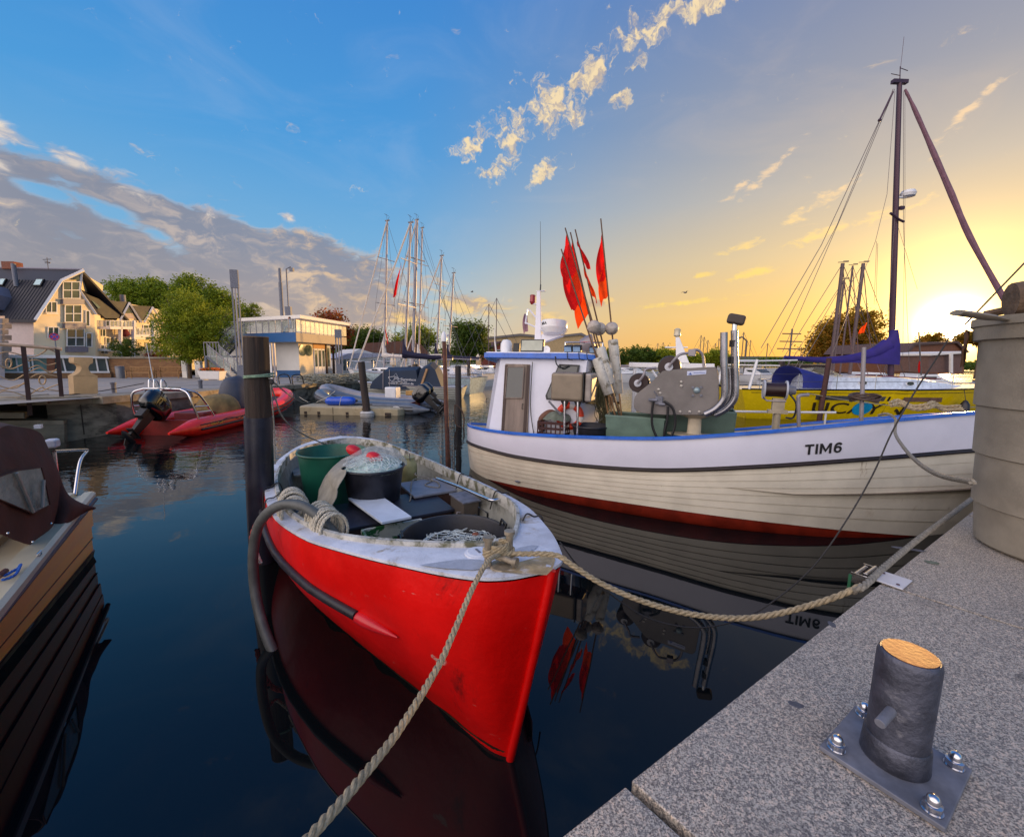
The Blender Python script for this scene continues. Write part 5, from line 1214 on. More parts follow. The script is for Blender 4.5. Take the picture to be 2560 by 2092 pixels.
m = MB(); m.tube(smoothline([FB_M @ Vector((a.x+.12, .25, a.z+.02)), FB_M @ Vector((a.x, .2, a.z)), FB_M @ Vector((a.x, .2, a.z-.1)), FB_M @ Vector((b.x, .2, b.z-.3))], 4), .024, 10); tag(m.ob('bent_pipe', M_alu), 'bent metal pipe beside the line drum', 'pipe')
c = FB_M @ Vector((fb(2160, 1030, -.3).x, .35, 1.52))
m = MB()
for k in range(6): rr = .17+.012*(k % 3); m.tube([c+Vector((rr*cos(a_), rr*.7*sin(a_), .015*k+.02*sin(a_*2+k))) for a_ in [i*.26 for i in range(25)]], .013, 6)
tag(m.ob('coiled_hose', pm('brown_hose', (80, 62, 52), .6)), 'brown hose coiled round the foot of the bare deck post', 'hose')
m = MB(); pts = [FB_M @ Vector((5.95+.10*k, -.70+.08*sin(k*1.7), FBG(.82)+.06+.03*sin(k*2.1))) for k in range(7)]; rope_mb(m, smoothline(pts, 4), .022); rope_mb(m, smoothline([p+Vector((.03, .06, .03)) for p in pts], 4), .02)
tag(m.ob('deck_rope', M_rope), 'heap of pale rope lying on the blue rail near the bow', 'rope')
def gp(s, off=.0, dz=.03):
 tt = s/7.4; p = FBH.pt(tt, 1, -1, off); return FB_M @ (p+Vector((0, 0, dz)))
c0 = fb(2222, 1050, 1.0)
pts = [FB_M @ FBH.pt(.775, 1, -1, -.14)+Vector((0, 0, .02)), FB_M @ FBH.pt(.78, 1, -1, -.02)+Vector((0, 0, .045)), FB_M @ FBH.pt(.79, 1, -1, .035)+Vector((0, 0, -.02))]
A0 = pts[-1]; Bq = Vector((2.75, 2.72, 1.07)); dx, dy = Bq.x-A0.x, Bq.y-A0.y
for (u, v) in ((2238, 1083), (2262, 1122), (2300, 1160), (2350, 1188), (2432, 1205)):
 r = ray(u, v); tt = (A0.x*dy-A0.y*dx)/(r.x*dy-r.y*dx); pts.append(Vector((r.x*tt, r.y*tt, H+r.z*tt)))
m = MB(); rope_mb(m, smoothline(pts, 6), .014); tag(m.ob('bow_line', M_rope_grey), 'grey rope from the blue rail of the cutter to the quay behind the tall tub', 'rope', 'mooring ropes')
class Face:
 def __init__(s, A, B):
  s.A, s.B = Vector((A[0], A[1], 0)), Vector((B[0], B[1], 0)); d = (s.B-s.A).normalized(); s.d = d
  s.n = Vector((d.y, -d.x, 0))
  if s.n.dot(s.A) > 0: s.n = -s.n
 def p(s, u, v, off=0.):
  r = ray(u, v); C0 = Vector((0, 0, H)); t = (s.A+s.n*off-C0).dot(s.n)/r.dot(s.n); return C0+r*t
 def slab(s, m, pix, t0, t1):
  pts = [s.p(u, v)+s.n*t0 for u, v in pix]; m.prism(pts, s.n*(t1-t0)); return m
 def rect(s, m, u0, v0, u1, v1, t0, t1): return s.slab(m, [(u0, v0), (u1, v0), (u1, v1), (u0, v1)], t0, t1)
# ------------------------------------------------------------ orange varnished motor boat at the left edge
def motor_boat():
 M_var = pm('varnished_orange_planks', (255, 188, 84), .34, var=.12, vscale=3, col2=(255, 160, 52), blend=(.50, .72), stretch=(.25, 1, 1.5), coat=.06)
 tip = onz(232, 1390, 0); aft = onz(0, 1670, 0)
 d = (Vector((aft.x, aft.y, 0))-Vector((tip.x, tip.y, 0))).normalized()
 O = Vector((tip.x, tip.y, 0)); A = atan2(d.y, d.x)
 t = thing('motor_boat', 'small motor boat of varnished orange planks with brown canvas canopy', 'boat', O, A)
 M_ = Matrix.Translation(O) @ Matrix.Rotation(A, 4, 'Z'); I_ = M_.inverted()
 L = 5.0; inward = -1.0     # inboard side is local -y (away from open water)
 sgn = 1 if (M_.to_3x3() @ Vector((0, 1, 0))).x > 0 else -1
 zt = .62; NP = 4
 ge = [I_ @ onz(u, v, zt) for u, v in ((246, 1232), (150, 1340), (60, 1440), (0, 1505))]
 def oy(x, z):
  "outer side: local y as a function of x along and height"
  fl = max(0, z/zt); return sgn*fl**1.2*(.02+.085*max(0, min(x, 3)))
 def sx(z): return -.06*max(0, z/zt)**1.1    # raked transom / stem edge
 def P(x, z, side=1):
  if side > 0: return Vector((sx(z)+x, oy(x, z), z))
  w = 1.85*min(1, (.35+x/1.6)) if x < 1.05 else 1.85
  return Vector((sx(z)+x, -sgn*w-sgn*.10*(z/zt), z))
 for side in (1, -1):
  for k in range(NP):
   z0, z1 = .06+(zt-.12)*k/NP, .06+(zt-.12)*(k+1)/NP
   rows = []
   for i in range(19):
    x = L*i/18; a, b = P(x, z0, side), P(x, z1+.004, side)
    a = a+Vector((0, side*sgn*.007, 0)); rows.append([a, a.lerp(b, .5), b])
   m = MB(); m.grid(rows); m.ob('plank', M_var, t, smooth=50, solid=.01, offset=0)
   m = MB(); m.tube([r_[0]+Vector((0, side*sgn*.002, 0)) for r_ in rows], .0045, 5); m.ob('plank_seam', pm('dark_seam', (92, 48, 20), .6), t)
 m = MB(); m.grid([[P(L*i/18, -.3, 1), P(L*i/18, .0, 1)+Vector((0, sgn*.006, 0)), P(L*i/18, .065, 1)+Vector((0, sgn*.02, 0))] for i in range(19)]); m.ob('boot_stripe', pm('green_growth', (82, 92, 60), .7, var=.4, vscale=9, col2=(40, 42, 30)), t)
 m = MB(); m.grid([[P(0, z, 1).lerp(P(0, z, -1), f) for f in (0, .25, .5, .75, 1)] for z in (-.3, 0, .15, .3, .45, .60)]); m.ob('transom', M_var, t)
 M_dk = pm('cream_deck', (204, 190, 158), .4, var=.08, vscale=4, coat=.2)
 m = MB(); rows = []
 for i in range(25):
  x = L*i/24-.0; a = P(x, zt, 1); b = P(x, zt, -1)
  rows.append([a+Vector((-.02*(i == 0), sgn*.03, -.06)), a+Vector((-.03*(i == 0), sgn*.035, .0)), a+Vector((-.02*(i == 0), sgn*.012, .022)), a.lerp(b, .05)+Vector((0, 0, .024)), a.lerp(b, .055)+Vector((0, 0, -.004)), a.lerp(b, .13)+Vector((0, 0, -.006)), a.lerp(b, .14)+Vector((0, 0, .03)), a.lerp(b, .5)+Vector((0, 0, .06)), a.lerp(b, .95)+Vector((0, 0, .03)), b+Vector((0, -sgn*.03, -.04))])
 m.grid(rows); m.ob('deck', M_dk, t, smooth=35)
 m = MB(); m.tube([P(L*i/24, zt-.055, 1)+Vector((0, sgn*.035, 0)) for i in range(25)], .022, 8); m.ob('rub_rail', pm('dark_blue_grey_rubber', (62, 60, 74), .5, var=.2), t)
 bd_ = P(.16, .55, 1); m = MB(); m.lathe([(.032, 0), (.03, .004), (0, .004)], 20, M=T(bd_.x, bd_.y+sgn*.018, bd_.z) @ R(-90*sgn, 'X')); m.ob('round_badge', pm('dark_badge', (60, 40, 26), .5), t)
 def pl(u, v, off):
  n = M_.to_3x3() @ Vector((0, 1, 0)); P0 = M_ @ Vector((0, -sgn*off, 0)); C0 = Vector((0, 0, H)); r = ray(u, v)
  tt = (P0-C0).dot(n)/r.dot(n); q = I_ @ (C0+r*tt); return q
 M_can = pm('brown_canvas', (78, 44, 34), .85, var=.25, vscale=5, bump=.35, bscale=18)
 near = [(-60, 1120), (0, 1069), (40, 1068), (80, 1076), (105, 1092), (122, 1130), (140, 1200), (165, 1240), (218, 1272)]
 foot = [(-60, 1300), (0, 1336), (40, 1350), (81, 1361), (128, 1335), (128, 1312), (160, 1312), (190, 1292), (222, 1274)]
 top = [pl(u, v, .02) for k, (u, v) in enumerate(near[:5])]
 Q0, Q1 = M_ @ top[-1], onz(217, 1270, .645); Fq = Face((Q0.x, Q0.y), (Q1.x, Q1.y))
 top += [I_ @ Fq.p(u, v) for u, v in near[5:-1]]+[I_ @ Q1]
 bot = [pl(u, v, -.05) for (u, v) in foot[:5]]+[I_ @ onz(u, v, .63) for u, v in foot[5:]]
 rows = []
 N = 36
 tp = smoothline(top, 5); bt_ = smoothline(bot, 5)
 for a, b in zip(tp, bt_):
  r = []
  for j in range(15):
   f = j/14; q = a.lerp(b, f);             q = q+Vector((0, sgn*.05*sin(pi*f), 0)); q += Vector((.5, .8, .2))*.018*mnoise.noise(q*6)
   r.append(q)
  rows.append(r)
 m = MB(); m.grid(rows); m.ob('canopy_side', M_can, t, smooth=80, solid=.008)
 rows = []
 for a in tp:
  r = [a+Vector((0, -sgn*.0, 0))]
  for f in (.12, .3, .5, .7, .88, 1):
   r.append(Vector((a.x, a.y-sgn*1.2*f, a.z+.16*sin(pi*f)*min(1, max(0, a.z-.8)*2)+.008*sin(a.x*9))))
  r.append(Vector((a.x, a.y-sgn*1.28, .70))); rows.append(r)
 m = MB(); m.grid(rows); m.ob('canopy_roof', M_can, t, smooth=80, solid=.008)
 q = [(-20, 1196), (40, 1176), (100, 1168), (108, 1195), (122, 1262), (80, 1284), (-20, 1242)]
 wp = [pl(u, v, -.085) for u, v in q]
 m = MB(); cc = sum(wp, Vector())/len(wp); m.prism([(p.x, p.y+0*sgn, p.z) for p in wp], (0, sgn*.004, 0)); wn = m.ob('clear_window', pm('scratched_clear_sheet', (150, 148, 134), .18, var=.35, vscale=5, bump=.5, bscale=12, col2=(96, 92, 78), blend=(.45, .65), spec=.8), t)
 m = MB(); m.tube([p+Vector((0, sgn*.005, 0)) for p in wp], .005, 6, closed=True); m.ob('window_seam', M_can, wn)
 for (u0, v0, u1, v1) in ((42, 1182, 84, 1280), (110, 1200, 106, 1268)):
  a, b = pl(u0, v0, -.10), pl(u1, v1, -.10); m = MB(); m.tube([a, b], .009, 6); m.ob('tent_pole', pm('grey_pole', (168, 160, 148), .5), wn)
 for (u, v) in ((20, 1332), (82, 1354), (128, 1308)):
  a = pl(u, v, -.10); m = MB(); m.sph(tuple(a), .008, 8); m.ob('snap_button', M_stainless, t)
 a0, a1, a2, a3, a4 = pl(135, 1128, .12), pl(210, 1124, .10), pl(217, 1128, .10), pl(200, 1155, .10), I_ @ onz(187, 1237, .63)
 m = MB(); m.tube(smoothline([a0, a1, a2, a3, a4], 6), .014, 10); b0, b1 = pl(136, 1130, .12), pl(141, 1180, .12); m.tube([b0, b1-Vector((0, 0, .15))], .014, 8); m.ob('stern_rail', M_stainless, t)
 m = MB(T(*pl(130, 1108, .14))); m.box((0, 0, 0), (.11, .09, .08)); m.ob('lantern_box', pm('pale_box', (196, 196, 204), .3), t, bevel=.02)
 m = MB(T(*pl(96, 1066, .1))); m.box((0, 0, 0), (.05, .04, .03)); m.ob('canopy_light', M_gel, t)
 c = I_ @ onz(99, 1394, zt); m = MB(T(c.x, c.y, zt+.02)); m.tube([(-.035, 0, .016), (.035, 0, .016)], .006, 8); m.box((0, 0, .006), (.03, .02, .016)); m.ob('cleat', M_stainless, t)
 m = MB(); q = [M_ @ (I_ @ onz(u, v, zt+.05)) for u, v in ((-10, 1440), (12, 1438), (30, 1428), (45, 1420), (52, 1410), (40, 1434), (24, 1444), (4, 1450))]; rope_mb(m, smoothline(q, 4), .008)
 tag(m.ob('blue_rope', pm('blue_rope', (40, 92, 170), .7, var=.3, vscale=60)), 'short blue rope lying on the cream deck of the orange motor boat', 'rope')
 m = MB(); q = [onz(u, v, zt+.06) for u, v in ((-6, 1442), (14, 1426))]; m.tube(q, .016, 8); tag(m.ob('brown_peg', pm('brown_peg', (90, 50, 40), .6)), 'brown wooden peg beside the blue rope', 'peg')
motor_boat()
# ------------------------------------------------------------ piles
def pile(label, base, top, r, mat=None, r2=None, leanpt=None, name='mooring_pile', group='mooring piles'):
 b = Vector(base); a = Vector(top); t = thing(name, label, 'mooring pile', (b.x, b.y, 0), 0, group)
 ax = a-b; n = 14; m = MB(); pts = [ax*(i/n) for i in range(n+1)]; pts = [Vector((0, 0, -.6))]+pts
 rs = [r*1.06]+[(r+( (r2 or r*.93)-r)*i/n)*(1+.02*sin(i*2.1)) for i in range(n+1)]
 m.tube(pts, rs, 26)
 m.v = [v+Vector((v.x-(ax*max(0, v.z/ax.z)).x, v.y-(ax*max(0, v.z/ax.z)).y, 0))*.10*mnoise.noise(Vector((v.x*22, v.y*22, v.z*.8))) for v in m.v]; m.ob('post', mat or M_wood_dark, t, bevel=.01); return t, ax
b = onz(656, 1400, 0); tp = b+Vector((-.06, 0, 0)); a = aty(640, 843, b.y*1.0)
PT, PA = pile('big dark tarred mooring pile standing in the water beside the red boat', b, a, .118, r2=.108)
o = PT.children[0]; bm = bmesh.new(); bm.from_mesh(o.data); bmesh.ops.delete(bm, geom=bm.verts[:], context='VERTS')
rows = []
for i in range(60):
 f = i/59; c = Vector((0, 0, -.5)).lerp(PA, f) if i else Vector((0, 0, -.5)); rows.append([bm.verts.new(c+Vector((cos(a_), sin(a_), 0))*(.112-.006*f+.007*mnoise.noise(Vector((cos(a_)*5, sin(a_)*5, f*1.6)))+.004*mnoise.noise(Vector((cos(a_)*14, sin(a_)*14, f*5)))-(.004 if f > .97 else 0)*(1+mnoise.noise(Vector((a_*3, 0, 1)))))) for a_ in [2*pi*j/56 for j in range(56)]])
for r0, r1 in zip(rows, rows[1:]):
 for j in range(56): bm.faces.new((r0[j], r0[(j+1) % 56], r1[(j+1) % 56], r1[j])).smooth = True
bm.to_mesh(o.data); bm.free(); o.modifiers.clear(); o.data.materials.clear(); o.data.materials.append(scuff(pm('old_tarred_oak', (50, 36, 28), .75, var=.5, vscale=6, bump=1.2, bscale=30, col2=(92, 62, 38), blend=(.5, .7), stretch=(1, 1, .12)), (170, 160, 140), 22, .68, .74, (1, 1, .12)))
m = MB(); sl_ = PA*.66; m.tube([(0, 0, -.6), tuple(sl_*.4), tuple(sl_)], [.123, .121, .119], 40); m.ob('plastic_sleeve', scuff(pm('dark_blue_sleeve', (30, 32, 46), .35, var=.35, vscale=4, bump=.15, col2=(48, 46, 50), blend=(.5, .7)), (110, 104, 98), 9, .68, .72, (1, 1, .5)), PT)
M_old = pm('pale_weathered_wood', (120, 96, 66), .8, var=.4, vscale=7, bump=.6)
m = MB(); m.lathe([(.104, 0), (.104, .006), (0, .006)], 24, M=T(PA.x, PA.y, PA.z-.002)); m.ob('end_grain', M_old, PT)
q = aty(648, 937, b.y)
m = MB(); c0 = Vector((q.x, b.y, q.z))
m.tube([c0+Vector((.123*cos(a_), .123*sin(a_), .012*sin(a_+1))) for a_ in [i*2*pi/24 for i in range(24)]], .008, 8, closed=True)
m.tube([c0+Vector((.125*cos(a_), .125*sin(a_), -.022+.012*sin(a_+2))) for a_ in [i*2*pi/24 for i in range(24)]], .007, 8, closed=True)
tag(m.ob('rope_ring', pm('green_white_rope', (120, 146, 122), .7, var=.3, vscale=50)), 'green and white rope tied round the big tarred pile', 'rope')
k0 = c0+Vector((.12, -.05, -.03))
kn = MB(); kn.sph(tuple(k0+Vector((.02, 0, -.03))), (.022, .02, .03), 8); tag(kn.ob('rope_knot', M_thin), 'dark rope knot at the right side of the big tarred pile', 'knot')
line_px([(676, 958), (690, 1000), (705, 1040), (740, 1075), (800, 1105), (856, 1120)], tuple(k0), (-2.3, 5.9, .8), .007, M_rope_grey, 'thin_line', 'thin grey rope from the tarred pile down to the stern of the red boat')
line_px([(676, 958), (681, 1010), (686, 1080), (688, 1160)], tuple(k0), (-2.32, 4.4, 0), .006, M_rope_grey, 'thin_line', 'thin grey rope hanging straight down beside the tarred pile')
m = MB(); m.tube(sag(k0, aty(775, 1004, 14.9), .12), .008, 6); tag(m.ob('thin_line', M_rope_grey), 'thin rope from the tarred pile across to the pontoon', 'rope', 'thin mooring lines')
line_px([(640, 1212), (600, 1225), (560, 1230)][:1]+[(652, 1208), (668, 1200)], (-2.55, 3.9, 0), (-2.3, 4.1, 0), .006, M_rw, 'thin_line', 'short white rope between the tarred pile and the rim of the red boat')
p2 = onz(918, 1040, 0); t2 = aty(903, 904, p2.y)
t, ax = pile('dark mooring pile with a white collar rising beside the floating pontoon', p2, t2, .125, r2=.115)
m = MB(); m.lathe([(.15, -.10), (.22, -.08), (.235, 0), (.235, .12), (.20, .16), (.15, .17)], 24); m.ob('white_collar', pm('dirty_white_collar', (190, 186, 178), .6, var=.2), t)
for f in (.04, .10):
 m = MB(); m.lathe([(.237, f-.008), (.243, f), (.237, f+.008)], 24); m.ob('collar_band', M_galv, t)
p3 = onz(1121, 1178, 0); t3 = aty(1110, 845, p3.y)
t, ax = pile('thin rust brown pole with a white cap and a net round its foot', p3, t3, .042, mat=pm('rusty_brown_pole', (92, 56, 44), .7, var=.35, vscale=9, bump=.4), r2=.036)
m = MB(T(ax.x, ax.y, ax.z)); m.lathe([(.052, -.06), (.055, 0), (.04, .07), (.015, .11), (0, .115)], 14); m.ob('white_cap', M_gel, t)
t = thing('hanging_net', 'tube of dark meshed net hanging round the thin rust brown pole', 'net', (p3.x, p3.y, 0), 0)
m = MB(); nr = []
for k in range(15):
 z = 1.02-k*.072; m.tube([((.115+.01*sin(k))*cos(a_), (.115+.01*sin(k))*sin(a_), z) for a_ in [i*2*pi/16 for i in range(16)]], .0028, 4, closed=True)
for j in range(16):
 a_ = j*2*pi/16; m.tube([(.115*cos(a_+.02*k), .115*sin(a_+.02*k), 1.02-k*.144) for k in range(8)], .0028, 4)
m.ob('net_mesh', M_thin, t, kind='stuff')
p4 = onz(1147, 1062, 0); t4 = aty(1145, 914, p4.y)
pile('black square mooring pile between the rust brown pole and the cutter', p4, t4, .095, mat=pm('black_pile', (44, 38, 38), .7, var=.3, bump=.4), r2=.09)
p5 = Vector((aty(1040, 990, 22).x, 22, 0)); t5 = aty(1038, 910, 22)
pile('weathered grey brown pile in front of the dark blue covered boat', p5, t5, .16, mat=pm('grey_brown_pile', (84, 72, 60), .8, var=.3, bump=.5), r2=.15)
p6 = Vector((aty(1026, 990, 23).x, 23, 0)); pile('thinner dark pile just left of the grey brown pile', p6, aty(1024, 914, 23), .09, r2=.085)
p7 = Vector((aty(1172, 950, 26).x, 26, 0)); pile('short dark pile beyond the black pile, near the far motor boats', p7, aty(1172, 902, 26), .11)
m = MB(); q = [aty(u, v, 12.3) for u, v in ((1136, 1012), (1146, 1016), (1156, 1030), (1160, 1050), (1158, 1075))]; m.tube(smoothline(q, 5), .022, 8); q = [aty(u, v, 12.3) for u, v in ((1137, 1012), (1137, 1040), (1141, 1062), (1152, 1068))]; m.tube(smoothline(q, 5), .02, 8)
tag(m.ob('steel_hoop', pm('rusty_steel', (84, 66, 56), .6, .4)), 'bent steel hoop beside the black pile', 'hoop')
# ------------------------------------------------------------ inflatables
def outboard(parent, M, s=1., tilt=0., mat=None):
 "cowl up, leg down; x points aft"
 MM = M @ R(tilt, 'Y'); mt = mat or M_gloss
 prof = []
 m = MB(MM)
 rows = []
 for i in range(11):
  f = i/10; z = .02+.50*s*f; w = .17*s*(sin(min(1, f*2.6+.35)*pi/2))*(1-.55*max(0, f-.7)**1.2/.3**1.2*.8); l = .34*s*(sin(min(1, f*2.4+.45)*pi/2))*(1-.30*max(0, f-.75)/.25)
  rows.append([(l*cos(a)*abs(cos(a))**-.25 if abs(cos(a)) > .05 else 0, w*sin(a)*abs(sin(a)+1e-6)**-.25 if abs(sin(a)) > .05 else 0, z) for a in [2*pi*j/20 for j in range(21)]])
 m.grid(rows); m.raw(rows[-1][:20], [tuple(range(20))]); c = m.ob('engine_cowl', mt, parent, smooth=60)
 m = MB(MM); m.raw([(-.11*s, -.06*s, .05*s), (.11*s, -.06*s, .05*s), (.11*s, .06*s, .05*s), (-.11*s, .06*s, .05*s), (-.05*s, -.03*s, -.6*s), (.09*s, -.03*s, -.6*s), (.09*s, .03*s, -.6*s), (-.05*s, .03*s, -.6*s)], [(0, 1, 2, 3), (4, 5, 6, 7), (0, 1, 5, 4), (1, 2, 6, 5), (2, 3, 7, 6), (3, 0, 4, 7)]); m.box((.02*s, 0, -.52*s), (.30*s, .13*s, .015*s)); m.lathe([(.0, -.24*s), (.05*s, -.16*s), (.06*s, 0), (.045*s, .20*s), (0, .24*s)], 12, M=T(.02*s, 0, -.66*s) @ R(90, 'Y')); m.raw([(-.06*s, -.01, -.70*s), (.10*s, -.01, -.70*s), (.04*s, -.01, -.88*s), (-.06*s, .01, -.70*s), (.10*s, .01, -.70*s), (.04*s, .01, -.88*s)], [(0, 1, 2), (3, 4, 5), (0, 1, 4, 3), (1, 2, 5, 4), (2, 0, 3, 5)])
 m.ob('drive_leg', M_black, parent, bevel=.004)
 m = MB(MM @ T(.24*s, 0, -.66*s) @ R(90, 'Y'))
 m.lathe([(.04*s, -.04), (.045*s, 0), (.02*s, .08*s)], 10)
 for k in range(3):
  a = R(k*120)
  m.raw([(.03*s, -.02*s, -.02), (.13*s, -.07*s, -.035), (.17*s, .0, 0), (.12*s, .07*s, .03), (.03*s, .02*s, .02)], [(0, 1, 2, 3, 4)], M=a)
 m.ob('propeller', M_black, parent, solid=.006)
 m = MB(MM); m.box((-.14*s, 0, -.10*s), (.08*s, .16*s, .22*s)); m.ob('transom_clamp', M_black, parent, bevel=.01)
def rib(name, label, O, A, L, W, r, mat, trim, zf=.0, bow_rise=.35, group=None):
 "origin at the stern centre on the water, x to the bow"
 t = thing(name, label, 'inflatable boat', O, A, group)
 def tubept(f):
  "f 0..1 from left stern cone round the bow to right stern cone"
  if f < .38: k = f/.38; return Vector((-.75+k*(L*.62+.75), W/2-r, r*.75+zf+bow_rise*.15*k**2)), 1
  if f > .62: k = (1-f)/.38; return Vector((-.75+k*(L*.62+.75), -(W/2-r), r*.75+zf+bow_rise*.15*k**2)), 1
  k = (f-.38)/.24; a = pi/2-k*pi; x = L*.62+(L*.38-r)*max(0, cos(a))**.9; y = (W/2-r)*(abs(sin(a))**.8)*(1 if sin(a) >= 0 else -1)
  e = cos(a); return Vector((x, y, r*.75+zf+bow_rise*(.15+.85*max(0, e)**1.3))), 1
 N = 60; pts = [tubept(i/N)[0] for i in range(N+1)]
 rs = [r*min(1, .12+min(i, N-i)/5.) for i in range(N+1)]
 m = MB(); m.tube(pts, rs, 16); m.ob('tube', mat, t, smooth=70)
 for dz, rr, mm in ((-.02, .030, trim), (.10*r/.25, .014, trim)):
  out = []
  for i in range(4, N-3):
   tn = (pts[i+1]-pts[i-1]).normalized(); side = Vector((-tn.y, tn.x, 0)).normalized()
   out.append(pts[i]+side*(rs[i]*.985)+Vector((0, 0, dz)))
  m = MB(); m.tube(out, rr, 6); m.ob('rubbing_band', mm, t)
 m = MB(); m.grid([[(x, y, z) for y, z in ((-(W/2-r), r*.5), (-.2, .14), (.2, .14), ((W/2-r), r*.5))] for x in (.0, L*.3, L*.62)]+[[(L*.88, y*.5, .3+bow_rise*.6) for y in (-1, -.3, .3, 1)]]); m.ob('floor', pm('dark_boat_floor', (60, 52, 56), .6), t)
 m = MB(); m.grid([[(x, 0, -.25+.3*max(0, x/L-.7)*3*bow_rise) , (x, W/2-r, r*.3+.3*max(0, x/L-.6)*bow_rise)] for x in (0, L*.3, L*.6)]+[[(L*.9, 0, .12+bow_rise*.5), (L*.86, (W/2-r)*.5, .25+bow_rise*.5)]])
 m.grid([[(x, 0, -.25+.3*max(0, x/L-.7)*3*bow_rise) , (x, -(W/2-r), r*.3+.3*max(0, x/L-.6)*bow_rise)] for x in (0, L*.3, L*.6)]+[[(L*.9, 0, .12+bow_rise*.5), (L*.86, -(W/2-r)*.5, .25+bow_rise*.5)]]); m.ob('hull', mat, t)
 m = MB(); m.box((.02, 0, .19), (.05, W-2*r, .40)); m.ob('transom', pm('dark_red_transom', (116, 22, 18), .5), t, bevel=.01)
 return t, pts, rs
M_rred = pm('rescue_red', (238, 34, 14), .35, var=.1, coat=.3)
O = onz(440, 1083, 0)+Vector((-.05, -.30, 0)); Bq = Vector((-8.75, 16.1, 0)); A = atan2(Bq.y-O.y, Bq.x-O.x); LR = (Bq-Vector((O.x, O.y, 0))).length
t, pts, rs = rib('rescue_boat', 'red rescue inflatable with black outboard and stainless arch at the quay wall', O, A, LR, 1.9, .24, M_rred, M_black, bow_rise=.42)
M_yel = pm('yellow_lettering', (236, 176, 50), .5)
def on_tube(f0, up=.05):
 def fn(x, y):
  X = f0+x; a = .15+y/.24; yc = -(1.9/2-.24); return Vector((X, yc-.243*cos(a), .24*.75+.243*sin(a)))
 return fn
text_on('WASSERRETTUNG', .17, on_tube(1.55), M_yel, t, bold=.002)
text_on('RIBCRAFT', .12, on_tube(.35), M_yel, t, bold=.001)
outboard(t, T(-.40, 0, .58), 1.15, tilt=52)
for s in (-1, 1):
 m = MB(); m.tube(smoothline([(.15, s*.78, .38), (.02, s*.74, .80), (.0, s*.66, 1.06), (.06, s*.45, 1.15)], 5)+smoothline([(.06, s*.45, 1.15), (.06, 0, 1.16)], 3)[1:], .026, 8)
 m.tube(smoothline([(.72, s*.78, .38), (.50, s*.72, .80), (.34, s*.64, 1.04), (.16, s*.45, 1.14), (.06, s*.40, 1.15)], 5), .026, 8)
 for f in (.35, .62): m.tube([(.15-.13*f, s*(.78-.04*f), .38+.55*f), (.72-.25*f, s*(.78-.05*f), .38+.50*f)], .02, 6)
 m.ob('arch_side', M_stainless, t)
m = MB(); m.tube([(.30, -.5, 1.10), (.30, .5, 1.10)], .024, 8); m.box((.2, 0, 1.17), (.3, .5, .03)); m.ob('arch_crossbar', M_stainless, t)
m = MB(); m.tube([(.1, .1, 1.15), (.0, .15, 1.40), (-.06, .17, 2.25)], [.02, .014, .006], 6); m.ob('aerial', M_gel, t)
for y in (-.1, .08, .2):
 m = MB(); m.tube(smoothline([(.1, y, 1.16), (.05, y, 1.34), (-.05, y, 1.38), (-.08, y, 1.2)], 4), .018, 6); m.ob('hook_lamp', M_stainless, t)
def bump_cover(name, label, mat, c, d, parent=None, seed=0, folds=.04, cat='cover'):
 rows = []
 for i in range(11):
  f = i/10; k = sin(f*pi/2) if f < 1 else 1
  rows.append([(d[0]/2*k*cos(a)*(1+folds*sin(a*7+seed)*f), d[1]/2*k*sin(a)*(1+folds*sin(a*9+seed)*f), d[2]*(1-f**2.6)+.04*mnoise.noise(Vector((f*3+seed, a, 0)))) for a in [2*pi*j/40 for j in range(41)]])
 m = MB(T(*c)); m.grid(rows); return m.ob(name, mat, parent, smooth=70)
bump_cover('seat_cover', '', pm('khaki_cover', (126, 104, 62), .8, var=.25, vscale=5, bump=.4), (1.9, -.1, .25), (1.2, 1.1, .62), parent=t, seed=2, folds=.05)
bump_cover('console_cover', '', pm('dark_slate_cover', (52, 58, 74), .6, var=.15), (3.1, .1, .2), (1.15, 1.0, 1.15), parent=t, seed=5, folds=.02)
m = MB(); m.box((1.1, 0, .32), (.5, .8, .28)); m.ob('bench', pm('dark_red_seat', (110, 24, 30), .6), t, bevel=.03)
m = MB(); gl = []
for i in range(40):
 x = .6+i*.10; gl.append((x, -(1.9/2-.24)-.235, .22+.11*abs(sin(i*.35))))
m.tube(gl, .008, 5); m.ob('grab_line', M_black, t)
M_gr = pm('slate_inflatable', (92, 100, 112), .4, var=.15, coat=.2)
O2 = aty(1040, 1020, 15.9); O2.z = 0
A2 = pi-.14
t, pts, rs = rib('grey_inflatable', 'slate grey inflatable with dark outboard moored behind the pontoon', O2, A2, 4.0, 1.7, .225, M_gr, M_black, bow_rise=.40, group='inflatables by the pontoon')
outboard(t, T(-.42, 0, .52) @ R(0), 1.05, tilt=50)
m = MB(); m.box((1.6, .62+.0, .52), (.9, .012, .22)); 
def on_side(x, y): return Vector((1.30+.0+1.15-x, .85+.02, .16+y))
m = MB(); m.prism([(1.35, .845, .12), (2.15, .845, .12), (2.15, .80, .34), (1.35, .80, .34)], (0, .012, 0)); pn = m.ob('name_panel', pm('black_panel', (20, 20, 24), .4), t)
text_on('BLACK', .19, lambda x, y: Vector((2.10-x, .862-.2*(y), .155+y)), M_yel, pn, bold=.003)
m = MB(); m.lathe([(.10, 0), (.10, .006), (0, .006)], 20, M=T(.42, .86, .20) @ S(1.6, 1, 1) @ R(-90, 'X')); m.lathe([(.05, .006), (.05, .010), (0, .010)], 16, M=T(.42, .86, .20) @ S(1.6, 1, 1) @ R(-90, 'X')); m.ob('oval_badge', pm('white_badge', (200, 200, 206), .4), t)
for x in (-.05, .85, 2.9):
 m = MB(); m.box((x, .845, .14), (.24, .03, .06)); m.ob('patch', M_black, t)
O3 = aty(1055, 1000, 17.6); O3.z = 0
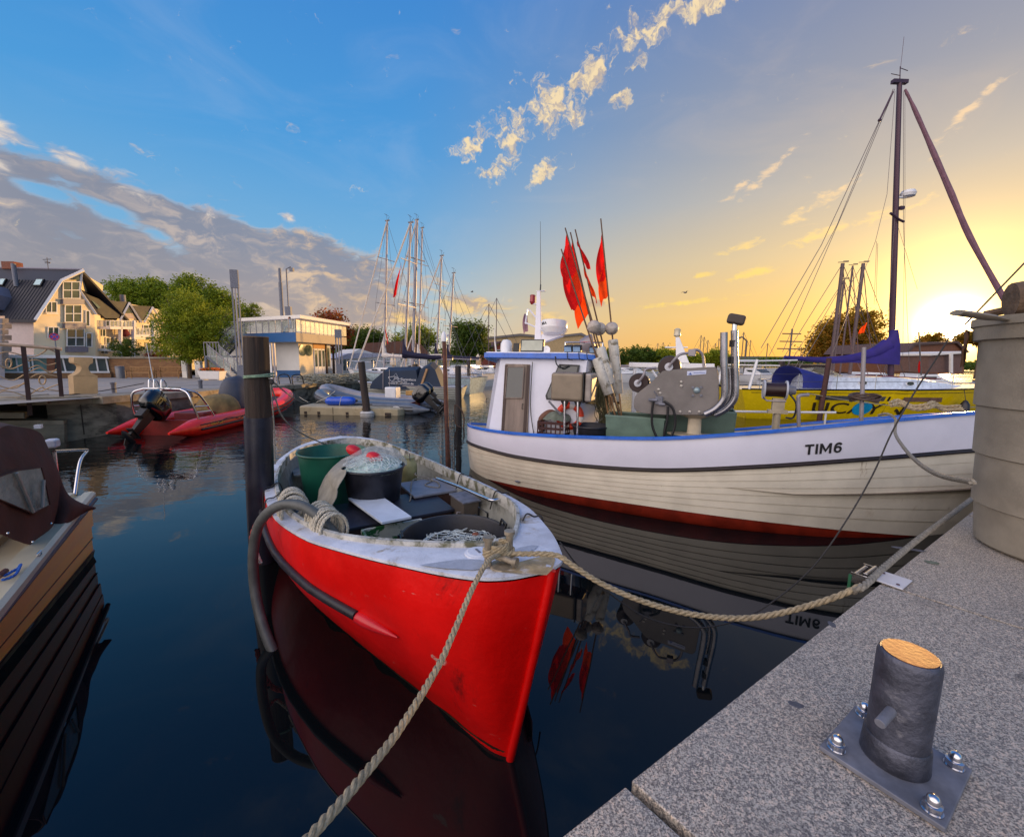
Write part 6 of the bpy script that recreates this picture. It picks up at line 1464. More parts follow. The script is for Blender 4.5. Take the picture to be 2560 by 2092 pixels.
t, pts, rs = rib('red_grey_inflatable', 'pale grey inflatable with dark red trim behind the slate one', O3, A2-.04, 4.6, 1.8, .23, pm('pale_grey_inflatable', (150, 146, 150), .4, var=.1), pm('dark_red_trim', (112, 20, 34), .5), bow_rise=.45, group='inflatables by the pontoon')
outboard(t, T(-.42, .1, .52), 1.0, tilt=50)
m = MB(); m.box((1.3, 0, .55), (.5, .5, .5)); m.ob('console', M_gel, t, bevel=.05); m = MB(); m.tube([(1.15, -.1, .8), (1.1, -.1, .95), (.95, -.1, 1.0)], .02, 6); m.ob('steering', M_black, t)
m = MB(); m.box((.35, .3, .6), (.36, .30, .20)); m.ob('cushion', pm('ochre_cushion', (170, 130, 70), .6), t, bevel=.04)
O4 = aty(880, 1035, 14.75); O4.z = 0
t = thing('floating_pontoon', 'beige plastic floating pontoon with a pointed end moored between the piles', 'pontoon', (O4.x, 15.2, 0), -.02)
M_bg = pm('beige_plastic', (176, 160, 128), .55, var=.12, vscale=2, col2=(140, 122, 92), blend=(.55, .75))
x0 = aty(752, 1030, 14.8).x-O4.x; x1 = aty(1006, 1030, 14.8).x-O4.x
out = [(x0, -.5), (x1-.55, -.5), (x1-.15, -.38), (x1, -.1), (x1-.05, .25), (x1-.5, .5), (x0, .5)]
m = MB(); k = len(out); m.raw([(x, y, -.15) for x, y in out]+[(x, y, .26-.06*max(0, x-x1+.9)) for x, y in out]+[(x*.985, y*.86, .30-.08*max(0, x-x1+.9)) for x, y in out], [tuple(range(2*k, 3*k))]+[(i, (i+1) % k, k+(i+1) % k, k+i) for i in range(k)]+[(k+i, k+(i+1) % k, 2*k+(i+1) % k, 2*k+i) for i in range(k)]); m.ob('float_body', M_bg, t, bevel=.02)
for f in (.06, .19, .47, .87):
 m = MB(); m.box((x0+(x1-x0)*f, -.505, .06), (.09 if f < .8 else .2, .03, .09)); m.ob('connector', pm('dark_connector', (54, 40, 34), .6), t)
for f in (.33, .62):
 m = MB(); m.box((x0+(x1-x0)*f, -.502, .14), (.015, .02, .24)); m.ob('joint', pm('joint_grout', (0, 0, 0)), t)
a, b = aty(811, 1008, 15.0), aty(887, 1010, 15.0); c = (a+b)/2
m = MB(); m.lathe([(0, -.56), (.06, -.54), (.13, -.47), (.155, -.30), (.16, 0), (.155, .30), (.13, .47), (.06, .54), (0, .56)], 20, M=R(88, 'Y')); fo = m.ob('body', pm('bright_blue_vinyl', (20, 76, 190), .35, var=.12, coat=.3))
t = thing('blue_fender', 'large blue inflatable fender lying on the beige pontoon', 'fender', (c.x, 15.1, .45)); fo.parent = t
m = MB(); m.lathe([(.05, .54), (.04, .60), (0, .62)], 10, M=R(88, 'Y')); m.ob('end_eye', M_black, t)
m = MB(); m.tube([(.05, -.165, .0), (.06, -.12, .12), (.07, 0, .165), (.07, .1, .12)], .01, 6); m.tube([(.05, -.165, 0), (.02, -.17, -.15)], .01, 6); m.ob('lashing', M_rw, t)
for lab, pix in (('thin rope from the pontoon up to the slate inflatable', ((790, 1006), (815, 995), (838, 978))), ('thin rope from the pontoon corner to the quay wall', ((770, 1005), (760, 1000), (748, 992)))):
 m = MB(); m.tube([aty(u, v, 15.1) for u, v in pix], .010, 5); tag(m.ob('thin_line', M_rw), lab, 'rope', 'thin mooring lines')
m = MB(); a = aty(792, 940, 15.0)
# ------------------------------------------------------------ buildings, laid out on vertical planes at their distance
def gnd(u, v):
 r = ray(u, v); t = -.68/(r.z-.02*r.x+.02*r.y); return Vector((r.x*t, r.y*t, H+r.z*t))
def xy(u, Y): p = aty(u, 900, Y); return (p.x, p.y)
M_cream = pm('cream_render', (236, 216, 178), .85, var=.06, vscale=.6, bump=.15)
M_wht = pm('white_render', (214, 212, 208), .8, var=.06, vscale=.7)
M_pink = pm('pale_pink_render', (198, 182, 176), .85, var=.06)
M_tile = pm('dark_roof_tile', (40, 38, 46), .62, var=.25, vscale=1.2, bump=.4, bscale=5)
M_lead = pm('zinc_grey_panel', (120, 116, 128), .5, .2, var=.1)
M_trim = pm('white_trim', (232, 226, 220), .6, var=.04)
M_bglass = pm('house_glass', (70, 84, 80), .06, var=.25, vscale=.8, spec=.9)
M_brick = None
def brick_mat(name, c1, c2, mortar, sc=1.):
 m = bpy.data.materials.new(name); m.use_nodes = True; g = G(m.node_tree); b = m.node_tree.nodes['Principled BSDF']
 tc = g.node('ShaderNodeTexCoord').outputs['Object']; x, y, z = g.sep(tc)
 br = g.node('ShaderNodeTexBrick'); g.put(br.inputs['Vector'], g.xyz(g.add(x, g.mul(y, .6)), z, 0.)); br.inputs['Color1'].default_value = srgb(*c1); br.inputs['Color2'].default_value = srgb(*c2); br.inputs['Mortar'].default_value = srgb(*mortar)
 br.inputs['Scale'].default_value = sc; br.inputs['Brick Width'].default_value = .34; br.inputs['Row Height'].default_value = .12; br.inputs['Mortar Size'].default_value = .012
 n = g.noise(tc, 2.5, 4); g.put(b.inputs['Base Color'], g.mix(g.step(n, .3, .7, 0., .5), br.outputs[0], srgb(*c2))); b.inputs['Roughness'].default_value = .85
 bn = g.node('ShaderNodeBump'); bn.inputs['Strength'].default_value = .6; bn.inputs['Distance'].default_value = .02; g.put(bn.inputs['Height'], br.outputs[1]); bn.invert = True; g.put(b.inputs['Normal'], bn.outputs[0]); return m
M_brick = brick_mat('yellow_brown_stone', (168, 122, 76), (138, 96, 62), (120, 104, 84))
def window(face, parent, u0, v0, u1, v1, nx=2, ny=2, t0=.0, glass=None, frame=None, name='window'):
 m = MB(); fw = .07
 a = [face.p(*q) for q in ((u0, v0), (u1, v0), (u1, v1), (u0, v1))]
 def P(x, y): return a[0].lerp(a[1], x).lerp(a[3].lerp(a[2], x), y)
 W = (a[1]-a[0]).length; Hh = (a[3]-a[0]).length; n = face.n
 def bar(x0, y0, x1, y1): m.prism([P(x0, y0)+n*(t0), P(x1, y0)+n*t0, P(x1, y1)+n*t0, P(x0, y1)+n*t0], n*.09)
 fx, fy = fw/W, fw/Hh
 bar(0, 0, 1, fy); bar(0, 1-fy, 1, 1)
 for i in range(nx+1):
  c = i/nx; x0 = max(0, c-fx/2) if 0 < i < nx else (0 if i == 0 else 1-fx); bar(x0, fy, x0+fx, 1-fy)
 for j in range(1, ny): c = j/ny; bar(fx, c-fy/2, 1-fx, c+fy/2)
 w = m.ob(name, frame or M_trim, parent, smooth=0)
 for i in range(nx):
  for j in range(ny):
   m = MB(); x0, x1 = i/nx+fx*.4, (i+1)/nx-fx*.4; y0, y1 = j/ny+fy*.4, (j+1)/ny-fy*.4
   m.prism([P(x0, y0)+n*(t0+.01), P(x1, y0)+n*(t0+.01), P(x1, y1)+n*(t0+.01), P(x0, y1)+n*(t0+.01)], n*.03); m.ob('pane', glass or M_bglass, w, smooth=0)
 return w
def root_at(name, label, cat, p, group=None):
 t = thing(name, label, cat, (0, 0, 0), 0, group); return t
F1 = Face(xy(85, 38), xy(240, 43)); t = root_at('gabled_house', 'tall cream gabled house with long dark tiled roof and a glazed stair tower', 'house', None)
BK = Vector((-5.5, 8, 0))
out = [(85, 962), (84, 800), (115, 755), (146, 707), (202, 680), (197, 727), (236, 784), (241, 962)]
m = MB(); m.prism([F1.p(u, v) for u, v in out], BK); m.ob('wall', M_cream, t, smooth=0)
D = Vector((-34, -1.0, 0)); a, k, e = F1.p(202, 676)+F1.n*.25, F1.p(146, 702)+F1.n*.25, F1.p(81, 800)+F1.n*.25
m = MB(); m.raw([a, k, e, a+D, k+D, e+D, a+Vector((0, 0, -.22)), k+Vector((0, 0, -.22)), e+Vector((0, 0, -.22)), a+D+Vector((0, 0, -.3)), k+D+Vector((0, 0, -.3)), e+D+Vector((0, 0, -.3))], [(0, 1, 4, 3), (1, 2, 5, 4), (0, 6, 7, 1), (1, 7, 8, 2), (2, 8, 11, 5), (6, 9, 10, 7), (7, 10, 11, 8)]); rf = m.ob('roof', M_tile, t, smooth=0)
back = Vector((3, 14, 0)); m = MB(); m.raw([a, a+D, a+D+Vector((0, 11, -7)), a+Vector((-3, 11, -7))], [(0, 1, 2, 3)]); m.ob('roof_back', M_tile, t, smooth=0, solid=.2)
m = MB()
for i in range(46):
 f = i/46
 for (p0, p1) in ((a, k), (k, e)):
  pass
nl = (e-k).cross(D).normalized(); nl = nl if nl.z > 0 else -nl
for i in range(120):
 q0 = k+D*(i/120)+nl*.01; q1 = e+D*(i/120)+nl*.01; m.tube([q0, q1], .03, 4, caps=False)
m.ob('roof_tiles', M_tile, rf, kind='stuff')
m = MB(); m.tube([a+Vector((0, 0, .06)), a+D+Vector((0, 0, .06))], .12, 6); m.ob('ridge', M_lead, rf)
for p0, p1 in ((e, k), (k, a)):
 m = MB(); m.tube([p0+F1.n*.06, p1+F1.n*.06], .14, 4); m.ob('bargeboard', M_trim, rf)
m = MB(); q0, q1 = F1.p(202, 680)+F1.n*.12, F1.p(197, 727)+F1.n*.12; m.tube([q0, q1], .12, 4); m.tube([q1, F1.p(238, 786)+F1.n*.12], .13, 4); m.ob('bargeboard', M_trim, rf)
m = MB(); m.prism([F1.p(197, 725), F1.p(238, 784), F1.p(238, 784)+BK, F1.p(197, 725)+BK], (0, 0, .2)); m.ob('side_roof', M_tile, t, smooth=0)
SW = [F1.p(84, 802), F1.p(84, 802)+D]; z0 = -2.
m = MB(); m.raw([(p.x, p.y+.6, p.z) for p in SW]+[(p.x, p.y+.6, z0) for p in SW], [(0, 1, 3, 2)]); m.ob('side_wall', M_pink, t, smooth=0, solid=.3)
def roofpt(u, v):
 r = ray(u, v); C0 = Vector((0, 0, H)); tt = (k-C0).dot(nl)/r.dot(nl); return C0+r*tt
for (u0, v0, u1, v1) in ((1, 699, 16, 716), (90, 700, 110, 717)):
 q = [roofpt(u0+5, v0), roofpt(u1+4, v0), roofpt(u1-5, v1), roofpt(u0-5, v1)]
 m = MB(); m.prism([p+nl*.02 for p in q], nl*.14); sk = m.ob('skylight', M_black, rf, smooth=0)
 c = sum(q, Vector())/4; m = MB(); m.prism([c+(p-c)*.8+nl*.165 for p in q], nl*.02); m.ob('skylight_pane', pm('sky_glass', (150, 186, 190), .05, spec=1.), sk, smooth=0)
q = roofpt(41, 716); m = MB(); m.tube([q, q+Vector((0, 0, 2.0))], .17, 12); m.ob('flue', M_galv, rf)
m = MB(); m.box((a.x-6.8, a.y, a.z+.3), (1.2, .8, .7)); m.ob('chimney', brick_mat('chimney_brick', (150, 80, 56), (120, 66, 48), (130, 110, 96)), rf)
q = F1.p(148, 675)+Vector((-1, 0, 0)); m = MB(); m.tube([q, q+Vector((0, 0, 1.1))], .03, 5); m.tube([q+Vector((-.4, 0, .9)), q+Vector((.4, 0, .95))], .03, 4); m.tube([q+Vector((-.25, 0, .6)), q+Vector((.25, 0, .6))], .03, 4); m.tube([q+Vector((0, -.25, .7)), q+Vector((0, .25, .7))], .03, 4); m.ob('weather_vane', M_wire, rf)
for (u0, v0, u1, v1) in ((153, 704, 197, 747), (158, 762, 201, 806), (163, 822, 208, 866)): window(F1, t, u0, v0, u1, v1, 2, 2, .10)
for (u0, v0, u1, v1) in ((151, 748, 204, 761), (156, 807, 209, 821), (163, 867, 214, 880)):
 m = MB(); F1.rect(m, u0, v0, u1, v1, 0, .32); m.ob('spandrel', M_lead, t)
m = MB(); F1.slab(m, [(176, 700), (194, 690), (195, 700)], .05, .12); m.ob('window', M_bglass, t)
for (u0, v0, u1, v1, nx) in ((112, 754, 141, 782, 2), (117, 817, 146, 846, 2), (212, 776, 223, 816, 1), (213, 832, 229, 868, 1)): window(F1, t, u0, v0, u1, v1, nx, 1, .02)
m = MB(); F1.rect(m, 112, 783, 142, 785, 0, .2); m.ob('window_sill', M_trim, t)
m = MB(); q = [roofpt(-30, 722), roofpt(22, 722), roofpt(30, 745), roofpt(12, 776), roofpt(-30, 776)]; m.prism([p+nl*.0 for p in q], Vector((0, -1.2, .15))); m.ob('dormer', M_lead, t, smooth=0)
m = MB(); q = [F1.p(0, 720), F1.p(36, 742)]; 
F1b = Face(xy(-60, 34.5), xy(272, 40)); t = root_at('glazed_shop_front', 'glazed ground floor with slanting white mullions on a stone plinth below the gabled house', 'shop front', None)
m = MB(); F1b.rect(m, -60, 932, 278, 962, -1.5, .25); m.ob('stone_plinth', M_brick, t)
m = MB(); F1b.slab(m, [(-60, 886), (150, 888), (270, 892), (274, 896), (-60, 894)], -4, .3); m.ob('roof_edge', M_trim, t)
m = MB(); F1b.rect(m, -60, 894, 118, 931, -.4, -.3); m.ob('window', pm('turquoise_glass', (104, 156, 150), .08, spec=.9, var=.3, vscale=.6), t)
m = MB(); F1b.rect(m, 135, 894, 272, 931, -.4, -.3); m.ob('window', M_bglass, t)
for (u0, u1) in ((-8, -2), (38, 44), (68, 74), (78, 82), (154, 163), (189, 196), (237, 244), (262, 270)):
 m = MB(); F1b.slab(m, [(u0, 893), (u0+4, 893), (u1+4, 932), (u1, 932)], -.3, .06); m.ob('mullion', M_trim, t, smooth=0)
m = MB(); F1b.rect(m, -60, 928, 274, 932, -.3, .3); m.ob('window_sill', M_trim, t)
for (u0, u1) in ((117, 137),):
 m = MB(); F1b.rect(m, u0, 893, u1, 934, -.5, .2); m.ob('brick_pier', brick_mat('red_brown_brick', (150, 92, 60), (122, 74, 52), (120, 100, 80)), t)
F2 = Face(xy(232, 44), xy(430, 56)); t = root_at('balcony_houses', 'row of cream houses with two dark gables and glass balconies', 'house', None)
BK2 = Vector((-2, 9, 0))
m = MB(); m.prism([F2.p(u, v) for u, v in ((232, 945), (232, 800), (292, 800), (315, 758), (344, 804), (352, 803), (374, 769), (400, 812), (425, 815), (425, 945))], BK2); m.ob('wall', M_cream, t, smooth=0)
for pts in (((207, 735), (250, 752), (316, 756), (293, 797), (258, 797), (232, 775)), ((322, 764), (376, 767), (353, 803), (345, 803))):
 m = MB(); m.prism([F2.p(u, v)+F2.n*-.2+Vector((0, 0, .05)) for u, v in pts], F2.n*.45); m.ob('roof', M_tile, t, smooth=0)
for (p0, p1) in (((291, 802), (315, 757)), ((315, 757), (346, 806)), ((352, 806), (374, 768)), ((374, 768), (402, 816))):
 m = MB(); m.tube([F2.p(*p0)+F2.n*.35, F2.p(*p1)+F2.n*.35], .12, 4); m.ob('bargeboard', M_trim, t)
m = MB(); m.prism([F2.p(232, 742), F2.p(276, 753), F2.p(276, 758), F2.p(232, 752)], BK2*.6); m.ob('rear_roof', pm('brown_tiles', (92, 62, 50), .7, var=.2), t, smooth=0)
m = MB(); q = F2.p(265, 752); m.tube([q+BK2*.3-Vector((0, 0, 1)), q+BK2*.3+Vector((0, 0, 1.0))], .28, 10); m.ob('flue', M_galv, t)
for pts in (((219, 752), (222, 752), (241, 768), (236, 772)),):
 m = MB(); F2.slab(m, pts, .05, .4); m.ob('skylight', M_glassb, t)
m = MB(); F2.slab(m, [(299, 797), (315, 768), (336, 797)], .02, .10); m.ob('gable_panel', pm('mauve_boarding', (176, 158, 156), .7), t)
m = MB(); F2.slab(m, [(303, 783), (315, 764), (327, 783)], .1, .16); m.ob('window', M_bglass, t)
for (u0, v0, u1, v1) in ((262, 801, 291, 816), (300, 805, 338, 824), (356, 812, 392, 830), (236, 822, 262, 842), (262, 843, 292, 870), (300, 842, 340, 866), (362, 856, 396, 884), (240, 862, 268, 885)): window(F2, t, u0, v0, u1, v1, 3 if u1-u0 > 24 else 2, 1, .02)
def balcony(u0, u1, v0, v1, dp):
 m = MB(); F2.rect(m, u0, v1, u1, v1+6, 0, dp); b = m.ob('balcony', M_trim, t)
 n = max(2, int((u1-u0)/9))
 for i in range(n):
  a0, a1 = u0+(u1-u0)*i/n, u0+(u1-u0)*(i+1)/n
  m = MB(); F2.rect(m, a0+.6, v0+1.5, a1-.6, v1-.5, dp-.06, dp-.03); m.ob('glass_panel', pm('balcony_glass', (190, 196, 186), .35, alpha=.28, spec=.3), b)
  m = MB(); F2.rect(m, a0-.4, v0, a0+.5, v1, dp-.1, dp); m.ob('rail_post', M_trim, b)
 m = MB(); F2.rect(m, u0, v0-.5, u1, v0+.8, dp-.12, dp+.02); m.ob('hand_rail', M_trim, b)
for args in ((233, 292, 801, 816, 1.6), (296, 350, 820, 836, 1.4), (352, 410, 826, 840, 1.5), (232, 276, 857, 871, 1.5), (300, 360, 838, 842, 1.0), (365, 424, 868, 884, 1.4)): balcony(*args)
for u in (262, 296, 348): 
 m = MB(); F2.rect(m, u, 800, u+3.5, 935, 1.3, 1.6); m.ob('column', M_trim, t)
q = F2.p(309, 812, 1.0); m = MB(); m.lathe([(.02, 0), (.5, -1.0), (.3, -1.2), (.05, -1.3)], 10, M=T(*q)); tag(m.ob('closed_parasol', pm('dark_red_cloth', (120, 40, 36), .8)), 'closed dark red parasol on the upper balcony', 'parasol')
F0 = Face(xy(-60, 33), xy(34, 35)); t = root_at('stone_corner_house', 'grey stone quoined corner at the extreme left beside the gabled house', 'house', None)
m = MB(); F0.rect(m, -60, 790, 12, 962, -3, 0); m.ob('wall', M_pink, t)
for i in range(9):
 v0 = 796+i*14; w_ = 24 if i % 2 else 16; m = MB(); F0.rect(m, 4, v0, 4+w_, v0+12.5, -.4, .1); m.ob('corner_stone', pm('grey_stone', (140, 128, 118), .9, var=.25, vscale=2, bump=.4), t, bevel=.02)
Bp = gnd(360, 944); FY = Bp.y+.8
F3 = Face(xy(272, FY), xy(452, FY+1.5)); t = root_at('retaining_wall', 'yellow brown stone retaining wall behind the two benches', 'wall', None)
m = MB(); F3.rect(m, 272, 896, 450, 948, -1.0, 0); m.ob('stonework', M_brick, t)
m = MB(); F3.rect(m, 270, 892, 452, 896.5, -1.1, .08); m.ob('coping', M_cope, t)
M_bench = pm('weathered_teak', (156, 116, 72), .7, var=.25, vscale=8, stretch=(.2, 1, 1))
def bench():
 t = thing('park_bench', 'slatted wooden bench against the stone wall next to the litter bin', 'bench', (0, 0, 0), 0, 'benches in front of the stone wall')
 for i in range(5):
  m = MB(); m.box((0, -.22+.10*i, .45), (1.9, .08, .03)); m.ob('seat_slat', M_bench, t)
 for i in range(16):
  m = MB(); m.box((-.85+.113*i, .28, .72), (.05, .025, .42)); m.ob('back_slat', M_bench, t)
 m = MB(); m.box((0, .28, .95), (1.9, .05, .08)); m.ob('back_rail', M_bench, t); m = MB(); m.box((0, .28, .50), (1.9, .05, .06)); m.ob('back_rail', M_bench, t)
 for x in (-.92, .92):
  m = MB(); m.box((x, -.24, .31), (.07, .07, .62)); m.ob('leg', M_bench, t); m = MB(); m.box((x, .28, .46), (.07, .07, .92)); m.ob('leg', M_bench, t)
  m = MB(); m.box((x, 0, .64), (.09, .62, .04)); m.ob('armrest', M_bench, t)
 return t
b0 = bench(); p = gnd(351, 946); b0.location = (p.x, p.y, gz(p.x, p.y)); b0.rotation_euler = (0, 0, .06)
p = gnd(424, 945); copy_tree(b0, (p.x, p.y, gz(p.x, p.y)), .06, 'slatted wooden bench against the stone wall next to the tree trunk')
p = gnd(302, 946); t = thing('litter_bin', 'grey cylindrical litter bin left of the benches', 'bin', (p.x, p.y, gz(p.x, p.y))); m = MB(); m.lathe([(.30, 0), (.31, .9), (.29, .95), (.33, .98), (.30, 1.02), (0, 1.04)], 24); m.ob('bin_body', pm('grey_bin', (122, 122, 126), .5, .4, var=.1), t); m = MB(); m.lathe([(.315, .84), (.325, .87), (.315, .90)], 24); m.ob('bin_band', M_galv, t)
p = gnd(458, 945)
t = thing('notice_cabinet', 'white notice cabinet standing left of the tree trunk', 'cabinet', (p.x, p.y+.3, gz(p.x, p.y))); m = MB(); m.box((0, 0, .85), (.42, .25, 1.7)); m.ob('case', M_trim, t, bevel=.02); m = MB(); m.box((0, -.13, 1.05), (.34, .02, 1.0)); m.ob('door', M_wht, t)
p = gnd(487, 944); t = thing('switch_cabinet', 'pale cabinet standing right of the tree trunk', 'cabinet', (p.x, p.y+.6, gz(p.x, p.y))); m = MB(); m.box((0, 0, .75), (.55, .3, 1.5)); m.ob('case', M_wht, t, bevel=.02); m = MB(); m.box((0, -.16, .8), (.46, .02, 1.2)); m.ob('door', M_trim, t)
p = gnd(532, 950); t = thing('flower_planter', 'long white planter full of orange flowers in front of the staircase', 'planter', (p.x, p.y, gz(p.x, p.y)))
m = MB(); m.raw([(-.62, -.3, .06), (.62, -.3, .06), (.62, .3, .06), (-.62, .3, .06), (-.75, -.4, .62), (.75, -.4, .62), (.75, .4, .62), (-.75, .4, .62)], [(0, 1, 2, 3), (0, 1, 5, 4), (1, 2, 6, 5), (2, 3, 7, 6), (3, 0, 4, 7)]); m.ob('trough', M_trim, t, bevel=.03); 
for x in (-.5, .5):
 m = MB(); m.box((x, 0, .03), (.12, .4, .06)); m.ob('foot', M_trim, t)
m = MB(); m.box((0, 0, .58), (1.36, .7, .03)); m.ob('soil', pm('dark_soil', (40, 32, 26), .9), t)
rnd = random.Random(2); m = MB(); m2 = MB()
for i in range(420):
 x, y = rnd.uniform(-.68, .68), rnd.uniform(-.34, .34); z = .60+rnd.random()*.22*(1-(x/.75)**2*.4); s = .035; a = rnd.uniform(0, 6.3)
 (m if i % 5 < 3 else m2).raw([(x-s*cos(a), y-s*sin(a), z-.02), (x+s*cos(a), y+s*sin(a), z-.02), (x+s*cos(a)*.8, y+s*sin(a), z+.04), (x-s*cos(a), y-s*sin(a), z+.04)], [(0, 1, 2, 3)])
m.ob('flowers', pm('orange_flowers', (226, 112, 36), .7, var=.3), t, kind='stuff'); m2.ob('foliage', pm('planter_leaves', (90, 92, 40), .7), t, kind='stuff')
def car(label, p, rz, colr):
 t = thing('parked_car', label, 'car', p, rz)
 prof = [(-1.95, .35), (-2.0, .62), (-1.9, .85), (-1.35, .95), (-.75, 1.38), (.55, 1.42), (1.35, 1.0), (1.95, .86), (2.02, .55), (1.98, .33)]
 rows = []
 for y in (-.82, -.78, 0, .78, .82): rows.append([(x, y*(.86 if z > 1.1 else 1), z-(.03 if abs(y) > .8 else 0)) for x, z in prof])
 m = MB(); m.grid(rows); m.raw(rows[0], [tuple(range(10))]); m.raw(rows[-1], [tuple(range(10))]); m.ob('body', colr, t, smooth=30, bevel=.03)
 for s in (-1, 1):
  m = MB(); m.prism([(-.72, s*.735, 1.30), (.5, s*.735, 1.34), (1.05, s*.79, 1.04), (-1.1, s*.79, 1.0)], (0, s*.02, 0)); m.ob('side_window', M_glassd, t)
  for x in (-1.25, 1.28):
   m = MB(T(x, s*.74, .31)); m.lathe([(.0, -.1), (.31, -.1), (.31, .1), (.0, .1)], 20, M=R(90, 'X')); w_ = m.ob('wheel', M_rubber, t)
  m = MB(T(-1.96, s*.6, .72)); m.box((0, 0, 0), (.08, .22, .14)); m.ob('tail_lamp', pm('tail_lamp_red', (170, 20, 20), .2), t)
 m = MB(); m.prism([(-1.37, -.62, .99), (-1.37, .62, .99), (-.80, .58, 1.36), (-.80, -.58, 1.36)], (-.03, 0, .01)); m.ob('rear_window', M_glassd, t)
p = gnd(535, 930); car('dark red car parked in the shade beyond the flower planter', (p.x, p.y, gz(p.x, p.y)), 2.0, pm('dark_red_car', (110, 18, 24), .25, coat=.6))
# ------------------------------------------------------------ blue and white harbour building
M_bb = pm('blue_fascia', (36, 88, 142), .5, var=.12, vscale=.6)
C0_ = gnd(750, 944); dl = Vector((sin(radians(-62)), cos(radians(-62)), 0)); dr_ = Vector((sin(radians(9)), cos(radians(9)), 0))
FL_ = Face(C0_, C0_+dl); FR_ = Face(C0_, C0_+dr_); t = root_at('harbour_building', 'white harbour building with blue band, roof terrace and flat overhanging roof', 'building', None)
def col_at(u, d, F_): return F_.p(u, 900)
pL, pR = FL_.p(560, 900), FR_.p(827, 900); g0 = C0_.z-.3
zt_ = FL_.p(750, 856).z
base = [C0_, pR, pR+dl*9, pL]
m = MB(); m.prism([(p.x, p.y, g0) for p in base], (0, 0, zt_-g0)); m.ob('wall', M_wht, t, smooth=0)
m = MB(); FL_.rect(m, 600, 926, 751, 946, 0, .03); m.ob('blue_base', M_bb, t)
zb0, zb1 = zt_, FL_.p(750, 834).z
ov = [C0_-dl*1.0-dr_*1.2, pR+dr_*1.6-dl*1.0, pR+dr_*1.6+dl*9, pL-dr_*1.2]
m = MB(); m.prism([(p.x, p.y, zb0) for p in ov], (0, 0, zb1-zb0)); tb = m.ob('terrace_slab', pm('beige_fascia', (190, 170, 140), .7, var=.08), t, smooth=0)
a, b = ov[0], ov[3]; nn = FL_.n
m = MB(); m.prism([Vector((a.x, a.y, zb0-.02))+nn*.01, Vector((b.x, b.y, zb0-.02))+nn*.01, Vector((b.x, b.y, zb1+.02))+nn*.01, Vector((a.x, a.y, zb1+.02))+nn*.01], nn*.05); m.ob('blue_fascia', M_bb, t, smooth=0)
def glass_rail(a, b, z, h, n, par):
 a, b = Vector((a.x, a.y, z)), Vector((b.x, b.y, z)); nrm = Vector(((b-a).y, -(b-a).x, 0)).normalized()*.03
 for i in range(n):
  p0, p1 = a.lerp(b, (i+.06)/n), a.lerp(b, (i+.94)/n)
  m = MB(); m.prism([p0+Vector((0, 0, .1)), p1+Vector((0, 0, .1)), p1+Vector((0, 0, h-.06)), p0+Vector((0, 0, h-.06))], nrm); m.ob('glass_panel', pm('balcony_glass', (0, 0, 0)), par, smooth=0)
  m = MB(); p2 = a.lerp(b, i/n); m.tube([p2, p2+Vector((0, 0, h))], .03, 6); m.ob('rail_post', M_alu, par)
 m = MB(); m.tube([a+Vector((0, 0, h)), b+Vector((0, 0, h))], .035, 6); m.ob('top_rail', M_alu, par)
glass_rail(ov[0], ov[3], zb1, 1.05, 14, tb); glass_rail(ov[0], ov[1], zb1, 1.05, 12, tb)
U0 = FL_.p(752, 833, -1.2); uR = U0+dr_*6.5; uL = FL_.p(655, 833, -1.2)
z2 = FL_.p(752, 799, -1.2).z
m = MB(); m.prism([(p.x, p.y, zb1) for p in (U0, uR, uR+dl*6, uL)], (0, 0, z2-zb1)); m.ob('upper_wall', M_wht, t, smooth=0)
m = MB(); m.prism([(p.x, p.y, z2+.02) for p in (U0-dl*.8-dr_*.8, uR-dl*.8+dr_*.8, uR+dl*8, uL+dl*2.5-dr_*.8)], (0, 0, .28)); m.ob('flat_roof', M_trim, t, smooth=0)
for i in range(7):
 q = U0.lerp(uL, i/6)-dr_*.35; m = MB(); m.box((q.x, q.y, z2-.08), (.12, .8, .16), rz=-.16); m.ob('rafter', M_trim, t)
q = FL_.p(706, 800, -.9); m = MB(); m.tube([(q.x, q.y, zb1), (q.x, q.y, z2+3.2)], .16, 10); m.tube([(q.x, q.y, z2+3.2), (q.x, q.y, z2+4.4)], .12, 10); m.ob('flue', M_galv, t)
q = FL_.p(722, 790, -2); m = MB(); m.tube([(q.x, q.y, z2), (q.x, q.y, z2+4.6), (q.x+.4, q.y, z2+4.8)], .06, 6); m.box((q.x+.5, q.y, z2+4.55), (.3, .3, .3)); m.box((q.x, q.y, z2+.8), (.5, .3, 1.)); m.ob('camera_mast', M_galv, t)
for k, (f) in enumerate((.10, .28)):
 q = C0_+(pR-C0_)*f+FR_.n*.03; m = MB(T(q.x, q.y, C0_.z+2.3) @ Matrix.Rotation(atan2(FR_.n.y, FR_.n.x), 4, 'Z')); m.lathe([(.48, 0), (.48, .05), (0, .05)], 28, M=R(90, 'Y')); m.ob('round_window', M_bglass, t)
def frw(f0, f1, z0_, z1_, mat, off=.04, nm='panel'):
 p0, p1 = C0_+(pR-C0_)*f0, C0_+(pR-C0_)*f1; m = MB(); m.prism([Vector((p0.x, p0.y, z0_)), Vector((p1.x, p1.y, z0_)), Vector((p1.x, p1.y, z1_)), Vector((p0.x, p0.y, z1_))], FR_.n*off); return m.ob(nm, mat, t, smooth=0)
M_wd = pm('golden_larch', (200, 140, 70), .7, var=.2, vscale=3, stretch=(1, 1, 6))
frw(0, .415, C0_.z-.3, zt_, M_cream, .02, 'sunlit_panel')  # added overlay: orange sunlight on this face put into its cream colour
frw(.42, .80, C0_.z+2.5, zt_, M_wd, .06, 'wood_panel')
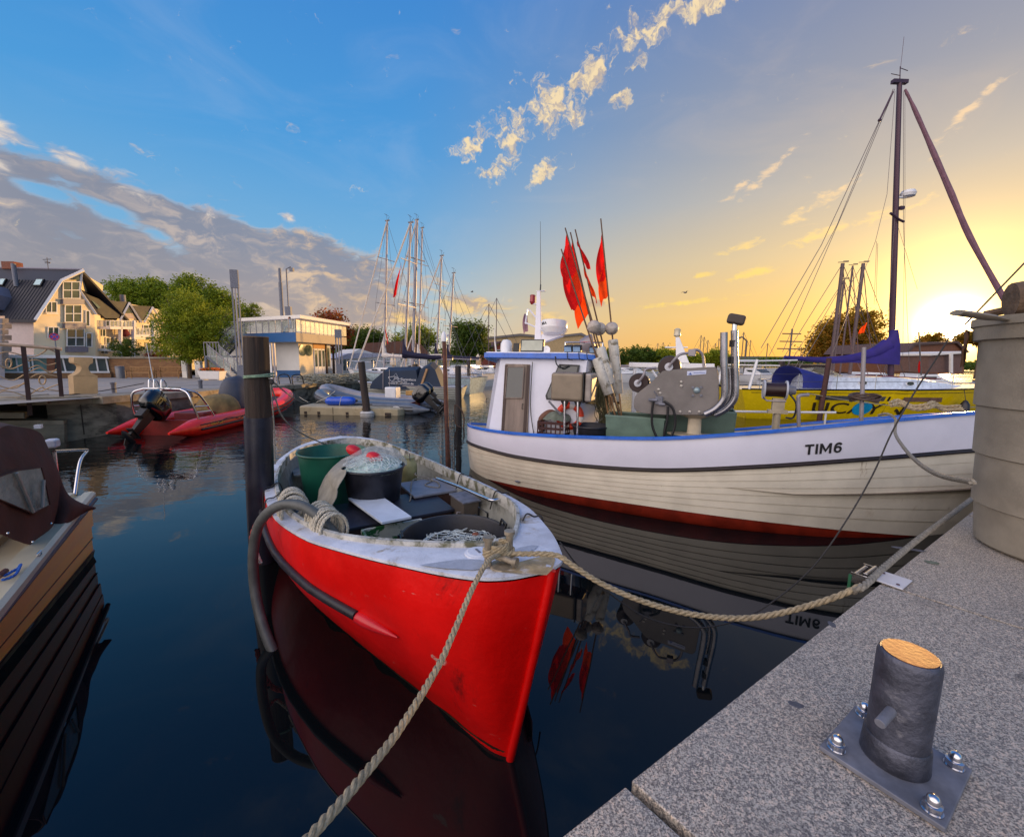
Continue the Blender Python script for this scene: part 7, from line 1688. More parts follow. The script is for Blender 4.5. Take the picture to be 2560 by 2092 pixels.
for f in (.44, .56, .68):
 frw(f, f+.10, C0_.z, C0_.z+2.45, M_trim, .07, 'glass_door'); frw(f+.015, f+.085, C0_.z+.9, C0_.z+2.35, M_bglass, .09, 'door_pane')
frw(.81, .85, C0_.z-.3, zt_, pm('dark_timber_post', (70, 48, 36), .7), .12, 'pillar'); frw(.88, .95, C0_.z+.9, C0_.z+2.6, M_bglass, .05, 'window'); frw(.86, 1.0, C0_.z-.3, C0_.z+.7, pm('grey_box_panel', (140, 150, 156), .6), .1, 'base_panel')
p0, p1 = U0+(uR-U0)*.2, U0+(uR-U0)*.85; m = MB(); m.prism([Vector((p0.x, p0.y, zb1+.9)), Vector((p1.x, p1.y, zb1+.9)), Vector((p1.x, p1.y, z2-.4)), Vector((p0.x, p0.y, z2-.4))], FR_.n*.04); m.ob('window', M_bglass, t, smooth=0)
st = root_at('outdoor_staircase', 'grey steel outdoor staircase in two flights beside the harbour building', 'staircase', None)
def flight(a, b, n, w):
 a, b = Vector(a), Vector(b); sd = Vector((-(b-a).y, (b-a).x, 0)).normalized()*w
 for i in range(n):
  p = a.lerp(b, (i+.5)/n); d_ = (b-a)/n; m = MB(); m.prism([p-d_*.55, p+Vector((d_.x, d_.y, 0))*.55-Vector((0, 0, d_.z*.55)), p+Vector((d_.x, d_.y, 0))*.55-Vector((0, 0, d_.z*.55))+sd, p-d_*.55+sd], (0, 0, .05)); m.ob('tread', M_galv, st)
 for s_ in (0, 1):
  o_ = sd*s_; m = MB(); m.tube([a+o_, b+o_], .10, 4); m.ob('stringer', pm('grey_stringer', (120, 118, 118), .6, .3), st)
  m = MB(); m.tube([a+o_+Vector((0, 0, 1.0)), b+o_+Vector((0, 0, 1.0))], .035, 6)
  for i in range(0, n+1, 3): q_ = a.lerp(b, i/n)+o_; m.tube([q_, q_+Vector((0, 0, 1.0))], .025, 5)
  m.ob('stair_rail', M_alu, st)
  m = MB(); m.prism([a+o_+Vector((0, 0, .15)), b+o_+Vector((0, 0, .15)), b+o_+Vector((0, 0, .9)), a+o_+Vector((0, 0, .9))], (.02, .02, 0)); m.ob('glass_panel', pm('balcony_glass', (0, 0, 0)), st, smooth=0)
YS = C0_.y-3
pa, pb, pc = aty(603, 943, YS), aty(548, 895, YS), aty(590, 838, YS+1.6)
flight(pa, pb, 10, 1.2); flight(aty(540, 893, YS+1.6), pc, 11, 1.2)
m = MB(); q0, q1 = aty(512, 893, YS), aty(550, 893, YS); m.prism([q0, q1, q1+Vector((0, 3, 0)), q0+Vector((0, 3, 0))], (0, 0, .12)); m.ob('landing', M_galv, st)
for u in (514, 546):
 m = MB(); q = aty(u, 893, YS); m.tube([q, (q.x, q.y, -1.0)], .09, 6); m.ob('support_post', M_galv, st)
q0 = q0+Vector((0, 0, .12)); q1 = q1+Vector((0, 0, .12)); 
for i in range(6):
 m = MB(); q = q0.lerp(q1, i/5); m.tube([q, q+Vector((0, 0, 1.0))], .025, 5); m.ob('rail_post', M_alu, st)
m = MB(); m.tube([q0+Vector((0, 0, 1.0)), q1+Vector((0, 0, 1.0))], .035, 6); m.ob('landing_rail', M_alu, st)
def seated(loc, rz, label):
 t = thing('person', label, 'person', loc, rz)
 V = [(0, 0, .48), (0, 0, .68), (0, .01, .92), (0, .02, 1.02), (0, .03, 1.12), (.09, 0, .47), (.10, .40, .48), (.10, .44, .08), (.10, .56, .04), (-.09, 0, .47), (-.10, .40, .48), (-.10, .44, .08), (-.10, .56, .04), (.19, .01, .92), (.23, .08, .66), (.14, .30, .62), (-.19, .01, .92), (-.23, .08, .66), (-.14, .30, .62)]
 E_ = [(0, 1), (1, 2), (2, 3), (3, 4), (0, 5), (5, 6), (6, 7), (7, 8), (0, 9), (9, 10), (10, 11), (11, 12), (2, 13), (13, 14), (14, 15), (2, 16), (16, 17), (17, 18)]
 Rr = [.15, .14, .13, .06, .055, .10, .075, .05, .04, .10, .075, .05, .04, .06, .045, .035, .06, .045, .035]
 me = bpy.data.meshes.new('body'); me.from_pydata(V, E_, []); o = bpy.data.objects.new('body', me); COL.objects.link(o); o.parent = t
 md = o.modifiers.new('skin', 'SKIN'); 
 for i, r in enumerate(Rr): me.skin_vertices[0].data[i].radius = (r, r)
 me.skin_vertices[0].data[0].use_root = True
 o.modifiers.new('sub', 'SUBSURF').levels = 1; me.materials.append(pm('blue_jacket', (70, 104, 150), .8))
 m = MB(); m.sph((0, .05, 1.22), (.085, .10, .12), 14); m.sph((0, .15, 1.21), (.015, .02, .02), 6); m.ob('head', pm('skin', (196, 140, 112), .6), t)
 m = MB(); m.sph((0, .03, 1.25), (.095, .105, .11), 12); m.ob('hair', pm('dark_hair', (50, 36, 30), .8), t); return t
if 'skin' not in dir(bpy.types): pass
try:
 q = FL_.p(727, 833, .4); ps = (q.x, q.y, zb1)
 seated(ps, 2.2, 'person in a blue jacket sitting behind the glass rail of the roof terrace')
 tc_ = thing('terrace_chair', 'grey chair under the person on the roof terrace', 'chair', ps, 2.2); m = MB(); m.box((0, 0, .38), (.45, .45, .04)); m.ob('seat', M_black, tc_); m = MB(); m.box((0, -.24, .65), (.45, .04, .5)); m.ob('backrest', M_black, tc_)
 for x in (-.2, .2):
  for y in (-.2, .2):
   m = MB(); m.tube([(x, y, 0), (x, y, .37)], .015, 5); m.ob('leg', M_black, tc_)
except Exception as ex: print('person', ex)
# ------------------------------------------------------------ lamps, sign, sculpture, railing
def light_column(label, u, vb, vt, w=.22, group='slatted light columns'):
 p = gnd(u, vb); top = aty(u, vt, p.y); h = top.z-p.z; t = thing('light_column', label, 'lamp post', (p.x, p.y, p.z), .3, group)
 for k in (-1, 0, 1):
  m = MB(); m.box((k*w*.72, 0, h*.42), (w*.30, w*.5, h*.84)); m.ob('bar', M_galv if k else M_alu, t)
 m = MB(); m.box((0, 0, h*.92), (w*1.9, w*.8, h*.16)); m.ob('lamp_head', M_galv, t); m = MB(); m.box((0, 0, .5), (w*1.7, w*.7, 1.0)); m.ob('column_foot', M_galv, t); return t
light_column('tallest slatted metal light column left of the big pile', 604, 950, 675, .24)
light_column('thin twin light column in front of the red leaved tree', 850, 952, 824, .2)
p = gnd(686, 962); t = thing('info_post', 'pale twin info post at the quay edge right of the big pile', 'post', (p.x, p.y, p.z)); h = aty(686, 858, p.y).z-p.z
for x in (-.06, .08):
 m = MB(); m.box((x, 0, h/2), (.09, .07, h)); m.ob('post', M_alu, t)
m = MB(); m.box((-.1, -.02, h*.55), (.14, .1, h*.8)); m.ob('panel', M_trim, t)
p = gnd(137, 948); q = aty(136, 842, p.y-4); t = thing('traffic_sign', 'round blue no stopping sign with red border and cross on a thin post', 'sign', (q.x, q.y, gz(q.x, q.y)), .55)
hz0 = q.z-gz(q.x, q.y); rr = 11/1060*q.y*.8
m = MB(T(0, 0, hz0)); m.lathe([(rr, -.012), (rr, .012), (0, .012)], 32, M=R(90, 'X')); d = m.ob('disc', pm('sign_blue', (42, 62, 160), .4), t)
m = MB(T(0, -.0, hz0)); m.tube([(rr*.92*cos(a), -.016, rr*.92*sin(a)) for a in [i*2*pi/32 for i in range(32)]], rr*.10, 6, closed=True)
for a in (45, 135):
 m.box((0, -.016, 0), (rr*1.75, .006, rr*.2), M=R(a, 'Y'))
m.ob('red_markings', pm('sign_red', (196, 34, 60), .4), t); m = MB(); m.tube([(0, .03, 0), (0, .03, hz0+rr*.6)], .03, 8); m.ob('post', M_galv, t)
p = onz(240, 990, gz(-10.6, 11.4)+.04); p = Vector((p.x-.35, p.y+.5, gz(-10.8, 12)))
F5 = Face((p.x-.5, p.y-.15), (p.x+.5, p.y+.25)); t = root_at('stone_sculpture', 'waisted concrete sculpture like a giant key stone at the quay edge', 'sculpture', None)
out = smoothline([F5.p(u, v) for u, v in ((185, 893), (186, 907), (199, 912), (204, 920), (199, 931), (184, 940), (183, 944), (186, 990))], 4)+smoothline([F5.p(u, v) for u, v in ((245, 990), (244, 943), (243, 939), (227, 931), (221, 920), (225, 911), (232, 907), (232, 894))], 4)
m = MB(); m.prism(out, Vector((-.45, .30, 0))); m.ob('block', pm('buff_concrete', (170, 142, 104), .85, var=.15, vscale=3, bump=.3, bscale=30), t, smooth=40)
FRl = Face((-11.6, 9.6), (-10.15, 10.7)); t = root_at('wave_railing', 'steel railing with dark posts and wavy bars with rings at the quay edge', 'railing', None)
M_post = pm('dark_red_steel', (60, 38, 36), .45, .3, var=.2); M_wave = pm('wavy_bar_steel', (176, 146, 110), .45, .5, var=.15)
for (u0, v0, u1, v1) in ((58, 865, 76, 1038), (143, 870, 154, 991), (-30, 862, -20, 1060)):
 a, b = FRl.p(u0, v0), FRl.p(u1, v1); m = MB(); m.tube([a, b], .055, 4); m.ob('post', M_post, t)
m = MB(); m.tube([FRl.p(-60, 857), FRl.p(20, 862), FRl.p(90, 867), FRl.p(154, 873)], .045, 6); m.ob('hand_rail', pm('pale_handrail', (190, 160, 130), .4, .3), t)
waves = [[(-20, 890), (14, 880), (40, 884), (58, 890)], [(-20, 905), (10, 918), (30, 922), (60, 910)], [(-20, 930), (10, 945), (35, 950), (62, 936)], [(-20, 955), (10, 968), (38, 970), (64, 955)], [(-20, 992), (8, 978), (40, 982), (66, 992)], [(-20, 968), (5, 975), (40, 965), (66, 958)],
         [(68, 893), (90, 890), (110, 880), (120, 870)], [(70, 902), (95, 900), (118, 912), (145, 907)], [(70, 922), (95, 914), (120, 928), (145, 925)], [(72, 930), (100, 920), (125, 932), (147, 920)], [(74, 945), (95, 935), (120, 936), (149, 942)], [(75, 970), (100, 978), (125, 968), (149, 960)], [(76, 985), (105, 968), (112, 972), (150, 978)], [(120, 872), (130, 876), (142, 882)]]
for w_ in waves:
 m = MB(); m.tube(smoothline([FRl.p(u, v) for u, v in w_], 6), .014, 6); m.ob('wave_bar', M_wave, t)
for (u, v, ru, rv) in ((22, 908, 7, 11), (106, 950, 8, 11)):
 m = MB(); m.tube([FRl.p(u+ru*cos(a), v+rv*sin(a)) for a in [i*2*pi/20 for i in range(20)]], .016, 6, closed=True); m.ob('ring', M_wave, t)
t = root_at('quay_steps', 'recessed stone steps and dark timber beams under the wavy railing', 'steps', None)
for i, (u0, v0, u1, v1) in enumerate(((-40, 1000, 118, 1010), (-40, 1032, 60, 1046), (-60, 1052, 158, 1064))):
 m = MB(); FRl.rect(m, u0, v0, u1, v1, -1.2, .0-.02*i); m.ob('step', M_cope, t)
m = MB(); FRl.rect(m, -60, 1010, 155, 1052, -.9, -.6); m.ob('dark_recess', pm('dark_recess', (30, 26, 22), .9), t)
m = MB(); FRl.rect(m, -60, 1062, 160, 1125, -.9, -.02); m.ob('lower_wall', M_wallc, t)
for k, (u, v) in enumerate(((286, 984), (502, 974), (744, 955), (757, 954), (770, 953), (785, 951), (800, 950), (815, 949), (830, 947))):
 p = gnd(u, v); m = MB(); m.lathe([(.06, 0), (.06, .26), (.075, .28), (.075, .33), (0, .34)], 12); o = m.ob('edge_bollard', M_galv); o.location = p
 tag(o, ['small grey bollard on the quay edge right of the sculpture', 'small grey bollard on the quay edge above the rescue boat cover'][k] if k < 2 else ['small bollard closest to the quay ladder in the row of bollards', 'second small bollard from the quay ladder in the row', 'third small bollard from the quay ladder in the row', 'middle small bollard of the row before the harbour building', 'third last small bollard of the row before the net heap', 'second last small bollard of the row before the net heap', 'last small bollard of the row, closest to the net heap'][k-2], 'bollard', 'small bollards along the quay edge')
m = MB(); m.tube(smoothline([FRl.p(154, 988), aty(220, 982, 11.6), aty(285, 972, 12.1), aty(360, 958, 12.2)], 5), .012, 5); tag(m.ob('thin_line', M_thin), 'thin dark rope from the railing along the wall to the rescue boat arch', 'rope', 'thin mooring lines')
t = thing('quay_ladder', 'bent pipe hoops of a quay ladder beside the info post', 'ladder', tuple(gnd(716, 962)))
for x in (-.25, .35):
 m = MB(); m.tube(smoothline([(x, 0, -.4), (x-.08, .0, .3), (x, .12, .45), (x+.15, .4, .40), (x+.2, .5, 0)], 4), .025, 6); m.ob('hoop', M_black, t)
rnd = random.Random(7); t = thing('net_heap', 'long heap of nets and lines lying along the far quay edge', 'net', (0, 0, 0)); m = MB()
for i in range(150):
 f = rnd.random(); c = gnd(775+135*f, 958-8*f+rnd.uniform(-3, 3)); q = [c+Vector((rnd.gauss(0, .35), rnd.gauss(0, .3), rnd.random()*.45)) for _ in range(4)]; m.tube(smoothline(q, 3), .02, 4, caps=False)
m.ob('tangled_net', pm('grey_green_net', (140, 138, 122), .8, var=.4, vscale=8), t, kind='stuff')
# ------------------------------------------------------------ trees
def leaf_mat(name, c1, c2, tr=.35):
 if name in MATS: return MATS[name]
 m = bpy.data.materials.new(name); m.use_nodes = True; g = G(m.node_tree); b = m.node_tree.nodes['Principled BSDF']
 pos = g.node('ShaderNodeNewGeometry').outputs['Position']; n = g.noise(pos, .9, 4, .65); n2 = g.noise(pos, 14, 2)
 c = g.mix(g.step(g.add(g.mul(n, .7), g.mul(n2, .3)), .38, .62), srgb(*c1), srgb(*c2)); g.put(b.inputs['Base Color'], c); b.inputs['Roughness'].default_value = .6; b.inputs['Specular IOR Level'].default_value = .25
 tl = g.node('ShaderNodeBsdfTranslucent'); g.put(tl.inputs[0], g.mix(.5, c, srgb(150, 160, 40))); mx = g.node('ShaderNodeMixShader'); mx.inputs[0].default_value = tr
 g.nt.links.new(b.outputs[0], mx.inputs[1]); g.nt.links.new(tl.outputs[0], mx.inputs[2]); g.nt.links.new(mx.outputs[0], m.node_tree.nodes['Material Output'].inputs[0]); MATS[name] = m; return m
M_bark = pm('tree_bark', (92, 74, 60), .9, var=.3, vscale=4, bump=.6)
def tree(name, label, base, blobs, n, leaf, mat, seed, trunk=.2, cat='tree', group=None, clump=.35, bare=0., limbs=9):
 rnd = random.Random(seed); t = thing(name, label, cat, base, 0, group)
 top = max(b[2] for b in blobs); m = MB()
 low = min(b[2]-b[5] for b in blobs)
 if trunk > 0:
  c = blobs[0]; m.tube(smoothline([(0, 0, -.3), (.02, 0, low*.6), (c[0]*.4, c[1]*.4, (low+c[2])/2), (c[0], c[1], c[2]+c[5]*.4)], 4), [trunk*(1-.055*i) for i in range(13)], 8)
  for i in range(limbs):
   b = blobs[rnd.randrange(len(blobs))]; a = rnd.uniform(0, 6.28); z0 = low+rnd.random()*(c[2]-low)*.8
   e = Vector((b[0]+b[3]*.8*cos(a)*rnd.random(), b[1]+b[4]*.8*sin(a)*rnd.random(), b[2]+b[5]*rnd.uniform(-.3, .85)))
   s0 = Vector((c[0]*.3, c[1]*.3, z0)); mid = s0.lerp(e, .5)+Vector((0, 0, .15)); m.tube(smoothline([s0, mid, e], 3), [trunk*.42*(1-.13*k) for k in range(7)], 5)
   for _ in range(3):
    e2 = e+Vector((rnd.uniform(-1, 1)*b[3]*.4, rnd.uniform(-1, 1)*b[4]*.4, rnd.uniform(0, 1)*b[5]*.5)); m.tube([mid.lerp(e, .5), e2], [trunk*.16, trunk*.05], 4)
  m.ob('trunk', M_bark, t)
 vs = []; fs = []; vol = [b[3]*b[4]*b[5] for b in blobs]; tot = sum(vol)
 for b, v in zip(blobs, vol):
  k = max(6, int(n*v/tot/26))
  for _ in range(k):
   while True:
    d = Vector((rnd.gauss(0, 1), rnd.gauss(0, 1), rnd.gauss(0, 1))).normalized(); r = rnd.random()**(.38)
    if mnoise.noise(d*1.8+Vector((seed, 0, b[0]))) > -.06 or rnd.random() < .16: break
   r *= 1+.28*mnoise.noise(d*2.3+Vector((0, seed, 0)))
   cc = Vector((b[0]+d.x*b[3]*r, b[1]+d.y*b[4]*r, b[2]+d.z*b[5]*r)); cs = clump*rnd.uniform(.5, 1.25)
   for _ in range(26):
    q = cc+Vector((rnd.gauss(0, cs), rnd.gauss(0, cs), rnd.gauss(0, cs*.7))); s = leaf*rnd.uniform(.6, 1.3)
    u_ = Vector((rnd.gauss(0, 1), rnd.gauss(0, 1), rnd.gauss(0, .6))).normalized(); w_ = u_.cross(Vector((rnd.gauss(0, 1), rnd.gauss(0, 1), rnd.gauss(0, 1)))).normalized()
    i = len(vs); vs += [q-u_*s, q+w_*s*.55, q+u_*s, q-w_*s*.55]; fs.append((i, i+1, i+2, i+3))
 m = MB(); m.v = vs; m.f = fs
 me = bpy.data.meshes.new('crown'); me.from_pydata([tuple(p) for p in vs], [], fs); me.materials.append(mat); o = bpy.data.objects.new('crown', me); COL.objects.link(o); o.parent = t
 return t
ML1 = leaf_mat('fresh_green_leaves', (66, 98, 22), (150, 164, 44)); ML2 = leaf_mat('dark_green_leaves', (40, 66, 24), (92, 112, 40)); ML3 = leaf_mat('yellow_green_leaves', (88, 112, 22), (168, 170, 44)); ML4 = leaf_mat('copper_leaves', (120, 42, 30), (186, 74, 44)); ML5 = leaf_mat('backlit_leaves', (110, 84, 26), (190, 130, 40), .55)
def px_tree(name, label, u, vb, Y, blobs_px, n, leaf, mat, seed, **k):
 z = gz(aty(u, 900, Y).x, Y) if u < 780 else .4
 base = aty(u, vb, Y); base = Vector((base.x, Y, z)); bl = []
 for (bu, bv, ru, rv) in blobs_px:
  c = aty(bu, bv, Y); s = Y/1060; bl.append((c.x-base.x, 0, c.z-z, ru*s, ru*s*.85, rv*s))
 return tree(name, label, base, bl, n, leaf, mat, seed, **k)
Yt = gnd(475, 946).y
px_tree('maple_tree', 'broad yellow green tree with its trunk between the cabinets', 475, 946, Yt, [(470, 850, 74, 54), (425, 815, 46, 40), (500, 795, 62, 48), (455, 762, 48, 36), (540, 840, 44, 44), (490, 880, 50, 26), (405, 865, 34, 24), (395, 800, 22, 16), (560, 800, 26, 24)], 38000, .075, ML3, 3, trunk=.17, clump=.24, limbs=14)
px_tree('maple_tree', 'tall green tree behind, reaching left over the gabled houses', 400, 940, 62, [(330, 735, 46, 34), (385, 745, 50, 44), (300, 722, 26, 18), (345, 790, 40, 40), (370, 850, 40, 50), (300, 748, 24, 14)], 30000, .16, ML1, 5, trunk=.3, clump=.5, group='green trees behind the benches')
px_tree('maple_tree', 'tall green tree with the highest crown behind the light column', 520, 940, 62, [(470, 722, 40, 32), (510, 750, 54, 44), (560, 770, 40, 40), (480, 780, 50, 50), (545, 830, 50, 50), (445, 745, 30, 30)], 32000, .16, ML1, 8, trunk=.3, clump=.5, group='green trees behind the benches')
px_tree('maple_tree', 'smaller green tree showing above the terrace staircase', 620, 940, 70, [(605, 790, 30, 28), (630, 775, 22, 18), (590, 820, 30, 26)], 8000, .12, ML1, 11, trunk=.2, clump=.3, group='green trees behind the benches')
px_tree('copper_tree', 'loose tree with copper red leaves beside the harbour building', 835, 940, 46, [(830, 815, 30, 30), (812, 790, 18, 14), (850, 840, 28, 24), (820, 850, 24, 22), (845, 800, 12, 14), (865, 832, 14, 16)], 5200, .15, ML4, 6, trunk=.16, clump=.42, limbs=14)
px_tree('round_tree', 'round green tree right of the copper tree', 905, 935, 62, [(905, 850, 38, 26), (930, 845, 30, 20), (880, 865, 24, 20), (900, 885, 40, 20)], 14000, .17, ML2, 4, trunk=.3, clump=.5)
px_tree('round_tree', 'sparse yellow green tree behind the sailing boat masts', 1035, 935, 64, [(1050, 840, 34, 24), (1015, 852, 30, 18), (1075, 850, 18, 18), (1040, 870, 34, 16)], 8000, .17, ML3, 14, trunk=.25, clump=.5)
px_tree('round_tree', 'dark green tree left of the cutter wheelhouse', 1170, 930, 58, [(1170, 845, 34, 36), (1150, 825, 20, 18), (1190, 832, 24, 20), (1195, 870, 24, 24), (1150, 880, 22, 26)], 15000, .16, ML2, 15, trunk=.3, clump=.5)
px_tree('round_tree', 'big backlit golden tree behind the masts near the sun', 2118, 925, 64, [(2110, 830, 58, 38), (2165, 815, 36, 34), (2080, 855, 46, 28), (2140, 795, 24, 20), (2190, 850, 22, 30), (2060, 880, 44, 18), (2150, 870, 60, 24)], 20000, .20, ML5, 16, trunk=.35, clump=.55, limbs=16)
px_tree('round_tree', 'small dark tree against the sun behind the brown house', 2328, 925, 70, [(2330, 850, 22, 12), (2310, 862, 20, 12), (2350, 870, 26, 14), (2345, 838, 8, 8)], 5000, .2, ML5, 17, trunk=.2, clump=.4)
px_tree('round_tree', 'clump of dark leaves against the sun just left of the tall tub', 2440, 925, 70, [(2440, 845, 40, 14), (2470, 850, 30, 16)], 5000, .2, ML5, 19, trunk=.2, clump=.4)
for k, (u, v, ru, rv, lab) in enumerate(((1530, 895, 40, 22, 'low green tree just right of the flag poles'), (1600, 885, 46, 16, 'low green tree behind the single flag pole'), (1660, 892, 40, 20, 'low golden green tree behind the hauler drums'), (1790, 893, 24, 16, 'small golden tree behind the curved pipes'), (1740, 900, 30, 12, 'low bush behind the hauler plate'))):
 px_tree('shore_tree', lab, u, 922, 80, [(u, v, ru, rv), (u+12, v+8, ru*.8, rv*.8)], 4200, .22, ML3 if k > 1 else ML2, 20+k, trunk=.2, clump=.5, group='low trees on the far shore')
t = px_tree('round_bush', 'clipped round green bush on top of the stone wall', 314, 895, F3.p(314, 895).y+.9, [(314, 872, 36, 24)], 9000, .05, ML2, 31, trunk=0, cat='bush', clump=.10); t.location.z = t.location.z
px_tree('red_bush', 'small dark red bush on the wall beside the round bush', 395, 893, F3.p(395, 895).y+.9, [(385, 888, 18, 8), (405, 886, 14, 7)], 2500, .05, ML4, 33, trunk=0, cat='bush', clump=.10)
rnd = random.Random(9); vs = []; fs = []
for i in range(26000):
 f = rnd.random(); X = -150+420*f; Yd = 190+rnd.uniform(-8, 8)+X*.12; h = 4.5+2.6*mnoise.noise(Vector((X*.05, 3, 0)))+1.5*mnoise.noise(Vector((X*.21, 1, 0)))
 z = .4+h*rnd.random()**.7; s = .55*rnd.uniform(.6, 1.4); u_ = Vector((rnd.gauss(0, 1), rnd.gauss(0, 1), rnd.gauss(0, 1))).normalized(); w_ = u_.cross(Vector((rnd.gauss(0, 1), rnd.gauss(0, 1), rnd.gauss(0, 1)))).normalized(); q = Vector((X, Yd, z)); j = len(vs)
 vs += [tuple(q-u_*s), tuple(q+w_*s*.6), tuple(q+u_*s), tuple(q-w_*s*.6)]; fs.append((j, j+1, j+2, j+3))
me = bpy.data.meshes.new('far_woods'); me.from_pydata(vs, [], fs); me.materials.append(ML2); o = bpy.data.objects.new('far_woods', me); COL.objects.link(o); tag(o, 'low band of woods along the far bank', 'woods'); o['kind'] = 'stuff'
# ------------------------------------------------------------ far buildings
M_brown = pm('brown_roof_tiles', (96, 62, 48), .75, var=.2, vscale=.8)
def hall(name, label, A, B, wallpx, roofpx, wm, rm, depth=8, wins=(), cat='building'):
 F_ = Face(A, B); t = root_at(name, label, cat, None); bk = -F_.n*depth
 m = MB(); m.prism([F_.p(u, v) for u, v in wallpx], bk); m.ob('wall', wm, t, smooth=0)
 for r_ in roofpx:
  m = MB(); m.prism([F_.p(u, v)+F_.n*.3 for u, v in r_], bk*1.04-F_.n*.6); m.ob('roof', rm, t, smooth=0)
 for (u0, v0, u1, v1, nx) in wins: window(F_, t, u0, v0, u1, v1, nx, 1, .03)
 return t, F_
hall('boat_shed', 'long brown roofed shed behind the sailing boat masts', xy(880, 58), xy(1080, 60), [(905, 925), (905, 878), (1068, 884), (1068, 925)], [[(898, 880), (915, 858), (1000, 853), (1050, 858), (1074, 885), (1068, 887)]], M_wht, M_brown, wins=((1000, 892, 1020, 908, 2), (1030, 893, 1050, 908, 2)))
hall('white_boathouse', 'small white gabled boathouse with a wide glass front', xy(840, 50), xy(985, 54), [(842, 935), (842, 895), (870, 887), (900, 872), (940, 885), (985, 888), (985, 930)], [[(836, 896), (868, 884), (898, 882), (985, 886), (985, 889), (842, 899)]], M_wht, pm('pale_roof', (178, 178, 192), .7), wins=((848, 896, 874, 928, 3), (925, 898, 940, 910, 2), (955, 898, 975, 910, 2)))
hall('far_hall', 'long low grey hall with a pale gable behind the cutter wheelhouse', xy(1220, 75), xy(1490, 80), [(1222, 918), (1222, 842), (1300, 836), (1370, 842), (1452, 834), (1486, 852), (1486, 918)], [[(1218, 843), (1300, 834), (1372, 841), (1452, 832), (1490, 851), (1488, 855), (1450, 838), (1372, 846), (1300, 840), (1218, 848)]], pm('sandy_hall_wall', (186, 158, 116), .8), pm('grey_hall_roof', (120, 112, 108), .7), depth=14, wins=((1240, 860, 1262, 880, 2),))
hall('red_kiosk', 'small red brown kiosk left of the far hall', xy(1228, 60), xy(1272, 61), [(1230, 922), (1230, 868), (1250, 856), (1272, 868), (1272, 922)], [[(1227, 869), (1250, 853), (1275, 869), (1272, 871), (1250, 857), (1230, 871)]], pm('red_brown_boards', (140, 66, 48), .7), M_brown, depth=5, wins=((1240, 874, 1262, 890, 2),))
hall('brown_house', 'dark brown house with shallow gable standing in the glare right of the yellow boat', xy(2255, 48), xy(2420, 50), [(2262, 935), (2262, 885), (2280, 862), (2385, 856), (2410, 880), (2410, 935)], [[(2256, 884), (2278, 859), (2388, 853), (2416, 880), (2410, 883), (2385, 858), (2281, 864), (2262, 887)]], pm('brown_boards', (120, 78, 56), .7, var=.15), pm('dark_roof', (86, 66, 60), .7), depth=9, wins=((2290, 885, 2310, 900, 2), (2330, 880, 2350, 895, 2)))
t, F_ = hall('flat_shed', 'flat roofed shed with white posts in front of the brown house', xy(2320, 42), xy(2410, 43), [(2322, 930), (2322, 888), (2405, 884), (2405, 930)], [[(2318, 884), (2408, 878), (2408, 883), (2318, 889)]], pm('brown_grey_wall', (110, 84, 76), .7), M_trim, depth=4)
m = MB(); F_.rect(m, 2360, 885, 2366, 932, .4, .55); m.ob('post', M_trim, t)
for k, (u, v0, v1, Y) in enumerate(((983, 883, 925, 40), (1195, 885, 905, 50))):
 b = aty(u, v1, Y); h = aty(u, v0, Y).z-b.z; m = MB(); m.lathe([(.04, 0), (.04, h*.2), (.28, h*.3), (.22, h*.7), (.04, h), (0, h)], 10); o = m.ob('closed_parasol', pm('cream_cloth', (220, 204, 180), .8)); o.location = b; tag(o, ['closed cream parasol in front of the brown roofed shed', 'closed cream parasol beyond the dark green tree'][k], 'parasol')
# ------------------------------------------------------------ sailing boats
def sail_hull(parent, L, B, Hh, mat, keel=None):
 bf = lambda tt, h: B/2*(sin(pi*min(1, .32+tt*.68))**.7 if tt < 1 else 0)*(.55+.45*h**.5)
 h_ = Hull(lambda h: .0-.25*h, lambda h: L*(.88+.12*h), -.25, lambda tt: Hh*(1+.25*tt**2), bf, bf, 0, 0)
 m = MB()
 for s in (1, -1): h_.strip(m, .0, 1., s, 24, 6)
 m.grid([[h_.pt(0, h, 1).lerp(h_.pt(0, h, -1), f) for f in (0, .5, 1)] for h in (0, .3, .6, 1)])
 hb = m.ob('hull', mat, parent, smooth=50)
 m = MB(); m.grid([[h_.pt(i/20, 1, 1), (h_.pt(i/20, 1, 1)+h_.pt(i/20, 1, -1))/2+Vector((0, 0, .05)), h_.pt(i/20, 1, -1)] for i in range(21)]); m.ob('deck', M_gel, parent, smooth=50)
 m = MB()
 for s in (1, -1): m.tube([h_.pt(i/20, 1, s) for i in range(21)], .03, 5)
 m.ob('toe_rail', M_alu, parent); return h_
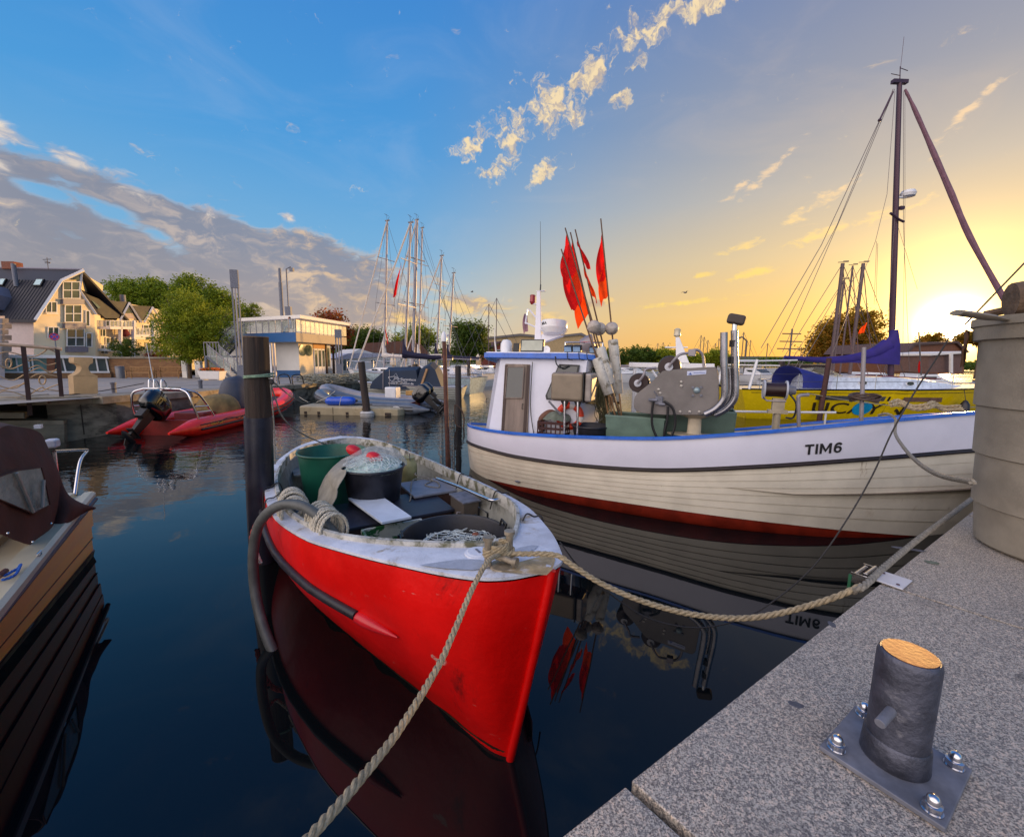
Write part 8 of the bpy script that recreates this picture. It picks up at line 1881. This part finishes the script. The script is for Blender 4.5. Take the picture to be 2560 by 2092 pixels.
def mast_kit(parent, x, zd, top, r=.075, lean=(0, 0), spread=(.45, .75), beam=1.3, bow=(4, .9), stern=(-4, .9), cover=None, boom=3.2, furl=None, tip=True, radar=None, mat=None):
 b = Vector((x, 0, zd)); a = Vector((x+lean[0], lean[1], top)); M_m = mat or M_alu
 m = MB(); m.tube([b, b.lerp(a, .5), a], [r, r, r*.8], 10); ms = m.ob('mast', M_m, parent)
 for f in spread:
  c = b.lerp(a, f); w_ = beam*.42*(1.1-f*.4)
  m = MB(); m.tube([c+Vector((0, -w_, 0)), c+Vector((0, w_, 0))], r*.35, 5); m.ob('spreader', M_m, ms)
 c = b.lerp(a, spread[0]); c2 = b.lerp(a, spread[-1]); w1 = beam*.42*(1.1-spread[0]*.4)
 for s in (-1, 1):
  m = MB(); m.tube([(x, s*beam*.5, zd), c+Vector((0, s*w1, 0)), a], .012, 4); m.ob('shroud', M_wire, ms)
  m = MB(); m.tube([(x-.3, s*beam*.5, zd), c], .010, 4); m.ob('shroud', M_wire, ms)
 m = MB(); m.tube([a, (bow[0], 0, bow[1])], .012 if furl is None else .05, 6); m.ob('forestay', furl or M_wire, ms)
 m = MB(); m.tube([a, (stern[0], 0, stern[1])], .012, 4); m.ob('backstay', M_wire, ms)
 if boom:
  e = Vector((x-boom, 0, zd+.75)); s0 = Vector((x-.05, 0, zd+.85)); m = MB(); m.tube([s0, e], r*.8, 8); bo = m.ob('boom', M_m, ms)
  if cover:
   m = MB(); pts = [s0.lerp(e, f)+Vector((0, 0, .10)) for f in (0, .08, .2, .4, .7, .95, 1)]; m.tube(smoothline(pts, 3), [.10+.14*max(0, 1-i/6) for i in range(19)], 8); m.tube(smoothline([s0+Vector((0, 0, .0)), s0+Vector((.02, 0, .6)), s0+Vector((.05, 0, 1.1))], 3), [.2, .18, .16, .14, .12, .10, .09], 8); m.ob('sail_cover', cover, bo, smooth=60)
 if tip:
  m = MB(); m.box(tuple(a+Vector((-.02, 0, .03))), (.35, .1, .06)); m.tube([a, a+Vector((.05, 0, .45))], .012, 4); m.tube([a+Vector((.05, -.2, .38)), a+Vector((.05, .2, .42))], .012, 4); m.tube([a, a+Vector((-.22, 0, .25))], .012, 4); m.ob('wind_vane', M_wire, ms)
 if radar:
  c = b.lerp(a, radar); m = MB(T(c.x+.35, 0, c.z)); m.lathe([(0, -.06), (.24, -.04), (.26, .04), (.22, .12), (0, .14)], 16); m.box((-.2, 0, -.06), (.4, .08, .04)); m.ob('radar', M_gel, ms)
 return ms
def sailboat(label, u, Y, vtop, hdg, L, hullmat, cover, mastx=.55, vdeck=None, furl=None, **k):
 k['lean'] = (-.62, 0)
 Hd = .95; p = aty(u, 900, Y); d = Vector((sin(radians(hdg)), cos(radians(hdg)), 0)); O = Vector((p.x, Y, 0))-d*(L*mastx)
 t = thing('sailing_boat', label, 'sailing boat', O, atan2(d.y, d.x), 'sailing boats moored in the left basin')
 sail_hull(t, L, L*.31, Hd, hullmat)
 m = MB(); rows = []
 for x, w_, z in ((L*.28, L*.10, .0), (L*.30, L*.10, .38), (L*.55, L*.09, .36), (L*.72, L*.05, .12), (L*.76, L*.03, .0)): rows.append([(x, -w_*1.05, Hd), (x, -w_, Hd+z), (x, w_, Hd+z), (x, w_*1.05, Hd)])
 m.grid(rows); cb = m.ob('cabin', M_gel, t, smooth=30)
 for s in (-1, 1):
  for x in (.36, .46, .56):
   m = MB(); m.box((L*x, s*L*.101, Hd+.2), (L*.06, .03, .12)); m.ob('cabin_window', M_glassd, cb)
 top = aty(u, vtop, Y).z; mast_kit(t, L*mastx, Hd+.3, top, beam=L*.28, bow=(L*.98, Hd*1.2), stern=(.1, Hd), cover=cover, boom=L*.38, furl=furl, **k)
 m = MB(); m.tube([(-.0, -L*.11, Hd), (-.05, -L*.11, Hd+.55), (-.1, L*.11, Hd+.55), (0, L*.11, Hd)], .015, 5); m.tube([(L, 0, Hd*1.25), (L*1.0, 0, Hd+.8), (L*.85, L*.06, Hd+.75)], .015, 5); m.tube([(L, 0, Hd+.8), (L*.85, -L*.06, Hd+.75), (L*.85, -L*.06, Hd*1.2)], .015, 5); m.ob('pulpit', M_stainless, t)
 return t
M_hb = pm('pale_blue_hull', (176, 196, 206), .3, coat=.3); M_dkcov = pm('dark_blue_cover', (26, 24, 52), .8, var=.2); M_pfurl = pm('pale_furled_sail', (206, 196, 186), .7, var=.1)
sailboat('sailing boat whose mast stands furthest left in the group', 960, 31, 556, -62, 8.5, M_gel, M_pfurl, furl=M_pfurl)
sailboat('sailing boat with pale and navy sail cover on a boom pointing right', 1011, 27, 560, -70, 9, M_hb, M_dkcov, furl=M_pfurl)
def sb(label, u, Y, vtop, hdg, L, hm_, cov, r=.075, radar=None, furl=None, lean=0.):
 return sailboat(label, u, Y, vtop, hdg, L, hm_, cov, furl=furl, r=r, radar=radar)
sb('sailing boat with the thickest and tallest mast of the left group', 1032, 33, 554, -58, 10, M_gel, M_dkcov, r=.13, furl=M_pfurl)
sb('sailing boat with a slim mast just right of the thickest one', 1046, 37, 573, -60, 9.5, M_gel, M_pfurl)
sb('sailing boat with a shorter mast and a navy cockpit hood behind the black pile', 1090, 34, 642, -64, 8.5, M_gel, M_dkcov, furl=M_pfurl)
sb('sailing boat with a mast radar, furthest right in the left group', 1120, 36, 685, -60, 8.5, M_gel, M_dkcov, radar=.35)
o = flag_cloth('red_pennant', '', aty(1004, 655, 30), aty(990, 738, 30), 1.1, M_flagR, dirv=Vector((-1, 0, 0)), sweep=.3, drop=.25, fold=.1, seed=3); tag(o, 'long red and white pennant hanging from the rigging of the tall masts', 'pennant')
o = flag_cloth('red_pennant', '', aty(962, 818, 30), aty(968, 858, 30), .5, M_flagR, dirv=Vector((1, 0, 0)), sweep=.3, drop=.25, fold=.08, seed=5); tag(o, 'small red flag hanging low between the left masts', 'pennant')
def tent_boat():
 p = aty(1030, 992, 21.5); O = Vector((aty(1150, 992, 21.5).x, 21.5, 0)); t = thing('covered_boat', 'clinker boat under a dark blue tent cover printed with a paper boat', 'boat', O, pi-.03)
 L = 5.2; h_ = sail_hull(t, L, 1.9, .62, pm('pale_clinker', (186, 188, 180), .5, var=.1))
 m = MB()
 for k in range(5):
  m.tube([h_.pt(i/20, .35+.13*k, 1)+Vector((0, .012, 0)) for i in range(1, 20)], .014, 4)
 m.ob('clinker_edge', pm('grey_line', (120, 118, 110), .6), t)
 Fc = Face((aty(920, 950, 20.7).x, 20.7), (aty(1110, 950, 20.7).x, 20.75)); I_ = Matrix.Rotation(-(pi-.03), 4, 'Z') @ Matrix.Translation(-O)
 out = [(925, 966), (932, 952), (960, 928), (1040, 926), (1044, 948), (1050, 926), (1075, 913), (1088, 925), (1105, 972), (1105, 976), (925, 972)]
 M_t = pm('dark_blue_tent', (34, 50, 72), .7, var=.12, vscale=1.5, bump=.25, bscale=5)
 a = [I_ @ Fc.p(u, v) for u, v in out]; back = [p_+Vector((0, -1.5, 0)) for p_ in a]
 top = [a[i] for i in range(0, 10)]
 m = MB(); m.raw(a, [(0, 1, 2, 10), (2, 3, 4, 10), (4, 9, 10), (4, 5, 6, 9), (6, 7, 8, 9)]); m.raw(back, [(0, 1, 2, 10), (2, 3, 4, 10), (4, 9, 10), (4, 5, 6, 9), (6, 7, 8, 9)])
 mid = [(p_+q_)/2+Vector((0, 0, .18)) for p_, q_ in zip(top, back)]; m.grid([top, mid, back[:10]]); m.ob('tent_cover', M_t, t, smooth=0)
 M_w = pm('white_print', (214, 214, 220), .5)
 def P(u, v): return I_ @ (Fc.p(u, v)+Fc.n*.02)
 bo = [(971, 944), (980, 952), (1000, 954), (1010, 945)]
 for s in ([(971, 943), (979, 954), (1001, 954), (1010, 944), (998, 948), (985, 941), (971, 943)], [(985, 941), (990, 933), (998, 948)], [(980, 954), (990, 946), (1000, 954)], [(990, 933), (986, 924)][:0] or [(985, 948), (990, 940), (997, 948)]):
  m = MB(); m.tube([P(u, v) for u, v in s], .012, 4); m.ob('printed_boat', M_w, t)
 for (txt, u, v, sz) in (('Ferienhaus', 1002, 951, .17), ('In Tim', 1003, 956, .11), ('www.ferienhaus.de', 971, 960, .16)):
  o0 = P(u, v); o1 = P(u+10, v+.3); dx = (o1-o0).normalized(); text_on(txt, sz, lambda x, y, o0=o0, dx=dx: o0+dx*x+Vector((0, 0, y)), M_w, t, bold=.001)
 for u in (958, 974): 
  m = MB(); m.tube([P(u, 924)+Vector((0, 0, .0)), P(u, 976)], .02, 5); m.ob('cover_strap', M_alu, t)
 m = MB(); m.tube([P(1008, 890), P(1104, 887)], .05, 6); m.ob('boom', M_pfurl, t); m = MB(); m.tube(smoothline([P(1008, 884), P(1030, 888), P(1080, 893), P(1104, 893)], 4), [.22, .2, .18, .16, .15, .14, .13, .13, .12, .12, .1, .1, .08], 8); m.ob('sail_cover', M_dkcov, t)
 m = MB(); m.tube([P(1068, 922), P(1038, 1008)], .07, 5); m.ob('raised_oar', pm('varnished_wood', (170, 130, 90), .5), t)
tent_boat()
def motorboat(label, u, v, Y, L, hdg, hullm, cov=None, group='small boats at the far berths', name='cabin_boat'):
 p = aty(u, 900, Y); d = Vector((sin(radians(hdg)), cos(radians(hdg)), 0)); O = Vector((p.x, Y, 0))-d*L/2; t = thing(name, label, 'motor boat', O, atan2(d.y, d.x), group)
 sail_hull(t, L, L*.33, .75, hullm); 
 m = MB(); rows = []
 for x, w_, z in ((L*.25, L*.12, .0), (L*.27, L*.12, .75), (L*.50, L*.11, .72), (L*.64, L*.09, .30), (L*.80, L*.05, .1)): rows.append([(x, -w_*1.1, .72), (x, -w_, .75+z), (x, w_, .75+z), (x, w_*1.1, .72)])
 m.grid(rows); c = m.ob('cabin', cov or M_gel, t, smooth=20)
 m = MB(); m.prism([(L*.515, -L*.095, 1.42), (L*.515, L*.095, 1.42), (L*.635, L*.08, 1.08), (L*.635, -L*.08, 1.08)], (.02, 0, .03)); m.ob('windscreen', M_glassd, c)
 for s in (-1, 1):
  m = MB(); m.box((L*.39, s*L*.119, 1.22), (L*.18, .03, .2)); m.ob('side_window', M_glassd, c)
 m = MB(); m.tube([(L*.97, 0, .95), (L*.95, 0, 1.35), (L*.72, L*.10, 1.3), (L*.5, L*.15, 1.2)], .015, 5); m.tube([(L*.95, 0, 1.35), (L*.72, -L*.10, 1.3), (L*.5, -L*.15, 1.2)], .015, 5); m.ob('bow_rail', M_stainless, t)
 return t
for a_ in (('white motor yacht with a dark hood right of the dark blue tent', 1130, 0, 38, 6.5, -100, M_hb, None), ('white boat with an open stern left of the black pile', 1165, 0, 42, 6, -80, M_gel, None), ('white cabin boat seen between the foam floats and the hauler', 1462, 0, 44, 6, 100, M_gel, None), ('white cabin boat just left of the lowest hauler drum', 1540, 0, 42, 6, 95, M_gel, None), ('white cabin boat partly behind the arch leg', 1585, 0, 46, 6, 80, M_gel, None), ('white motor boat bow on between the curved pipes and the yellow boat', 1903, 0, 46, 6.5, 175, M_gel, None), ('white cabin boat behind the bow rail of the yellow boat', 2030, 0, 34, 6.5, 110, M_gel, None), ('white cabin boat behind the mast of the yellow boat', 2200, 0, 33, 6.5, 100, M_gel, None), ('pale cabin boat under the flat roofed shed', 2330, 0, 30, 6, 95, M_gel, None)):
 motorboat(a_[0], a_[1], a_[2], a_[3], a_[4], a_[5], a_[6])
t = motorboat('work boat with a steel gallows and radar left of the cutter', 1190, 0, 38, 6.5, -95, M_gel, name='work_boat')
m = MB(); 
for s in (-1, 1): m.tube([(1.2, s*.8, .8), (1.6, s*.35, 3.6), (1.6, 0, 3.6)], .05, 5)
m.tube([(1.6, 0, 3.6), (1.6, 0, 4.8)], .04, 5); m.tube([(1.4, -.6, 2.2), (1.4, .6, 2.2)], .04, 5); m.ob('gallows', M_trim, t)
def far_yacht(label, u, vt, Y, group, r=.06, L=7.5):
 p = aty(u, 905, Y); t = thing('far_yacht', label, 'yacht', (p.x-L*.5, Y, 0), 0, group); sail_hull(t, L, 2.4, .9, M_gel); top = aty(u, vt, Y).z; m = MB(); m.tube([(L*.5, 0, .9), (L*.5, 0, top)], r, 6); m.ob('mast', pm('dull_dark_spar', (92, 74, 76), .5) if Y < 60 else M_wire, t)
 m = MB(); m.tube([(L*.5, 0, top), (L, 0, 1.1)], .02 if Y < 60 else .03, 4); m.tube([(L*.5, 0, top), (0, 0, 1.0)], .02 if Y < 60 else .03, 4); m.ob('stay', M_wire, t); return t
fy = [(1221, 760, 46), (1240, 745, 50), (1642, 858, 130), (1655, 856, 126), (1668, 862, 140), (1748, 838, 110), (1756, 842, 112), (1766, 850, 120), (1785, 858, 120), (1793, 846, 112), (1853, 830, 90), (1872, 850, 120), (1700, 864, 150), (1915, 858, 100), (2000, 868, 110)]
names = ['far yacht with a thin mast left of the wheelhouse aerials', 'far yacht with a slanting thin mast just left of the cutter mast', 'far yacht with the leftmost of the tiny masts over the hauler', 'far yacht with the second tiny mast over the upper hauler drum', 'far yacht with the shortest tiny mast over the upper drum', 'far yacht mast under the arch mast, taller one', 'far yacht mast under the arch mast, its near twin', 'far yacht with a faint thin mast left of the curved pipes', 'far yacht with a short mast touching the curved pipe', 'far yacht with a mast right at the left curved pipe', 'far yacht with a mast just right of the curved pipes', 'far yacht with a faint mast between the pipes and the yellow boat', 'far yacht with a tiny mast near the arch bracket', 'far yacht with a tiny mast left of the yellow boat', 'far yacht with a tiny mast over the stern of the yellow boat']
for (u, vt, Y), lab in zip(fy, names): far_yacht(lab, u, vt, Y, 'yachts with thin masts far off', r=.05 if Y < 60 else .09)
for (u, vt, Y, lab, r) in ((2078, 658, 27, 'yacht with the left one of the dark masts behind the yellow boat', .10), (2086, 700, 30, 'yacht with the short mast close beside the left dark mast', .06), (2103, 664, 32, 'yacht with the slim middle mast behind the yellow boat', .06), (2128, 658, 28, 'yacht with the right one of the tall dark masts and a slanting furled sail', .10)):
 t = far_yacht(lab, u, vt, Y, 'yachts behind the yellow boat', r=r, L=7.5); top = aty(u, vt, Y).z
 m = MB(); a = Vector((3.75, 0, top-.1)); m.tube([a, (4.9, 0, 3.1), (6.0, 0, 1.1)], .025, 6); m.ob('furled_sail', pm('dull_furled_sail', (120, 92, 88), .8), t)
 m = MB(); m.tube([a+Vector((-.3, 0, .15)), a+Vector((.35, 0, .2))], .02, 4); m.tube([a+Vector((.2, -.2, .2)), a+Vector((.25, .3, .3))], .02, 4); m.ob('wind_vane', M_wire, t)
p = aty(1972, 905, 120); t = thing('tall_ship', 'distant tall ship mast with crossed yards on the skyline', 'ship', (p.x, 120, 0)); sail_hull(t, 22, 5, 2, pm('dark_hull', (60, 50, 48), .6)); top = aty(1972, 822, 120).z
m = MB(); m.tube([(0, 0, 1), (0, 0, top)], .22, 6)
m.ob('mast', M_wire, t)
for f in (.45, .62, .8):
 m = MB(); m.tube([(-5+f*3, 0, top*f+1), (5-f*3, 0, top*f+1)], .15, 5); m.ob('yard', M_wire, t)
p = aty(1862, 905, 60); t = thing('harbour_light', 'lamp on a thin bracketed pole between the curved pipes and the yellow boat', 'lamp post', (p.x, 60, .3)); h = aty(1862, 852, 60).z-.3
m = MB(); m.tube([(0, 0, 0), (0, 0, h)], .12, 6); m.ob('pole', M_wire, t); m = MB(); m.tube([(0, 0, h), (-.6, 0, h+.5), (-1.0, 0, h+.45)], .1, 5); m.box((-1.2, 0, h+.4), (.6, .3, .18)); m.ob('lamp_head', M_wire, t)
# ------------------------------------------------------------ yellow sailing boat
def yellow_boat():
 O = Vector((aty(1812, 1000, 16.3).x, 16.3, 0)); t = thing('yellow_sailing_boat', 'big yellow sailing boat with blue sail cover and dark mast', 'sailing boat', O, .035); L = 12.2
 M_y = pm('bright_yellow_hull', (222, 192, 10), .25, var=.06, coat=.5)
 bf = lambda tt, h: 1.75*((.62+.38*sin(pi*min(1, tt*1.25)*.5)) if tt < .45 else max(0, 1-((tt-.45)/.55)**2.3)**.8)*(.5+.5*h**.55)
 h_ = Hull(lambda h: .55*(1-h), lambda h: L*(.90+.10*h), -.3, lambda tt: 1.08+.28*tt**1.6, bf, bf, 0, 0)
 m = MB()
 for s in (1, -1): h_.strip(m, 0, 1, s, 40, 10)
 m.grid([[h_.pt(0, h, 1).lerp(h_.pt(0, h, -1), f) for f in (0, .5, 1)] for h in (0, .3, .6, 1)]); m.ob('hull', M_y, t, smooth=50)
 m = MB(); m.tube([h_.pt(i/40, .93, -1)+Vector((0, -.006, 0)) for i in range(1, 40)], .008, 4); m.ob('pin_stripe', M_black, t)
 m = MB()
 for s in (1, -1): m.tube([h_.pt(i/40, 1, s)+Vector((0, 0, .02)) for i in range(41)], .028, 5)
 m.ob('toe_rail', M_black, t)
 m = MB(); m.grid([[h_.pt(i/24, 1, 1), (h_.pt(i/24, 1, 1)+h_.pt(i/24, 1, -1))/2+Vector((0, 0, .08)), h_.pt(i/24, 1, -1)] for i in range(25)]); m.ob('deck', M_gel, t, smooth=50)
 rows = []
 for x, w_, z in ((3.2, 1.15, .02), (3.3, 1.12, .40), (5.5, 1.12, .44), (7.0, .95, .34), (8.6, .6, .16), (9.6, .35, .03)): rows.append([(x, -w_*1.08, 1.1), (x, -w_, 1.15+z), (x, -w_*.6, 1.2+z), (x, w_*.6, 1.2+z), (x, w_, 1.15+z), (x, w_*1.08, 1.1)])
 m = MB(); m.grid(rows); m.raw(rows[0], [tuple(range(6))]); cb = m.ob('cabin', pm('pale_blue_white_gelcoat', (206, 214, 226), .3, coat=.3), t, smooth=35)
 for x in (3.75, 5.5):
  m = MB(T(x+.6, -1.165, 1.38)); m.lathe([(.17, -.005), (.17, .02), (0, .02)], 20, M=R(90, 'X') @ S(1, .5, 1)); w_ = m.ob('port_light', M_gel, cb); m = MB(T(x+.6, -1.19, 1.38)); m.lathe([(.13, 0), (.13, .006), (0, .006)], 20, M=R(90, 'X') @ S(1, .5, 1)); m.ob('port_glass', M_glassd, w_)
 m = MB(); m.tube([(4.2, -1.0, 1.66), (7.6, -.82, 1.55)], .02, 5); m.ob('grab_rail', pm('teak_rail', (120, 50, 46), .6), cb)
 hood = []
 for i in range(9):
  f = i/8; hood.append([(2.35+1.2*f-.25*sin(pi*f), .98*cos(a)*(.92+.08*f), 1.15+(.80-.35*f**2)*sin(a)**.6) for a in [pi*j/14 for j in range(15)]])
 m = MB(); m.grid(hood); m.ob('spray_hood', pm('royal_blue_canvas', (32, 42, 120), .75, var=.15), t, smooth=60)
 ws = []
 for i in range(6):
  f = i/5; ws.append([(3.5+.95*f, .90*cos(a)*(1-.05*f), 1.50-.10*f+(.42*(1-f))*sin(a)**.6) for a in [pi*j/14 for j in range(15)]])
 m = MB(); m.grid(ws); m.ob('windscreen', pm('hood_window', (200, 180, 120), .08, alpha=.5, spec=.9), t, smooth=60)
 c = [(3.0, .80), (3.35, .93), (7.6, .93), (8.0, .80)]
 def on(x, z, o=.012):
  tt = x/L; hh = (z+.3)/(h_.zg(tt)+.3); p_ = h_.pt(tt, hh, -1, o); return p_
 def strip(x0, x1, z0, z1, mat, nm, sl0=0, sl1=0, o=.010):
  n = 14; m = MB(); m.grid([[on(x0+(x1-x0)*i/n+sl0*(1-i/n), z0, o), on(x0+(x1-x0)*i/n+(0 if i < n else -sl1), z1, o)] for i in range(n+1)]); m.ob(nm, mat, t)
 strip(2.55, 5.0, .76, .92, pm('silver_glass', (96, 96, 96), .3, .4), 'hull_window', 0, 0); strip(5.1, 5.45, .76, .92, M_black, 'hull_window'); strip(5.5, 7.1, .76, .92, pm('reflecting_hull_glass', (140, 110, 96), .12, .3), 'hull_window', 0, .15)
 M_bk = pm('dark_name', (52, 42, 24), .5)
 xs0 = 2.45
 text_on('UCAYN', .70, lambda x, y: on(xs0+x, .27+y*.82, .016), M_bk, t, bold=.006, sx=1.42)
 cx_, cz_ = 4.35, .47; m = MB(); vs = [on(cx_, cz_, .024)]+[on(cx_+.36*cos(a), cz_+.25*sin(a), .024) for a in [2*pi*j/28 for j in range(28)]]; m.raw(vs, [(0, 1+j, 1+(j+1) % 28) for j in range(28)]); m.ob('blue_disc', pm('sky_blue_disc', (24, 150, 204), .4), t, smooth=80)
 pm_ = aty(2248, 900, 16.6); xm = (pm_.x-O.x); top = aty(2262, 200, 16.6); xt = top.x-O.x
 M_dm = pm('dark_mast', (74, 52, 66), .45, .4, var=.1)
 m = MB(); m.tube([(xm, .3, 1.4), ((xm+xt)/2, .3, (top.z+1.4)/2), (xt, .3, top.z)], [.115, .11, .085], 14, flat=.8); ms = m.ob('mast', M_dm, t)
 m = MB(); m.box((xt, .3, top.z+.05), (.55, .14, .12)); m.tube([(xt-.0, .3, top.z+.1), (xt-.05, .3, top.z+.55)], .015, 5); m.tube([(xt-.05, .3, top.z+.5), (xt+.25, .3, top.z+.42)], .012, 5); m.tube([(xt-.02, .3, top.z), (xt-.05, .3, top.z+1.5)], .008, 4); m.tube([(xt-.35, .3, top.z+.3), (xt, .3, top.z+.25)], .012, 5); m.ob('masthead', M_dm, ms)
 def W(u, v, Y): q = aty(u, v, Y); return Vector((q.x-O.x, q.y-O.y, q.z))
 q = W(2285, 480, 16.55); m = MB(T(*q)); m.lathe([(0, -.1), (.22, -.08), (.25, .02), (.20, .12), (0, .14)], 18); m.box((-.22, 0, -.12), (.3, .08, .05)); m.ob('radar', M_gel, ms)
 q = W(2240, 535, 16.5); m = MB(); m.tube([W(2238, 528, 16.4), W(2262, 545, 16.4), W(2274, 550, 16.4)], .04, 6); m.box(tuple(W(2268, 515, 16.5)), (.15, .1, .12)); m.ob('deck_lamp', M_dm, ms)
 pts = [W(u, v, 16.55) for u, v in ((1965, 893), (2000, 896), (2060, 900), (2120, 898), (2170, 890), (2205, 878), (2232, 862))]
 sm2 = smoothline(pts, 4); rad = [.06+.20*(i/24)**1.2 for i in range(len(sm2))]
 M_bc = pm('royal_blue_cover', (44, 30, 112), .75, var=.2, vscale=2, bump=.4, bscale=8)
 m = MB(); m.tube(sm2, rad, 12, flat=1.0)
 cov = [(2262, 905, 2180, 893), (2258, 905, 2200, 880), (2252, 880, 2215, 870), (2250, 850, 2232, 845), (2256, 815, 2244, 815), (2256, 790, 2250, 790)]
 rows = []
 for (u1, v1, u0, v0) in ((2255, 912, 2110, 905), (2257, 897, 2150, 892), (2257, 880, 2186, 882), (2257, 864, 2210, 868), (2256, 850, 2228, 852), (2254, 838, 2238, 838), (2252, 824, 2243, 824)):
  a, b = W(u1, v1, 16.5), W(u0, v0, 16.5); rows.append([a+Vector((0, -.14, 0)), a.lerp(b, .5)+Vector((0, -.17, 0)), b, a.lerp(b, .5)+Vector((0, .17, 0)), a+Vector((0, .14, 0))])
 m.grid(rows); m.ob('sail_cover', M_bc, ms, smooth=60)
 for pix, r in ((((2245, 215), (2238, 235), (2212, 290), (2060, 610), (1905, 870)), .014), (((2214, 288), (2100, 560), (1925, 890)), .012), (((2249, 215), (2150, 450), (1960, 880)), .012), (((2250, 220), (2230, 480), (2200, 600), (2090, 880)), .01), (((2252, 520), (2240, 700), (2225, 930)), .009), (((2272, 220), (2273, 560), (2290, 930)), .010), (((2276, 225), (2277, 520), (2272, 900)), .008), (((2203, 600), (2197, 760)), .008), (((2206, 605), (2202, 760)), .008), (((2258, 560), (2310, 720)), .007)):
  m = MB(); m.tube([W(u, v, 16.5) for u, v in pix], r, 4); m.ob('stay', M_wire, ms)
 m = MB(); m.tube([W(2245, 222, 16.5), W(2212, 290, 16.5)], .03, 6); m.sph(tuple(W(2210, 294, 16.5)), .06, 8); m.ob('backstay_tensioner', M_dm, ms)
 fs_ = [W(u, v, 16.5) for u, v in ((2276, 215), (2300, 262), (2350, 370), (2400, 480), (2450, 590), (2540, 745), (2600, 850))]
 m = MB(); sm3 = smoothline(fs_, 4); m.tube(sm3, [.035+.055*min(1, i/10)+.006*sin(i*1.7) for i in range(len(sm3))], 8); m.ob('furled_genoa', pm('mauve_furled_sail', (132, 96, 110), .7, var=.15), ms)
 m = MB()
 for i in range(9):
  x = .6+i*1.3; p_ = h_.pt(x/L, 1, -1); m = MB(); m.tube([p_, p_+Vector((0, 0, .58))], .014, 5); m.ob('stanchion', M_stainless, t)
 for dz in (.56, .30):
  m = MB(); m.tube([h_.pt((.6+i*1.3)/L, 1, -1)+Vector((0, 0, dz)) for i in range(9)], .007, 4); m.ob('life_line', M_wire, t)
 m = MB(); 
 for y in (-1.1, 1.1): m.tube([(.25, y, 1.1), (.45, y, 2.15)], .05, 6)
 m.tube([(.45, -1.1, 2.1), (.45, 1.1, 2.1)], .05, 6); m.tube([(.45, -1.1, 2.1), (1.9, -1.1, 2.15)], .03, 6); m.ob('stern_arch', M_gel, t)
 m = MB(); m.box((.9, 0, 1.95), (1.0, 1.9, .05)); m.ob('solar_panel', M_trim, t)
 fe = on(7.95, .45, .16); f = thing('black_fender', 'black fender hanging on the yellow hull', 'fender', O+fe); m = MB(); m.lathe([(0, -.40), (.06, -.38), (.13, -.25), (.15, 0), (.13, .25), (.06, .38), (0, .42)], 16); m.ob('body', pm('black_fender_vinyl', (28, 24, 34), .4), f); m = MB(); m.tube([(0, 0, .4), (0, .1, .75)], .01, 5); m.ob('lanyard', M_thin, f)
 m = MB(); m.tube(smoothline([O+on(2.2, 1.0, .03), O+on(3.6, .78, .05), O+on(5.6, .60, .06), O+on(8, .60, .08), O+on(9.6, .78, .08), O+on(11.2, 1.2, .05)], 6), .016, 6); tag(m.ob('slack_line', M_rope_grey), 'slack mooring line sagging along the yellow hull', 'rope')
yellow_boat()
b = aty(2050, 1035, 15.0); pile('dark brown pile standing before the yellow boat name', (b.x, 15.0, 0), aty(2073, 895, 15.0), .085, mat=pm('dark_red_brown_pile', (70, 40, 38), .7, var=.3, bump=.4), r2=.08)
b = aty(1952, 960, 19.5); pile('short dark pile behind the spray hood of the yellow boat', (b.x, 19.5, 0), aty(1955, 900, 19.5), .13)
b = aty(1823, 1030, 14.6); pile('stubby dark pile close to the curved pipes of the hauler', (b.x, 14.6, 0), aty(1830, 1005, 14.6), .09)
o = flag_cloth('orange_pennant', '', aty(2168, 806, 24), aty(2160, 832, 24), .5, M_flagO, dirv=Vector((-1, 0, 0)), sweep=.9, drop=.1, fold=.06, seed=5); tag(o, 'orange flag flying in front of the golden tree', 'flag')
o = flag_cloth('orange_pennant', '', aty(2303, 892, 26), aty(2300, 930, 26), .35, M_flagR, dirv=Vector((-1, 0, 0)), sweep=.5, drop=.2, fold=.06, seed=7); tag(o, 'red flag hanging in front of the brown house', 'flag')
m = MB(); a, b = aty(2303, 938, 26), aty(2297, 830, 26); m.tube([a, b], .04, 6); tag(m.ob('flag_staff', M_wire), 'thin staff carrying the red flag before the brown house', 'flag pole')
m = MB(); m.tube([Vector((2.62, 1.98, 2.12)), aty(2560, 640, 2.6), aty(2640, 575, 2.9)], .006, 6); 
m = MB(); a, b = aty(2412, 812, 3.2), aty(2580, 638, 3.2); m.tube([a, b], .006, 6); tag(m.ob('thin_line', M_thin), 'thin taut line rising to the right above the rim of the tall tub', 'rope', 'thin mooring lines')
for k, (u, v, Y, w_) in enumerate(((1713, 732, 40, .5), (1180, 730, 60, .55))):
 p = aty(u, v, Y); t = thing('gull', ['gull gliding in the sky over the hauler', 'gull gliding over the masts left of the cutter'][k], 'bird', p, .4)
 m = MB(); m.tube([(-.22, 0, -.01), (-.12, 0, 0), (.05, 0, .01), (.17, 0, .03), (.22, 0, .02)], [.01, .05, .06, .035, .008], 8)
 for s in (-1, 1): m.grid([[(.08, s*.03, .02), (-.06, s*.03, .02)], [(.10, s*w_*.4, .14), (-.04, s*w_*.4, .13)], [(.0, s*w_, .06), (-.05, s*w_, .06)]])
 m.ob('body', pm('grey_gull', (120, 110, 108), .7), t)
